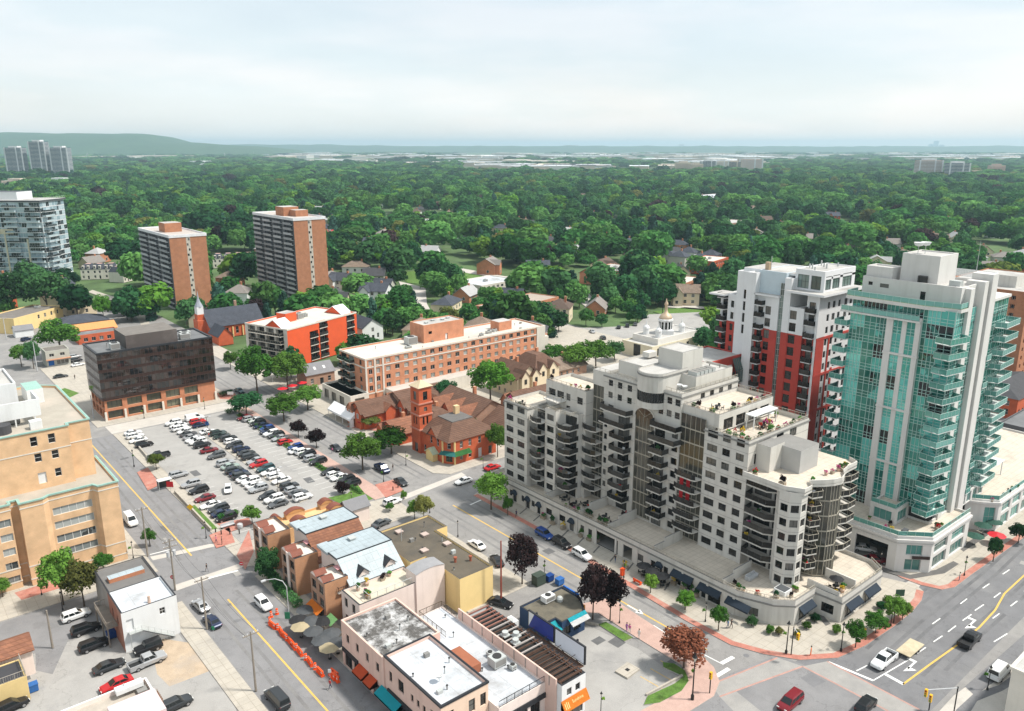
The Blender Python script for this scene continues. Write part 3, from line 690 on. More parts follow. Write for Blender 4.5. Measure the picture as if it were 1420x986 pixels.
 bow = [(119.4,101.6)] + [(119.4 - 3.0 * math.sin(math.pi * i / 10),98.3 + 3.3 * math.cos(math.pi * i / 10)) for i in range(1,10)] + [(119.4,95.0),(126,95.0),(126,101.6)]
 section(b,mb,bow,33.0,36.9,stucco,{},par=.25,cap=trim_g); ring(mb,bow,36.2,36.5,.12,-.02,trim_g)
 bow2 = bow[:11] + [(120.2,95.0),(120.2,101.6)]
 mb.prism(bow2,29.6,30.9,stucco); mb.box(127.6,130.2,106.6,108.4,36.3,37.4,stucco)
 for poly,z in (([(111,135),(111,127),(122,127),(122,135)],23.0),([(119,111.3),(119,90.8),(137.5,90.8),(137.5,111.3)],32.85),([(119,85),(119,75.3),(139.2,75.3),(139.2,85)],27.9)):
  ring(mb,poly,z,z + .28,.16,-.02,trim_g)
 for poly,n_ in (([(111,135),(111,127),(122,127),(122,135)],7),([(112.8,123),(112.8,119.6),(122,119.6),(122,123)],7),([(117,127.3),(117,114.6),(125,114.6),(125,127.3)],9),([(119,111.3),(119,102.4),(137.5,102.4),(137.5,111.3)],11),([(119,97.2),(119,90.8),(137.5,90.8),(137.5,97.2)],11),([(119,85),(119,75.3),(139.2,75.3),(139.2,85)],9),(oc,7)):
  for i in range(1,n_): ring(mb,poly,fl(i) - .03,fl(i) + .03,.012,-.01,trim_g)     # storey joints
 b.part('walls',mb)
 mb = MB(); bw = bow[:11]
 for i in range(10):
  p,q = bw[i],bw[i + 1]
  for k in range(2):
   f = lambda t,s=0: (p[0] + (q[0] - p[0]) * t,p[1] + (q[1] - p[1]) * t)
   a,c = f(.08 + .46 * k),f(.46 + .46 * k)
   mb.face([(*a,30.95),(*c,30.95),(*c,32.95),(*a,32.95)],glass_d)
   mb.face([(*a,32.9),(*c,32.9),(*c,33.0),(*a,33.0)],frame_d)
  mb.face([(*p,30.9),(*f(.08),30.9),(*f(.08),33.0),(*p,33.0)],frame_d)
 b.part('bow_window',mb)
 # glazed bays: glass with frame grid, one pane band per storey as a part
 def bay(p0,p1,z0,z1,du,dz,name='glazed_bay',gm=glass_b,arch=False):
  p0,p1 = Vector((*p0,0)),Vector((*p1,0)); d = p1 - p0; Ln = d.length; d /= Ln; n = Vector((d.y,-d.x,0)); nu = max(1,round(Ln / du)); nz = max(1,round((z1 - z0) / dz)); fz = (z1 - z0) / nz
  for j in range(nz):
   mb = MB(); za,zb = z0 + j * fz,z0 + (j + 1) * fz
   for i in range(nu):
    a,c = p0 + d * (Ln * i / nu),p0 + d * (Ln * (i + 1) / nu)
    tz = R.uniform(-.02,.02)
    mb.face([(a.x,a.y,za + .22),(c.x,c.y,za + .22),(c.x + n.x * tz,c.y + n.y * tz,zb),(a.x,a.y,zb)],gm)
   P0,P1 = p0 + n * .06,p1 + n * .06
   mb.raw([(p0.x,p0.y,za),(p1.x,p1.y,za),(P1.x,P1.y,za),(P0.x,P0.y,za),(p0.x,p0.y,za + .24),(p1.x,p1.y,za + .24),(P1.x,P1.y,za + .24),(P0.x,P0.y,za + .24)],[(3,2,6,7),(7,6,5,4),(0,1,2,3)],rail_l)
   for i in range(nu + 1):
    a = p0 + d * (Ln * i / nu) - d * .035; c = a + d * .07; A,C = a + n * .07,c + n * .07
    mb.raw([(a.x,a.y,za + .24),(A.x,A.y,za + .24),(C.x,C.y,za + .24),(c.x,c.y,za + .24),(a.x,a.y,zb),(A.x,A.y,zb),(C.x,C.y,zb),(c.x,c.y,zb)],[(0,1,5,4),(1,2,6,5),(2,3,7,6)],rail_l)
   b.part(name,mb)
 bay((119.25,102.3),(119.25,97.3),4.3,26.7,1.0,2.75)
 # arched head of the tall bay
 mb = MB(); cy = 99.8; vs = [(119.2,cy - math.cos(t) * 2.5,26.7 + math.sin(t) * 1.9) for t in [math.pi * i / 12 for i in range(13)]]
 vs = [(118.97,v[1],v[2]) for v in vs]; mb.face(vs[::-1],glass_b)
 for i in range(12):
  p,q = Vector(vs[i]),Vector(vs[i + 1]); c0 = Vector((118.97,cy,26.7)); P,Q = c0 + (p - c0) * 1.14,c0 + (q - c0) * 1.14; e = Vector((-.1,0,0))
  mb.face([p + e,P + e,Q + e,q + e],stucco); mb.face([P + e,P,Q,Q + e],stucco); mb.face([p,p + e,q + e,q],stucco)
 for t in (3,6,9): mb.tube([(118.95,cy,26.75),vs[t]],.05,rail_l,4)
 b.part('arched_window',mb)
 bay((119.3,114.6),(119.3,111.3),4.3,30.4,1.1,2.75); bay((119.25,90.8),(119.25,85.0),4.3,30.0,1.15,2.75)
 sb = [(131.9,66.1),(131.4,64.2),(129.9,62.8),(128.2,62.3),(126.4,62.9),(125.2,64.2),(124.7,66.1)][::-1]
 for i in range(6): bay(sb[i],sb[i + 1],4.3,22.0,.75,2.75)
 mb = MB(); mb.prism(sb,22.0,22.7,stucco); b.part('bay_cap',mb)
 # curved parapet of the lowest roof terrace
 mb = MB(); cp = [(117.2,74.9),(117.1,66.5),(118.6,63.6),(121,63.6),(122.6,65.0),(124.8,63.4),(126.4,62.5),(128.2,62),(130,62.5),(131.6,63.6),(134,64),(137.4,64.0),(138.4,66)]
 slabp = cp + [(138.4,75.2),(121.3,75.2)]
 mb.prism(ccw(slabp),22.62,22.75,stucco,rooftan)
 strip3 = lambda line,z0,z1,t: [mb.raw([(p[0],p[1],z0),(q[0],q[1],z0),(q[0],q[1],z1),(p[0],p[1],z1),(p[0] + t,p[1] + t,z0),(q[0] + t,q[1] + t,z0),(q[0] + t,q[1] + t,z1),(p[0] + t,p[1] + t,z1)],[(0,1,2,3),(7,6,5,4),(3,2,6,7)],stucco) for p,q in zip(line,line[1:])]
 strip3(cp,22.2,23.5,.18); b.part('curved_parapet',mb)
 # balconies
 kb = dict(slab=stucco,rm=rail_d,gm=smoke)
 for i in range(1,7):
  z = fl(i)
  balcony(b,[(113.6,126.9),(111.7,126.8),(111.0,125.4),(111.0,123.9),(111.7,123.05),(113.6,123.05)],z,[(1,2,3,4)],**kb)
  balcony(b,[(115.5,119.5),(112.9,119.4),(112.2,118.2),(112.2,116.4),(112.9,115.2),(115.5,115.2)],z,[(1,2,3,4,5)],**kb)
  balcony(b,[(119.2,116.0),(117.0,115.6),(116.5,114.4),(116.5,112.4),(117.0,111.4),(119.2,111.35)],z,[(1,2,3,4)],slab=stucco,rm=rail_d,gm=GLASS('balcony_glass_black',[(0,(.012,.012,.012)),(1,(.03,.03,.03))],.2))
  balcony(b,[(119,108.0),(117.2,107.8),(117.0,106.6),(117.0,103.4),(119,103.2)],z,[(0,1,2,3,4)],**kb)
  balcony(b,[(119,97.0),(117.0,96.9),(117.0,93.4),(119,93.3)],z,[(0,1,2,3)],**kb)
  if i < 6:
   balcony(b,[(119.2,90.6),(117.5,90.4),(117.2,89.6),(117.2,86.2),(117.5,85.4),(119.2,85.1)],z,[(1,2,3,4)],slab=stucco,rm=rail_d,gm=MATS['balcony_glass_black'])
  balcony(b,[(121.2,75.2),(118.5,74.9),(118.3,70.6),(119.4,69.0),(121.2,69.0)],z,[(0,1,2,3)],**kb)
  balcony(b,[(122.0,66.1),(122.0,63.9),(124.0,63.1),(125.4,64.4),(124.7,66.1)],z,[(0,1,2,3)],slab=stucco,rm=rail_l,gm=smoke)
  balcony(b,[(131.9,66.1),(131.6,64.2),(134,63.2),(136.8,63.2),(137.6,66.1)],z,[(1,2,3,4)],slab=stucco,rm=rail_l,gm=smoke)
 for z,x in ((fl(7),116.9),(fl(8),117.3)):
  balcony(b,[(119,111.2),(x + .3,111.0),(x,109),(x,103.4),(119,103.0)],z,[(0,1,2,3,4)],**kb)
  balcony(b,[(119,97.2),(x,97.0),(x,90.6),(119,90.4)],z,[(0,1,2,3)],**kb)
 balcony(b,[(117,126),(114.6,125.6),(114.4,121.0),(117,120.8)],25.4,[(0,1,2,3)],slab=stucco,rm=rail_l)
 for zt,pl in ((23.46,[(111.15,134.8),(111.15,123.2)]),(24.1,[(112.95,122.8),(112.95,119.7),(113,115.3),(115.3,115.2)]),(28.97,[(117.15,127),(117.15,114.8)]),(33.72,[(119.15,114.3),(119.15,102)]),(33.72,[(119.15,94.8),(119.15,90.95),(137.3,90.95)]),
     (28.57,[(119.15,84.8),(119.15,75.45),(139,75.45),(139,84)]),(31.62,[(119.75,90.6),(119.75,82.55),(137.2,82.55),(137.2,90.6)])):
  mb = MB(); rail_mb(mb,pl,zt,.6,rail_l,None,1.5,.35); b.part('terrace_railing',mb)
 # pergola roofs, hatches, dishes and cooling units that belong to the roofs
 mb = MB(); mb.box(126.6,134.6,79.4,81.4,30.4,30.6,white_m)
 for x in (126.8,134.4):
  for y in (79.6,81.2): mb.box(x - .08,x + .08,y - .08,y + .08,27.76,30.4,white_m)
 b.part('terrace_canopy',mb)
 mb = MB();
 for i in range(5): mb.box(125.5 + i * 1.3,126.5 + i * 1.3,92.4,94.6,35.7,36.5,frame_a,trim_g)
 b.part('cooling_units',mb)
 rr_ = random.Random(4)
 for i in range(14):
  x,y,h = rr_.uniform(125,136),rr_.uniform(92,110),rr_.uniform(.4,1.0); z = 35.7 if y < 97.9 else 32.99
  if 121 < x < 131.5 and 95 < y < 110: continue
  mb = MB(); mb.cyl(x,y,z,z + h,.12,7,trim_g); b.part('roof_pipe',mb)
 for y in (93.2,92.0):
  mb = MB(); mb.tube([(121.4,y,33.0),(121.4,y,34.3)],.05,frame_a); mb.lathe(121.3,y,[(.05,34.3),(.4,34.45),(.55,34.75),(.5,34.75),(.06,34.4)],12,white_m); b.part('satellite_dish',mb)
cream_condo()
# ------------------------------------------------------------------ glass tower with green glass
def aqua_tower():
 b = Bld('glass_tower','tall turquoise glass apartment tower with white piers and glass balconies on a pale shop podium','tower',(168,68))
 pale = M('pale_panel',(0.60,0.585,0.565),0.75,0.04,0.3,streak=0.25)
 aq = GLASS('turquoise_glass',[(0,(.008,.012,.014)),(.17,(.015,.14,.115)),(.34,(.07,.39,.34)),(.58,(.13,.52,.47)),(.84,(.03,.24,.20))],.05,.8,.22)
 aqd = GLASS('green_glass',[(0,(.008,.10,.075)),(.5,(.02,.19,.15)),(1,(.03,.25,.2))],.05,.8,.2)
 bal_g = GLASS('balcony_glass_green',[(0,(.05,.21,.18)),(.5,(.09,.29,.25)),(1,(.17,.40,.36))],.06,.7,.15)
 fr = M('green_white_frame',(0.36,0.52,0.48),.45,.05)
 F0,dz,nf = 7.0,2.88,15
 mb = MB(); X0,X1,Y0,Y1 = 156.4,181.5,57.9,77.6
 mb.prism([(X0,Y0),(X1,Y0),(X1,Y1),(X0,Y1)],0,F0 + dz * nf,dark_in,top=roofgrey)
 b.part('core',mb)
 def curtain(p0,p1,k0,k1,du,gm,sub=2,name='window_panel',skip=None):
  """one object per storey and bay: panes with frames and a spandrel"""
  p0,p1 = Vector((*p0,0)),Vector((*p1,0)); d = p1 - p0; Ln = d.length; d /= Ln; nu = max(1,round(Ln / du)); w = Ln / nu; ang = math.atan2(d.y,d.x)
  key = ('cw',round(w,2),sub,gm.name)
  if key not in WCACHE:
   q = MB(); t = .05
   zs = [0,.62,1.25,dz]
   for i in range(sub):
    for j in range(3):
     a,c,e,f = w * i / sub + t,w * (i + 1) / sub - t,zs[j] + t,zs[j + 1] - t
     tl = ((i * 7 + j * 3) % 5 - 2) * .004
     q.face([(a,.0,e),(c,tl,e),(c,tl,f),(a,0,f)],gm)
   for i in range(sub + 1):
    x = w * i / sub; q.raw([(x - t,-.07,0),(x + t,-.07,0),(x + t,-.07,dz),(x - t,-.07,dz),(x - t,.03,0),(x + t,.03,0),(x + t,.03,dz),(x - t,.03,dz)],[(0,1,2,3),(0,3,7,4),(1,5,6,2)],fr)
   for z in zs: q.raw([(0,-.05,z - t),(w,-.05,z - t),(w,-.05,z + t),(0,-.05,z + t),(0,.03,z + t),(w,.03,z + t),(0,.03,z - t),(w,.03,z - t)],[(0,1,2,3),(3,2,5,4),(6,7,1,0)],fr)
   WCACHE[key] = q.mesh('window_panel')
  for k in range(k0,k1):
   for i in range(nu):
    if skip and skip(k,i): continue
    a = p0 + d * (w * i); b.put(name,WCACHE[key],(a.x,a.y,F0 + dz * k),ang)
 X = 156.0
 curtain((X,77.6),(X,74.6),-2,14,3.0,aq,4); curtain((X + .02,74.6),(X + .02,72.2),-2,14,2.4,aqd,2); curtain((X,72.2),(X,69.9),-2,14,2.3,aq,3)
 pb = X - .35     # bay between the piers
 curtain((pb,68.6),(pb,66.9),0,14,1.7,aq,2); curtain((pb,66.0),(pb,64.3),0,14,1.7,aq,2)
 curtain((X,63.3),(X,62.5),1,15,.8,aqd,1); curtain((X,62.5),(X,60.2),1,15,2.3,aq,3); curtain((X + .01,60.2),(X + .01,57.6),1,15,2.6,aq,2)
 curtain((X + .2,77.5),(X + .2,63.4),14,15,2.35,aq,3)
 curtain((X,57.5),(159.6,57.5),1,15,1.8,aq,2); curtain((161.6,57.5),(165.0,57.5),0,15,1.7,aq,2)
 curtain((170.6,57.5),(174.4,57.5),0,15,1.9,aqd,2); curtain((174.4,57.5),(181.6,57.5),0,15,2.4,aqd,2)
 mb = MB()
 for y0,y1,x in ((69.9,68.6,155.3),(66.9,66.0,155.5),(64.3,63.35,155.3)): mb.box(x,156.3,y1,y0,4.0,47.6,pale)
 mb.box(155.25,156.3,63.3,69.95,47.3,48.1,pale); mb.box(155.2,156.2,63.2,70,40.2,40.6,pale); mb.box(155.2,156.2,63.2,70,29.0,29.4,pale); mb.box(155.2,156.2,63.2,70,17.6,18.0,pale)
 for x0,x1,y,z1 in ((159.7,161.5,56.9,54.2),(165.2,167.0,56.6,55.0),(167.6,170.4,56.2,56.2)): mb.box(x0,x1,y,60,0,z1,pale)
 b.part('pier',mb)
 # balcony fronts
 def gb(poly,k,segs): balcony(b,poly,F0 + dz * k,segs,slab=M('balcony_slab',(.60,.64,.62),.8),rm=fr,gm=bal_g,h=1.1,th=.13)
 for k in range(1,14):
  gb([(156,60.0),(153.4,59.6),(152.9,56.6),(158.8,55.6),(159.6,57.5),(156,57.5)],k,[(0,1,2,3,4)])
  gb([(181.6,61.5),(181.6,57.4),(176.2,57.4),(176.8,55.4),(184.6,55.6),(184.6,61.5)],k,[(2,3,4,5,0)])
  gb([(157.5,77.6),(154.6,77.6),(154.6,80.2),(158.5,80.2),(158.5,77.6)],k,[(0,1,2,3)])
  if k % 2 and k < 13: gb([(170.4,57.4),(170.4,56.0),(172.6,56.0),(172.6,57.4)],k,[(0,1,2,3)])
 # upper storey terraces and roof
 mb = MB()
 mb.prism([(155.2,78.6),(155.2,62.9),(156.6,57.0),(159.8,56.9),(159.8,78.6)],50.0,50.7,pale,top=M('green_roof',(.09,.13,.06),.95,.3,1.0)); mb.prism([(154.9,79.4),(154.9,63.4),(156.2,63.4),(156.2,79.4)],47.2,47.55,pale)
 mb.box(170.4,182.2,57.2,66,50.15,50.7,pale)
 b.part('roof_slab',mb)
 mb = MB(); rail_mb(mb,[(159.7,78.5),(155.3,78.5),(155.3,63),(156.7,57.15),(159.7,57.1)],50.7,1.0,fr,bal_g,1.5); rail_mb(mb,[(155,79.3),(155,63.6)],47.56,1.0,fr,bal_g,1.5); b.part('roof_railing',mb)
 mb = MB(); kw = dict(fm=frame_d,gm=glass_d)
 section(b,mb,[(158.2,77),(158.2,58.0),(171,58.0),(171,77)],50.2,54.5,pale,{0: [(11.6,50.75,1.0,2.1,'door'),(1.2,52.8,.9,.7,'plain'),(3.6,52.6,1.8,.8,'plain')]},par=.5,**kw)
 section(b,mb,[(160.4,70.6),(160.4,63.4),(168.6,63.4),(168.6,70.6)],54.0,59.6,pale,{},par=.25,**kw)
 section(b,mb,[(159,76.8),(159,71.5),(163,71.5),(163,76.8)],54.0,56.6,pale,{},par=.3,**kw); mb.box(171.5,181,60,76,50.7,52.6,pale,roofgrey)
 b.part('roof_house',mb)
 mb = MB()
 for x in range(171,182,2): mb.box(x - .07,x + .07,60.2,60.34,52.6,54.6,white_m); mb.box(x - .07,x + .07,70.2,70.34,52.6,54.6,white_m)
 mb.box(170.8,181.6,60.15,60.4,54.6,54.8,white_m); mb.box(170.8,181.6,70.15,70.4,54.6,54.8,white_m)
 for x in range(171,182,1): mb.box(x - .04,x + .04,60.2,70.3,54.8,54.9,white_m)
 b.part('roof_frame',mb)
 mb = MB(); mb.cyl(172.2,61,52.6,62.0,.10,8,frame_a,r1=.03); b.part('mast',mb)
 for x,y in ((162.4,68.6),(164.2,68)):
  mb = MB(); mb.tube([(x,y,59.4),(x,y,61)],.06,frame_a); mb.lathe(x,y,[(.05,60.9),(.7,61.1),(.95,61.7),(.85,61.7),(.06,61.0)],12,white_m); b.part('satellite_dish',mb)
 mb = MB(); mb.cyl(159.9,66.0,54.0,55.6,.9,14,frame_d); mb.box(161,162.5,59.5,61.5,54.0,55.2,frame_a); b.part('cooling_unit',mb)
 # podium
 mb = MB(); P1 = [(145.6,74.5),(145.6,67.6),(145.9,58.4),(150.4,53.8),(167.6,53.6),(167.6,57.4),(156.6,57.4),(156.6,74.5)]
 gsh = GLASS('shop_glass',[(0,(.02,.07,.065)),(.5,(.06,.2,.18)),(1,(.12,.32,.28))],.08,.6)
 kk = dict(fm=frame_a,gm=gsh)
 L2 = math.hypot(4.5,4.6)
 section(b,mb,P1,.1,7.6,pale,{1: [(1.2,.15,6.4,5.0,'void')],2: [(1.8,3.7,3.0,2.2,'three',gsh),(1.8,.4,3.0,2.4,'shop',gsh)],
   3: [(1.2,3.6,6.0,2.3,'six',gsh),(1.2,.4,6.0,2.5,'shop',gsh),(9,3.6,6.2,2.3,'six',gsh),(9,.4,6.2,2.5,'shop',gsh)]},par=.5,roof=rooftan,depth=.35,**kk)
 ring(mb,P1,6.5,7.0,.35,-.02,pale); ring(mb,P1,5.9,6.1,.15,-.02,pale)
 b.part('podium',mb)
 mb = MB(); mb.box(146.4,156,58.8,66.8,.14,.2,asphalt); mb.box(153.5,153.7,58.8,67,.2,5.6,dark_in); b.part('carport',mb)
 mb = MB(); P2 = [(175.2,57.4),(177.0,54.6),(179.2,52.2),(230,51.6),(230,74),(182,74),(182,57.4)]
 section(b,mb,P2,.1,7.2,pale,{1: [(.5,1,2.2,4.5,'four',gsh)],2: [(2 + 6 * i,.4,4.6,2.6,'shop',gsh) for i in range(8)] + [(2 + 6 * i,3.7,4.6,2.2,'six',gsh) for i in range(8)]},par=.5,roof=rooftan,depth=.3,**kk)
 ring(mb,P2,6.3,6.8,.35,-.02,pale); b.part('podium',mb)
 mb = MB(); P3 = [(150.5,66.5),(150.5,61.3),(157,61.3),(157,66.5)]
 section(b,mb,P3,7.1,10.6,pale,{0: [(.8,7.6,3.6,2.2,'three',gsh)],1: [(1,7.6,4.2,2.2,'three',gsh)]},par=.4,roof=rooftan,**kk)
 b.part('terrace_house',mb); mb = MB(); section(b,mb,[(168.5,57.4),(168.5,56.4),(181,56.4),(181,57.4)],7,9.8,pale,{1: [(1 + 3 * i,7.2,2.2,2.2,'two',gsh) for i in range(4)]},par=.2,**kk); b.part('terrace_house',mb)
 mb = MB(); rail_mb(mb,[(145.8,74),(145.8,67.6),(146.1,58.5),(150.5,54),(167.5,53.8)],7.6,.9,fr,bal_g,1.5); rail_mb(mb,[(175.4,57.3),(177.2,54.8),(179.3,52.4),(229,51.8)],7.2,.95,fr,bal_g,1.6)
 rail_mb(mb,[(150.7,66.4),(150.7,61.5),(157,61.5)],10.6,.9,fr,bal_g,1.5); b.part('podium_railing',mb)
 mb = MB(); mb.box(186,196,57.5,62,10.2,10.4,white_m)
 for x in (186.3,195.7):
  for y in (57.8,61.7): mb.box(x - .1,x + .1,y - .1,y + .1,6.75,10.2,white_m)
 b.part('pergola',mb)
 mb = MB(); mb.box(147.9,151.2,54.15,54.3,3.0,3.6,M('shop_sign_brown',(.035,.018,.015),.6)); mb.v = [(150.8 + (x - 147.9) * -.70 - .0 if False else x,y,z) for x,y,z in mb.v]; mb.mi = mb.mi
 mb.v = [(150.35 - (x - 147.9) * .707 - (y - 54.2) * .707 - .2,53.85 + (x - 147.9) * .707 - (y - 54.2) * .707 + .2 - .25,z) for x,y,z in mb.v]; b.part('shop_sign',mb)
aqua_tower()
# ------------------------------------------------------------------ red and white tower behind
def red_tower():
 b = Bld('residential_tower','white and brick-red apartment tower with stacked small balconies behind the pale stepped block','tower',(171,100))
 wt = M('white_panel_wall',(0.70,0.705,0.715),.8,.04,.3,streak=.15); rd = M('brick_red_panel',(0.44,0.060,0.045),.8,.1,.3,c2=(.36,.05,.04),c2amt=.4)
 kw = dict(fm=frame_d,gm=glass_d); gl = GLASS('strip_glass',[(0,(.03,.05,.045)),(.5,(.10,.15,.14)),(1,(.22,.29,.27))],.08,.6)
 X = 163.0; dz = 2.85; nf = 16
 fl = lambda i: 1.2 + dz * i
 def pieces(name,y0,y1,x,z0,z1,m,ops=(),top=False,yk=None):
  mb = MB(); section(b,mb,[(x,y1),(x,y0),(178,y0),(178,y1)],z0,z1,m,{0: list(ops)},par=.3 if top else 0.0,**kw); b.part(name,mb)
 RZ = 38.4
 # left to right across the front, seen from the pale block
 def bayp(y1,y0,x,ztop,ops=lambda w: [],split=True):
  w = y1 - y0; o = ops(w)
  for z0,z1,m in ((0,RZ,rd),(RZ,ztop,wt)) if split else ((0,ztop,wt),):
   mb = MB(); section(b,mb,[(x,y1),(x,y0),(177.5,y0),(177.5,y1)],z0,z1,m,{0: [q for q in o if q[1] >= z0 and q[1] + q[3] <= z1]},par=0.3 if z1 == ztop else 0,**kw); b.part('walls',mb)
 win = lambda u,w,kind='two',k0=1,k1=nf,h=1.7: [(u,fl(k) + .7,w,h,kind) for k in range(k0,k1)]
 bayp(116.0,113.0,165.5,44.5,lambda w: win(.7,1.6,'four',8,15))
 bayp(113.0,110.2,164.2,45.0,lambda w: win(.9,.9,'sash',8,15),True)
 bayp(110.2,107.0,163.4,51.2,lambda w: win(2.0,.9,'sash',12,16,2.2),False)
 bayp(107.0,104.6,162.6,51.3,lambda w: [],False)
 bayp(104.6,102.2,163.6,46.2,lambda w: [(.5,fl(k) + .1,1.4,2.2,'two') for k in range(2,16)])
 bayp(102.2,100.3,163.4,46.2,lambda w: win(.15,1.6,'four',1,16,2.0))
 bayp(100.3,98.4,163.0,46.2); bayp(97.3,95.6,163.0,51.0)
 bayp(95.6,93.6,163.1,44.6,lambda w: win(.15,1.7,'four',1,15,2.0)); bayp(93.6,91.9,163.0,44.6)
 bayp(91.9,88.9,163.9,48.0,lambda w: [(.6,fl(k) + .1,1.5,2.2,'two') for k in range(2,16)])
 bayp(110,98.4,165.4,51.3,lambda w: [],False)
 # glass strip up the front
 q = MB(); q.face([(0,.12,0),(1.1,.12,0),(1.1,.12,dz),(0,.12,dz)],gl)
 for x in (0,.52,1.04): q.box(x,x + .06,.0,.12,0,dz,frame_a)
 for z in (0,dz / 2): q.box(0,1.1,.02,.12,z,z + .08,frame_a)
 sm = q.mesh('window_panel')
 for k in range(0,17): b.put('window_panel',sm,(163.25,98.4,fl(k)),-math.pi / 2)
 # end wall towards the avenue
 for z0,z1,m in ((0,RZ,wt),(RZ,48.0,wt)):
  mb = MB(); ops = []
  for k in range(1,16):
   for u,w in ((3.6,1.1),(5.8,1.3),(8.2,1.1),(11.0,1.4),(13.4,1.2)): ops.append((u,fl(k) + .7,w,1.6,'four' if w > 1.2 else 'sash'))
  b.wall(mb,(163.0,88.4),(179,88.4),z0,z1,wt,[q_ for q_ in ops if q_[1] >= z0 and q_[1] + q_[3] <= z1],.22,frame_d,glass_d); mb.box(163.02,166.2,88.42,89.0,z0,z1 - .02,m); b.part('end_wall',mb)
 mb = MB()
 for k in (7,10,13): mb.box(162.9,179,88.2,88.4,fl(k) - .4,fl(k) + .15,rd)
 for x0,x1,z in ((162.95,166.2,RZ),(168.2,168.75,RZ),(170.4,171.1,RZ - 8)): mb.box(x0,x1,88.24,88.4,0,z,rd)
 b.part('wall_bands',mb)
 mb = MB(); mb.box(161.8,180.6,86.9,96.2,48.0,48.5,wt,roofgrey); mb.box(162.6,168,98.2,104.8,46.2,46.6,wt,roofgrey); mb.box(162.4,168,113,117.4,44.6,45.0,wt,roofgrey); b.part('roof_overhang',mb)
 mb = MB(); section(b,mb,[(165,96.0),(165,88.9),(178.6,88.9),(178.6,96.0)],48.4,53.2,wt,{0: [(.6,48.9,2.8,3.1,'six',gl),(3.9,48.9,2.4,3.1,'four',gl)],1: [(.6,48.9,2.4,3.1,'four',gl),(3.6,48.9,3.2,3.1,'six',gl),(8,48.9,4.2,3.1,'six',gl)]},par=.2,**kw)
 section(b,mb,[(164.4,105.0),(164.4,97.9),(177,97.9),(177,105)],46.5,51.9,M('pale_blue_panel',(.50,.58,.63),.5,.05),{},par=.3,**kw); mb.box(165.6,178.6,88.9,110,51.3,51.8,wt,roofgrey)
 b.part('penthouse',mb)
 mb = MB()
 for i in range(7): mb.cyl(166 + i * 1.7,92 + (i % 3) * 1.6,53,53.9 + .3 * (i % 2),.18,8,frame_a)
 mb.tube([(166.6,103.4,51.8),(166.6,103.4,55)],.08,frame_a); mb.box(166,167,103.6,104.6,51.8,53.6,M('tan_box',(.45,.33,.22),.8)); b.part('roof_vent',mb)
 for k in range(2,16):
  for y0,y1,x in ((104.4,102.3,163.6),(91.6,89.1,163.9)):
   balcony(b,[(x,y0),(x - 1.35,y0 - .1),(x - 1.35,y1 + .1),(x,y1)],fl(k),[(0,1,2,3)],slab=M('pale_slab',(.62,.62,.62),.8),rm=rail_d,gm=smoke,th=.2)
  if k > 9:
   balcony(b,[(165.5,115.8),(163.6,115.8),(163.6,113.6),(165.5,113.4)],fl(k),[(0,1,2,3)],slab=M('pale_slab',(.62,.62,.62),.8),rm=rail_d,gm=smoke,th=.2)
 # low red wing in front
 mb = MB(); section(b,mb,[(150.5,118),(150.5,107.5),(164,107.5),(164,118)],0,31.0,rd,{1: [(7 + 2.6 * j,2 + 2.9 * i,1.3,1.7,'four') for i in range(9) for j in range(2)],0: []},par=.3,**kw); mb.box(157.2,159.4,107.3,107.5,1,29,M('pale_panel',(.66,.645,.625))); b.part('low_wing',mb)
 mb = MB();
 for i in range(6): mb.face([(159.6 + i * .72,106.2,27.5),(160.26 + i * .72,106.2,27.5),(160.26 + i * .72,107.4,30.4),(159.6 + i * .72,107.4,30.4)],gl); mb.face([(159.6 + i * .72,106.2,24.4),(160.26 + i * .72,106.2,24.4),(160.26 + i * .72,106.2,27.4),(159.6 + i * .72,106.2,27.4)],gl)
 mb.box(159.5,164,106.22,107.4,24.2,24.4,frame_a); b.part('conservatory',mb)
red_tower()
# ------------------------------------------------------------------ the other buildings of the town centre
br_or = BRICK('orange_brick',(0.50,0.185,0.09),(0.43,0.15,0.075),(0.43,0.25,0.16))
br_red = BRICK('red_brick',(0.53,0.10,0.035),(0.45,0.08,0.03),(0.44,0.15,0.08))
br_brown = BRICK('brown_brick',(0.36,0.20,0.135),(0.30,0.165,0.11),(0.36,0.28,0.22))
br_tower = BRICK('tower_brick',(0.42,0.17,0.085),(0.37,0.145,0.072),(0.37,0.21,0.13),0.6,0.3)
br_peach = BRICK('peach_brick',(0.66,0.43,0.245),(0.63,0.40,0.225),(0.63,0.45,0.29))
stone = M('limestone',(0.64,0.60,0.53),.85,.06,.4,streak=.3)
shing_b = SHINGLE('brown_shingles',(0.135,0.075,0.052),(0.17,0.095,0.066))
shing_r = SHINGLE('rust_shingles',(0.27,0.12,0.07),(0.19,0.085,0.055),.7,.35)
shing_g = SHINGLE('slate_shingles',(0.055,0.062,0.08),(0.075,0.082,0.10))
shing_t = SHINGLE('tan_shingles',(0.20,0.15,0.115),(0.25,0.19,0.145))
metal_p = M('pale_metal_roof',(0.36,0.42,0.45),.5,.08,.2,c2=(.25,.28,.30),c2amt=.38,streak=.3,joint=1.3,fine=.05)
flat_b = M('flat_brown_roof',(0.115,0.098,0.075),.95,.15,.25,c2=(0.07,0.066,0.06),c2amt=.6,fine=.1)
flat_p = M('pale_flat_roof',(0.52,0.55,0.59),.85,.10,.22,c2=(.24,.235,.225),c2amt=.42,fine=.08,joint=3.0)
tar_m = M('mottled_tar_roof',(0.10,0.095,0.09),.9,.3,1.6,c2=(.52,.52,.52),c2amt=.72,fine=.25,joint=1.1)
yellow_w = M('yellow_stucco',(0.74,0.56,0.26),.85,.05,.3,streak=.2)
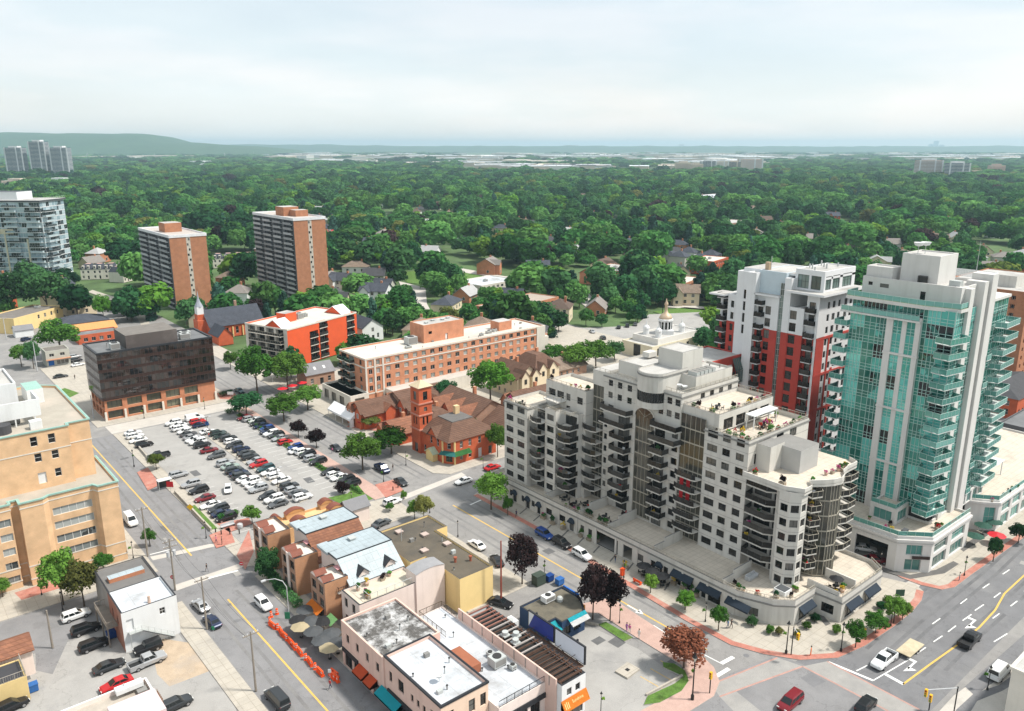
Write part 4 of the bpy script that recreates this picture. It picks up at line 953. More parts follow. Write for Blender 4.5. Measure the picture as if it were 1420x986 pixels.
pink_w = M('pink_stucco',(0.66,0.47,0.40),.85,.05,.3,c2=(.60,.42,.36),c2amt=.3,streak=.25)
pinkw2 = M('pale_pink_stucco',(0.72,0.62,0.57),.85,.05,.3,streak=.25)
black_trim = M('black_trim',(0.025,0.027,0.032),.5,.1)
verd = M('green_copper',(0.27,0.43,0.38),.7,.12,.6)
terra = M('terracotta_plaster',(0.56,0.34,0.17),.85,.08,.5)
mirror_d = GLASS('mirror_glass',[(0,(.010,.009,.009)),(.4,(.022,.016,.013)),(.7,(.035,.022,.018)),(1,(.05,.03,.024))],.04,.9)
KW = dict(fm=frame_d,gm=glass_d)
KWW = dict(fm=frame_w,gm=glass_d)
def hvac(b,x,y,z,w=2.2,d=1.6,h=1.2,m=None):
 mb = MB(); m = m or frame_a
 mb.box(x,x + w,y,y + d,z + .15,z + h,m); mb.box(x + .1,x + .3,y,y + d,z,z + .15,frame_d); mb.box(x + w - .3,x + w - .1,y,y + d,z,z + .15,frame_d)
 mb.cyl(x + w / 2,y + d / 2,z + h,z + h + .12,min(w,d) * .38,12,frame_d); mb.box(x + .12,x + w - .12,y - .03,y,z + .35,z + h - .2,trim_g); b.part('air_conditioner',mb)
def pipes(b,n,x0,x1,y0,y1,z):
 r = random.Random(n * 7 + int(x0))
 for i in range(n):
  x,y,h = r.uniform(x0,x1),r.uniform(y0,y1),r.uniform(.4,1.1); mb = MB()
  if i % 3 == 2: mb.box(x - .4,x + .4,y - .3,y + .3,z,z + .3 + h * .4,trim_g if i % 2 else frame_a)
  else: mb.cyl(x,y,z,z + h,.1,7,trim_g if i % 2 else frame_a); mb.cyl(x,y,z + h,z + h + .1,.17,7,frame_d)
  b.part('roof_pipe',mb)
def vents(b,pts,z,m=None):
 for i,(x,y) in enumerate(pts):
  mb = MB(); mb.box(x - .5,x + .5,y - .5,y + .5,z,z + .35,m or frame_a); mb.box(x - .65,x + .65,y - .65,y + .65,z + .35,z + .5,m or frame_a); b.part('roof_vent',mb)
def R4(x0,x1,y0,y1): return [(x0,y1),(x0,y0),(x1,y0),(x1,y1)]     # edges: 0 west(-X) 1 south(-Y) 2 east 3 north
def office():
 b = Bld('office_block','dark mirrored glass office block with orange brick ground floors beside the parking lot','office building',(68,259))
 x0,x1,y0,y1 = 51.2,85.2,250.9,267.2
 mb = MB(); bays = 6; w = (x1 - x0) / bays
 ops = [(i * w + .7,.6,w - 1.4,2.3,'shop') for i in range(bays)] + [(i * w + .7,3.7,w - 1.4,2.3,'shop') for i in range(bays)]
 wy = (y1 - y0) / 4
 opw = [(i * wy + .6,.6,wy - 1.2,2.3,'shop') for i in range(4)] + [(i * wy + .6,3.7,wy - 1.2,2.3,'shop') for i in range(4)]
 section(b,mb,R4(x0 + .5,x1 - .5,y0 + .5,y1),0,6.4,br_or,{0: opw,1: ops},par=0,depth=.6,fm=frame_d,gm=GLASS('tinted_glass',[(0,(.05,.05,.035)),(.6,(.12,.12,.08)),(1,(.2,.2,.14))]))
 for i in range(bays + 1): x = x0 + .5 + (x1 - x0 - 1) * i / bays; mb.box(x - .3,x + .3,y0 + .05,y0 + .49,.13,2.8,stone)
 b.part('brick_base',mb)
 mb = MB(); mb.box(x0 + .3,x1 - .3,y0 + .3,y1,6.4,20.8,dark_in,top=M('dark_roof',(.15,.155,.16),.9,.15,.3,c2=(.24,.24,.24),c2amt=.4)); b.part('core',mb)
 nx,ny,nz = 28,12,5; dz = 2.9
 def panel(w):
  q = MB(); q.face([(0.04,0,.9),(w - .04,0,.9),(w - .04,0.0,dz - .04),(0.04,0.0,dz - .04)],mirror_d)
  q.face([(0.04,0,.04),(w - .04,0,.04),(w - .04,0,.86),(.04,0,.86)],M('bronze_spandrel',(.04,.021,.017),.3,.1))
  f = M('bronze_frame',(.075,.05,.042),.4)
  for a,c,e,g in ((0,.04,0,dz),(w - .04,w,0,dz),(.04,w - .04,0,.04),(.04,w - .04,.86,.9),(.04,w - .04,dz - .04,dz)): q.raw([(a,-.05,e),(c,-.05,e),(c,-.05,g),(a,-.05,g)],[(0,1,2,3)],f)
  return q.mesh('window_panel')
 p1,p2 = panel((x1 - x0) / nx),panel((y1 - y0) / ny)
 for k in range(nz):
  for i in range(nx): b.put('window_panel',p1,(x0 + (x1 - x0) * i / nx,y0 + R.uniform(-.012,.012),6.4 + dz * k),R.uniform(-.006,.006))
  for i in range(ny): b.put('window_panel',p2,(x0 + R.uniform(-.012,.012),y1 - (y1 - y0) * i / ny,6.4 + dz * k),-math.pi / 2 + R.uniform(-.006,.006))
 mb = MB(); ring(mb,R4(x0 + .02,x1,y0 + .02,y1),20.7,21.2,.1,.5,black_trim); b.part('coping',mb)
 mb = MB(); mb.box(60,75,252.2,265,20.8,25.0,M('bronze_panel',(.09,.075,.07),.6,.1,.4,c2=(.14,.12,.11),c2amt=.4),top=M('dark_roof_gravel',(.17,.155,.14),.95,.15,.4)); b.part('plant_room',mb)
 pipes(b,8,53,84,252,266,20.8); hvac(b,56,253.5,20.8,2.6,2.4,2.0); hvac(b,76.5,254,20.8,3,2,1.8); hvac(b,78,258,20.8,3,2.4,1.5)
office()
def orange_block():
 b = Bld('care_home','peach brick block with pale bands, green copper copings and white plant room on its roof','apartment building',(22,175))
 mb = MB()
 lowp = [(-20,176),(-20,160.6),(15.2,160.6),(15.2,162.0),(16.6,162.0),(16.6,159.8),(20.4,159.8),(21.4,160.6),(29.0,160.6),(29.6,159.2),(33.2,159.2),(33.2,176)]
 F = lambda i: .35 + 2.85 * i
 wn = [(.4,F(i) + .75,6.8,1.55,'shop') for i in range(1,5)] + [(.6,1.2,2.2,1.5,'two')]
 left = [(u,F(i) + .9,2.0,1.5,'two') for i in range(5) for u in (25,29.5,33.0)]
 section(b,mb,lowp,0,17.0,br_peach,{1: left,7: wn,10: [(2 + 4 * i,F(j) + .9,1.8,1.5,'two') for i in range(3) for j in range(5)]},par=.5,cap=verd,roof=M('brownish_roof',(.36,.33,.28),.9,.1,.3,c2=(.46,.4,.34),c2amt=.4),fm=frame_w,gm=GLASS('curtained_glass',[(0,(.015,.016,.017)),(.3,(.05,.055,.055)),(.45,(.20,.22,.22)),(.75,(.36,.38,.37))]))
 for z in (1.4,15.7,4.0): ring(mb,lowp,z,z + .22,.07,-.02,stone)
 for i in range(1,5): mb.box(21.5,28.9,160.3,160.59,F(i) + 2.52,F(i) + 2.9,stone) if False else None
 tall = [(-20,200),(-20,165.5),(14.0,165.5),(27.2,165.5),(27.2,166.9),(31.2,166.9),(31.2,196),(27,200)]
 tz = 28.2
 section(b,mb,tall,17 - .6,tz,br_peach,{2: [(6.6,25.2,1.2,1.9,'sash'),(9.6,25.2,1.2,1.9,'sash'),(6.9,22.0,1.2,1.7,'sash'),(9.8,22.0,1.2,1.7,'sash'),(7.0,17.6,1.4,2.2,'door',white_m),(9.9,18.3,1.1,1.7,'sash')],4: []},par=.5,cap=verd,roof=M('brownish_roof',(.36,.33,.28)),fm=frame_w,gm=glass_d)
 ring(mb,tall,23.9,24.1,.07,-.02,stone)
 b.part('walls',mb)
 mb = MB(); ring(mb,lowp,16.75,17.05,.2,.1,verd); ring(mb,tall,tz - .2,tz + .05,.2,.1,verd); b.part('coping',mb)
 mb = MB(); section(b,mb,R4(-2,21.5,179,193),tz - .5,34.6,white_m,{},par=.5,roof=roofgrey)
 mb.box(-4,24.0,171.6,171.9,29.3,32.6,white_m); mb.box(23.7,24.0,171.95,179,29.3,32.6,white_m); mb.box(-4,-3.7,171.95,179,29.3,32.6,white_m)
 for i in range(9): x = -3.5 + 3.3 * i; mb.box(x - .12,x + .12,171.65,171.85,27.7,29.3,white_m)
 mb.box(24,27,186,193,27.7,30.8,white_m,verd); b.part('plant_room',mb)
 mb = MB(); mb.cyl(17,169.5,27.7,29.4,1.5,16,M('dark_dome',(.06,.06,.065),.7)); b.part('roof_drum',mb)
 mb = MB(); mb.box(21.4,23.4,168,169.6,27.7,29.3,white_m); b.part('roof_box',mb)
 for x,y in ((4,186),(8,187),(12,189),(13.5,187)):
  mb = MB(); mb.cyl(x,y,34.1,35.4,.12,8,trim_g); mb.cyl(x,y,35.4,35.6,.3,8,trim_g); b.part('roof_pipe',mb)
 for i in range(6): hvac(b,-2 + 4 * i,173.6,27.8,2.6,2.6,2.6,trim_g)
orange_block()
def white_shop():
 b = Bld('corner_shop','white two-storey corner building with outside stairs and grey rear roof','building',(28.6,136))
 mb = MB(); brd = M('old_red_brick',(.30,.13,.09),.9,.2,.6,c2=(.4,.3,.25),c2amt=.4)
 section(b,mb,R4(24.3,33,127,135.2),0,7.2,white_m,{1: [(.6,3.6,1.1,2.1,'door',white_m),(5.8,4.6,.9,1.2,'four')],2: [(1 + 2.6 * i,4,1.1,1.6,'sash') for i in range(3)] + [(1,.4,5,2.4,'shop')],0: [(2,4,1,1.5,'sash'),(5,4,1,1.5,'sash')]},par=.4,roof=flat_p,cap=black_trim,fm=frame_w,gm=glass_d,mats={0: brd})
 section(b,mb,R4(24.5,32.8,135.2,145.3),0,6.8,M('grey_side_wall',(.30,.28,.26),.9,.1),{2: [(1 + 2.6 * i,3.8,1.1,1.6,'sash') for i in range(3)]},par=.25,roof=M('grey_felt_roof',(.15,.145,.14),.95,.12,.4),cap=black_trim,**KWW); b.part('walls',mb)
 mb = MB(); mb.prism([(25.6,139.2),(31.4,139.2),(31.4,140.8),(25.6,140.8)],6.5,7.3,br_or,metal_p); b.part('skylight',mb)
 mb = MB(); mb.box(25.0,27.0,126.0,126.95,3.45,3.58,frame_a); n = 14
 for i in range(n): mb.box(27.0 + i * .34,27.36 + i * .34,126.0,126.95,3.4 - i * .235,3.46 - i * .235,frame_a)
 mb.tube([(27,126,3.5),(31.8,126,.2)],.07,black_trim,4); mb.tube([(25,126,4.5),(27,126,4.5),(31.8,126,1.2)],.035,frame_a,4); mb.tube([(25,126,4.0),(27,126,4.0),(31.8,126,.7)],.025,frame_a,4)
 for i in range(8): mb.tube([(25 + i * .95,126,max(.2,3.5 - max(0,i * .95 - 2) * .69)),(25 + i * .95,126,max(1.2,4.5 - max(0,i * .95 - 2) * .69))],.03,frame_a,4)
 mb.tube([(25.1,126.1,.1),(25.1,126.1,3.45)],.06,frame_a,4); b.part('outside_stair',mb)
 mb = MB(); mb.box(22.6,24.25,130,138,3.5,3.65,M('weathered_wood',(.22,.19,.16),.9,.15)); rail_mb(mb,[(24.2,130),(22.6,130),(22.6,138),(24.2,138)],3.65,1.0,MATS['weathered_wood'],None,1.2,.25)
 for y in (130.2,134,137.8): mb.box(22.6,22.8,y - .1,y + .1,0,3.5,MATS['weathered_wood'])
 b.part('wooden_gallery',mb)
 mb = MB(); mb.cyl(29,128.2,6.8,8.0,.28,8,M('clay_pot',(.5,.36,.28),.8),r1=.2); b.part('chimney',mb)
 mb = MB(); mb.prism([(24.5,135.4),(24.3,137),(24.45,145)],.1,.12,grass_m) if False else None
white_shop()
def left_small():
 b = Bld('small_house','low house with rust shingle roof and pink wall at the left edge','house',(6,133))
 mb = MB(); mb.box(-8,12.0,130.6,134.6,0,4.4,pinkw2); mb.gable(-8,12,130.4,135.8,4.4,1.4,'x',shing_r,pinkw2,.3); b.part('walls',mb)
 b = Bld('yellow_shed','yellow stucco shed with dark railed roof deck at the left edge','building',(4,125))
 mb = MB(); section(b,mb,R4(-8,10.2,124.2,129.6),0,4.0,M('mustard_stucco',(.62,.47,.22),.9,.08),{},par=.1,roof=M('black_deck',(.05,.05,.055),.9)); b.part('walls',mb)
 mb = MB(); rail_mb(mb,[(-8,124.3),(10.1,124.3),(10.1,129.4)],4.0,1.0,M('grey_wood_rail',(.32,.29,.25),.9),None,1.4,.3); b.part('railing',mb)
 b = Bld('shop','low shop with pink parapet and gravel roof at the lower left edge','building',(18,104))
 mb = MB(); section(b,mb,R4(8,23.2,92,110.2),0,5.6,pinkw2,{},par=.7,roof=M('gravel_roof',(.40,.36,.31),.95,.15,.8,c2=(.3,.25,.2),c2amt=.4),cap=white_m); b.part('walls',mb)
 mb = MB(); mb.box(17,23.1,100.4,105.8,4.9,6.4,M('mauve_box',(.62,.50,.50),.9,.05)); b.part('roof_box',mb)
 mb = MB(); mb.tube([(20,109.2,5),(20,109.2,6.6)],.1,frame_a); mb.box(18.8,22.4,108.4,109.6,5.6,6.3,white_m); b.part('air_conditioner',mb); vents(b,[(22.0,108.2)],4.9,trim_g)
 mb = MB(); mb.prism([(12.8,104.5),(16.4,105),(16.3,106.4),(12.6,106)],4.9,5.2,white_m); b.part('skylight',mb)
 mb = MB()
 for i in range(6): mb.tube([(23.6,104 + i * .5,2.6),(23.6,104 + i * .5,5.6)],.04,M('rusty_iron',(.25,.14,.08),.8),4); mb.tube([(23.6,104,2.8 + i * .5),(23.6,106.6,2.8 + i * .5)],.04,MATS['rusty_iron'],4)
 b.part('iron_trellis',mb)
 b = Bld('shop','brown flat-roofed shed at the bottom edge below the sandy lot','building',(30,92))
 mb = MB(); section(b,mb,R4(24.3,33.0,84,93.6),0,4.0,br_brown,{},par=.1,roof=flat_b); b.part('walls',mb)
left_small()
br_side = BRICK('tan_side_brick',(.45,.22,.115),(.40,.19,.10),(.42,.28,.18))
def town_houses():
 hood = M('rust_metal_hood',(.19,.065,.042),.7,.15)
 def house(name,label,Y0,Y1,bay0,bay1,roofm,z_top,deck=False):
  b = Bld(name,label,'town house',(61,(Y0 + Y1) / 2)); mb = MB()
  # street bay in brick with flat roof and hoods
  L = bay1 - bay0
  ops = [(.5 + j * (L - 1.0) / 2.0 * 1.0,z,(L - 2.2) / 2,1.7,'four') for j in (0,1) for z in (2.9,5.4)]
  section(b,mb,R4(53.0,57.6,bay0,bay1),0,7.75,br_brown,{0: [(.6,5.2,L * .3,1.7,'four'),(L * .62,5.2,L * .3,1.7,'four'),(.6,2.7,L * .3,1.7,'four'),(L * .62,2.7,L * .3,1.7,'four'),(.6,.3,L * .6,2.0,'shop')]},par=.35,roof=M('cream_flat_roof',(.56,.53,.48),.9,.08),cap=black_trim,mats={1: br_side},**KW)
  mb.box(52.85,52.99,bay0 + L * .42,bay0 + L * .58,.2,8.0,pinkw2)
  # gambrel block
  section(b,mb,R4(57.6,68.2,Y0,Y1),0,5.6,pinkw2,{},par=0,**KW)
  ym = Y0 + (Y1 - Y0) * .42; yn = Y1
  for x in (57.7,68.1):
   mb.face([(x,Y1,5.6),(x,Y0,5.6),(x,ym,9.3),(x,Y1,9.3)][::1 if x < 60 else -1],pinkw2)
  b.part('walls',mb)
  mb = MB(); e = .25
  P = [(57.4,Y0 - .35,5.35),(68.5,Y0 - .35,5.35),(68.5,ym,9.35),(57.4,ym,9.35)]
  mb.raw(P + [(x,y,z + .2) for x,y,z in P],[(4,5,6,7),(3,2,1,0),(0,1,5,4),(1,2,6,5),(3,0,4,7)],roofm); b.part('sloping_roof',mb)
  mb = MB(); mb.box(57.3,68.6,ym,Y1 + .1,9.32,9.6,metal_p); ring(mb,R4(57.3,68.6,ym,Y1 + .1),9.5,9.68,.06,.12,black_trim); mb.box(57.0,59,ym + 3.0,Y1 + .2,9.2,9.75,metal_p) ; b.part('flat_roof',mb)
  vents(b,[(63,Y1 - 2)],9.6)
  for t in ((.12,.48),(.55,.9)) if L > 5.5 else ((.05,.42),(.55,.93)):
   mb = MB(); a,c = bay0 + L * t[0],bay0 + L * t[1]
   mb.prism([(53.1,a),(54.8,a),(54.8,c),(53.1,c)],7.72,7.8,hood); n = 6
   for i in range(n):
    y0,y1 = a + (c - a) * i / n,a + (c - a) * (i + 1) / n; h0,h1 = .75 * math.sin(math.pi * i / n),.75 * math.sin(math.pi * (i + 1) / n)
    mb.face([(52.9,y0,7.8 + h0),(55.1,y0,7.8 + h0),(55.1,y1,7.8 + h1),(52.9,y1,7.8 + h1)],hood)
   mb.face([(52.9,a + (c - a) * i / n,7.8 + .75 * math.sin(math.pi * i / n)) for i in range(n,-1,-1)],pinkw2); mb.face([(55.1,a + (c - a) * i / n,7.8 + .75 * math.sin(math.pi * i / n)) for i in range(n + 1)],hood); b.part('window_hood',mb)
  mb = MB(); mb.box(56.6,57.5,Y0 + 1.2,Y0 + 4.5,5.0,5.15,conc_w); rail_mb(mb,[(57.4,Y0 + 1.2),(55.6,Y0 + 1.2),(55.6,Y0 + 4.5),(57.4,Y0 + 4.5)],5.3,.9,black_trim,None,1.2,.25); mb.box(55.5,57.5,Y0 + 1.1,Y0 + 4.6,5.1,5.3,conc_w); b.part('balcony',mb)
  # two awninged gable windows
  b.put('window',window_mesh(1.2,1.3,'four',frame_w,glass_d),(57.62,ym + .4,6.7),-math.pi / 2); mb = MB(); mb.prism([(56.9,ym - 1.0),(57.68,ym - 1.0),(57.68,ym + .6),(56.9,ym + .6)],8.05,8.15,awn_navy if False else M('rose_awning',(.6,.3,.32),.8)); b.part('awning',mb)
  return b
 b1 = house('town_house','brown brick town house with rust shingle slope, farthest of the three in its row',124.3,134.6,136.2,143.3,shing_r,9)
 b2 = house('town_house','brown brick town house with two dormers on pale metal roof, middle of the row',111.6,123.2,124.4,130.2,metal_p,9)
 for x in (59.6,65.0):
  mb = MB(); y,z = 113.2,6.4
  mb.box(x,x + 2.0,y - .4,y + 2.2,z - .6,z + .9,pinkw2); mb.gable(x,x + 2,y - .4,y + 3.2,z + .9,.9,'y',black_trim,pinkw2,.25,.1); o = b2.part('dormer',mb)
  b2.put('window',window_mesh(1.1,.9,'two',frame_w,glass_d),(x + .45,y - .45,z - .3),0)
 b = Bld('town_house','pale pink town house with rooftop terrace and tall curved end wall, nearest of the row','town house',(62,109)); mb = MB()
 section(b,mb,R4(53.2,57.7,113.2,118.6),0,7.75,br_brown,{0: [(.5,5.2,1.6,1.7,'four'),(3.2,5.2,1.6,1.7,'four'),(.5,2.7,1.6,1.7,'four'),(3.2,2.7,1.6,1.7,'four'),(.5,.2,4,2.1,'shop')]},par=.35,roof=MATS['cream_flat_roof'],cap=black_trim,mats={1: br_side},**KW)
 section(b,mb,R4(55.4,68.0,105.3,111.5),0,6.6,pinkw2,{0: [(1,4,1.1,1.8,'sash'),(3.6,4,1.1,1.8,'sash'),(1,.2,4.2,2.4,'shop')]},par=.5,roof=M('gravel_terrace',(.52,.47,.38),.95,.12,.8,c2=(.3,.27,.22),c2amt=.3),cap=black_trim,**KW)
 mb.box(66.4,72.4,105.0,108.2,0,8.2,pinkw2)
 n = 10; pr = [(66.4 + 6.0 * i / n,8.2 + (0.45 * (1 - ((i - n * .5) / (n * .5)) ** 2))) for i in range(n + 1)]
 mb.face([(x,105.0,z) for x,z in pr],pinkw2)
 for i in range(n): mb.face([(pr[i][0],104.9,pr[i][1]),(pr[i + 1][0],104.9,pr[i + 1][1]),(pr[i + 1][0],108.3,pr[i + 1][1]),(pr[i][0],108.3,pr[i][1])],M('grey_barrel_roof',(.27,.27,.28),.8,.1))
 b.part('walls',mb)
 mb = MB(); rail_mb(mb,[(57.5,111),(57.5,105.8),(66,105.8)],6.6,.9,frame_a,None,1.6); b.part('terrace_railing',mb)
 for a in (113.5,116.2):
  mb = MB(); n = 6
  for i in range(n):
   y0,y1 = a + 2.0 * i / n,a + 2.0 * (i + 1) / n; h0,h1 = .7 * math.sin(math.pi * i / n),.7 * math.sin(math.pi * (i + 1) / n)
   mb.face([(53.1,y0,7.8 + h0),(55.3,y0,7.8 + h0),(55.3,y1,7.8 + h1),(53.1,y1,7.8 + h1)],hood)
  mb.face([(53.1,a + 2.0 * i / n,7.8 + .7 * math.sin(math.pi * i / n)) for i in range(n,-1,-1)],pinkw2); b.part('window_hood',mb)
 mb = MB(); ym = 113.4; mb.raw([(52.9,118,2.9),(52.9,113.6,2.9),(51.6,113.6,2.1),(51.6,118,2.1)],[(0,1,2,3),(3,2,1,0)],M('orange_awning',(.80,.25,.03),.8)); b.part('awning',mb)
 mb = MB(); mb.raw([(53.4,112,2.8),(53.4,109.4,2.8),(52.0,109.4,2.0),(52.0,112,2.0)],[(0,1,2,3),(3,2,1,0)],M('green_awning',(.25,.50,.20),.8)); b.part('awning',mb)
 # courtyard building with barrel roofs
 b = Bld('courtyard_building','low terracotta courtyard building with small rounded rust roofs next to the parking lot','building',(66,147)); mb = MB()
 section(b,mb,R4(58.8,73.6,144.2,150.2),0,3.4,terra,{1: []},par=.4,roof=M('terracotta_floor',(.62,.42,.22),.9,.08)); b.part('walls',mb)
 for x,y,w,d in ((59.0,148.3,2.2,1.8),(62.4,149.0,4.4,1.6),(61.8,144.6,3.4,1.8),(70.2,148.8,3.2,1.8),(70.6,145.2,3.4,2.0)):
  mb = MB(); n = 7; pr = [(x + w * i / n,4.2 + .8 * math.sin(math.pi * i / n)) for i in range(n + 1)]
  mb.box(x + .1,x + w - .1,y + .1,y + d - .1,3.0,4.2,terra)
  for i in range(n): mb.face([(pr[i][0],y - .1,pr[i][1]),(pr[i + 1][0],y - .1,pr[i + 1][1]),(pr[i + 1][0],y + d,pr[i + 1][1]),(pr[i][0],y + d,pr[i][1])],hood)
  mb.face([(p,y,z) for p,z in pr],M('orange_plaster',(.52,.28,.12),.8)); mb.face([(p,y + d - .05,z) for p,z in pr[::-1]],terra); b.part('barrel_roof',mb)
 mb = MB(); mb.box(74.0,79.2,143.4,147.2,0,3.6,pinkw2); mb.gable(74,79.2,143.4,147.2,3.6,1.6,'x',M('grey_shingle',(.20,.20,.21),.9,.1),pinkw2,.3); b.part('side_wing',mb)
town_houses()
def yellow_flat():
 b = Bld('flat_roof_shop','yellow building with wide stained brown flat roof beside the town houses','building',(74,113)); mb = MB()
 section(b,mb,[(69.2,125.2),(69.2,111.2),(72.6,111.2),(72.6,100.7),(80.0,100.7),(80.0,118.5),(82.6,118.5),(82.6,125.2)],0,7.0,yellow_w,{5: [(2,.3,10,2.6,'shop')],7: [(2,.3,8,2.6,'shop')]},par=.3,roof=flat_b,cap=flat_b,**KW); b.part('walls',mb)
 vents(b,[(74,122.6),(77.2,118.4),(78.4,112.6),(73.6,113.2)],6.7,M('pinkish_vent',(.45,.36,.32),.8))
 for x,y in ((75.8,106.4),(78.2,105)):
  mb = MB(); mb.cyl(x,y,6.7,7.5,.22,8,M('rusty_vent',(.30,.09,.05),.8)); mb.cyl(x,y,7.5,7.75,.34,8,MATS['rusty_vent']); b.part('roof_pipe',mb)
 pipes(b,8,73,80,102,124,6.7)
 mb = MB(); mb.tube([(72.6,119.5,6.7),(72.6,119.5,9.4)],.06,frame_a); b.part('mast',mb)
yellow_flat()
def pink_shops():
 b = Bld('shop_row','long pink two-storey shop row with mottled tar roof, white roof deck and turquoise awning','shop building',(57,85)); mb = MB()
 store = lambda a,n: [(a + 2.9 * i,.2,2.4,2.3,'shop') for i in range(n)]
 section(b,mb,R4(50.1,60.2,88.9,101.6),0,8.0,pink_w,{0: [(1.5 + 3.0 * i,4.8,.9,1.5,'sash') for i in range(4)] + store(.6,4),1: []},par=.35,roof=tar_m,cap=pink_w,**KW)
 section(b,mb,R4(50.3,58.3,74.6,88.9),0,8.45,pink_w,{0: [(1.2,4.9,.8,1.7,'sash'),(3.6,4.7,1.5,2.0,'two'),(6.9,4.9,.7,1.2,'sash'),(8.4,4.9,.7,1.2,'sash'),(9.9,4.9,.7,1.2,'sash'),(11.8,4.7,1.0,1.9,'sash')] + store(.4,4),1: [(1.0,5.0,1.1,2.0,'sash'),(4.6,5,1.1,2,'sash'),(6.6,5,1,2,'sash')]},par=.5,roof=flat_p,cap=black_trim,mats={1: M('apricot_stucco',(.72,.54,.42),.85,.05,.3,streak=.2)},**KW)
 ring(mb,R4(50.3,58.3,74.6,88.9),8.2,8.5,.1,.1,black_trim)
 section(b,mb,R4(58.4,67.0,72.4,98.2),0,5.3,pinkw2,{1: [(1 + 2.4 * i,.3,1.9,2.4,'shop') for i in range(3)]},par=.15,roof=flat_p,**KW)
 mb.box(67.0,67.25,70.2,93.6,0,7.0,pink_w)
 for i in range(9): mb.box(66.93,66.99,71.5 + 2.6 * i,71.6 + 2.6 * i,5.35,6.95,trim_g)
 section(b,mb,R4(67.26,72.0,69.2,92.0),0,6.4,white_m,{1: [(1.0,4.2,.95,1.2,'sash'),(2.7,4.2,.95,1.2,'sash'),(.5,.2,3.8,2.2,'shop')]},par=.6,roof=M('charcoal_deck',(.04,.038,.036),.9,.2),cap=black_trim,**KW); b.part('walls',mb)
 mb = MB(); wood = M('dark_timber',(.085,.045,.03),.85,.2,1.5)
 for i in range(24):
  y = 69.8 + .95 * i; red = y > 86
  mb.box(67.35,71.9,y,y + .16,6.42,6.62,M('faded_red_timber',(.28,.13,.10),.9,.15) if red else (M('bleached_timber',(.40,.36,.34),.9,.1) if i % 2 and y > 78 else wood))
 for x in (67.6,71.6): mb.box(x - .08,x + .08,69.6,91.8,6.2,6.42,wood)
 for i in range(16): mb.box(67.5,71.6,70 + .5 * i,70.06 + .5 * i,6.64,6.7,wood)
 b.part('timber_slats',mb)
 mb = MB(); rail_mb(mb,[(58.5,72.5),(66.9,72.5)],5.3,1.0,black_trim,None,1.4,.25); rail_mb(mb,[(62.3,90.4),(62.3,98),(66.8,98),(66.8,93.8)],5.3,1.0,M('brown_rail',(.10,.075,.05),.8),None,1.3,.3); b.part('deck_railing',mb)
 mb = MB(); mb.box(59,61.6,80.5,85.8,5.15,6.6,M('rust_roof_box',(.30,.11,.06),.8,.1)); b.part('stair_box',mb)
 pipes(b,7,59,66,74,97,5.15); pipes(b,6,51,57.5,76,88,7.95); pipes(b,6,51,59,90,100,7.65); hvac(b,63.2,79.2,5.2,2.2,1.8,1.5); hvac(b,65,77.4,5.2,.9,.9,.8); hvac(b,64.4,82,5.2,.9,.9,.7)
 for i,y in enumerate((80.9,82.2,83.4)): mb = MB(); mb.cyl(68.6 + (i % 2) * 1.2,y,6.6,7.3,.5,12,frame_a); mb.box(68.0 + (i % 2) * 1.2,69.2 + (i % 2) * 1.2,y - .6,y + .6,6.62,6.8,frame_a); b.part('air_conditioner',mb)
 mb = MB(); mb.tube([(53.4,79.4,7.9),(53.4,79.4,9.0)],.05,frame_a); mb.lathe(53.4,79.4,[(.06,8.7),(.45,8.85),(.6,9.2),(.5,9.2),(.05,8.8)],12,white_m); b.part('satellite_dish',mb)
 def aw(y0,y1,m,z=3.2):
  mb = MB(); q = [(50.05,y1,z),(50.05,y0,z),(48.7,y0,z - .75),(48.7,y1,z - .75)]; mb.raw(q,[(0,1,2,3),(3,2,1,0)],m); mb.raw([q[3],q[2],(48.7,y0,z - 1.05),(48.7,y1,z - 1.05)],[(0,1,2,3),(3,2,1,0)],m)
  for y in (y0,y1): mb.raw([(50.05,y,z),(48.7,y,z - .75),(48.7,y,z - 1.05),(50.05,y,z - 1.05)],[(0,1,2,3),(3,2,1,0)],m)
  b.part('awning',mb)
 teal = M('turquoise_awning',(.015,.42,.50),.7,.06); orr = M('orange_red_awning',(.70,.12,.04),.7,.06)
 aw(84.0,89.6,teal); aw(93.4,96.2,orr); aw(90.8,93.0,orr)
 mb = MB(); mb.box(49.98,50.28,75,88,2.7,3.5,black_trim); mb.box(49.9,50.09,96.5,101.4,2.7,3.4,black_trim); mb.box(58.4,67,72.2,72.39,2.9,3.7,black_trim); b.part('shop_sign',mb)
 # the orange sign on the white end
 mb = MB(); om = M('orange_sign',(.80,.27,.035),.6,.04); y = 69.15
 mb.raw([(67.1,y,3.9),(72.1,y,3.9),(72.1,y - .9,2.5),(67.1,y - .9,2.5)],[(3,2,1,0),(0,1,2,3)],om)
 for x in (67.1,72.1): mb.raw([(x,y,3.9),(x,y - .9,2.5),(x,y,2.5)],[(0,1,2),(2,1,0)],om)
 o = b.part('awning_sign',mb); o['label'] = 'orange sloping awning sign with pale lettering'
 cr = M('cream_lettering',(.85,.62,.25),.7)
 def text(body,size,loc,rot,m,name,parent):
  c = bpy.data.curves.new(name,'FONT'); c.body = body; c.size = size; c.extrude = .012; c.align_x = 'CENTER'; c.align_y = 'CENTER'
  tmp = bpy.data.objects.new(name,c); COL.objects.link(tmp); dg = bpy.context.evaluated_depsgraph_get(); me = bpy.data.meshes.new_from_object(tmp.evaluated_get(dg)); bpy.data.objects.remove(tmp)
  me.materials.clear(); me.materials.append(m); ob = bpy.data.objects.new(name,me); COL.objects.link(ob); ob.parent = parent; ob.location = loc; ob.rotation_euler = rot; return ob
 globals()['sign_text'] = text
 tl = math.atan2(1.4,.9)
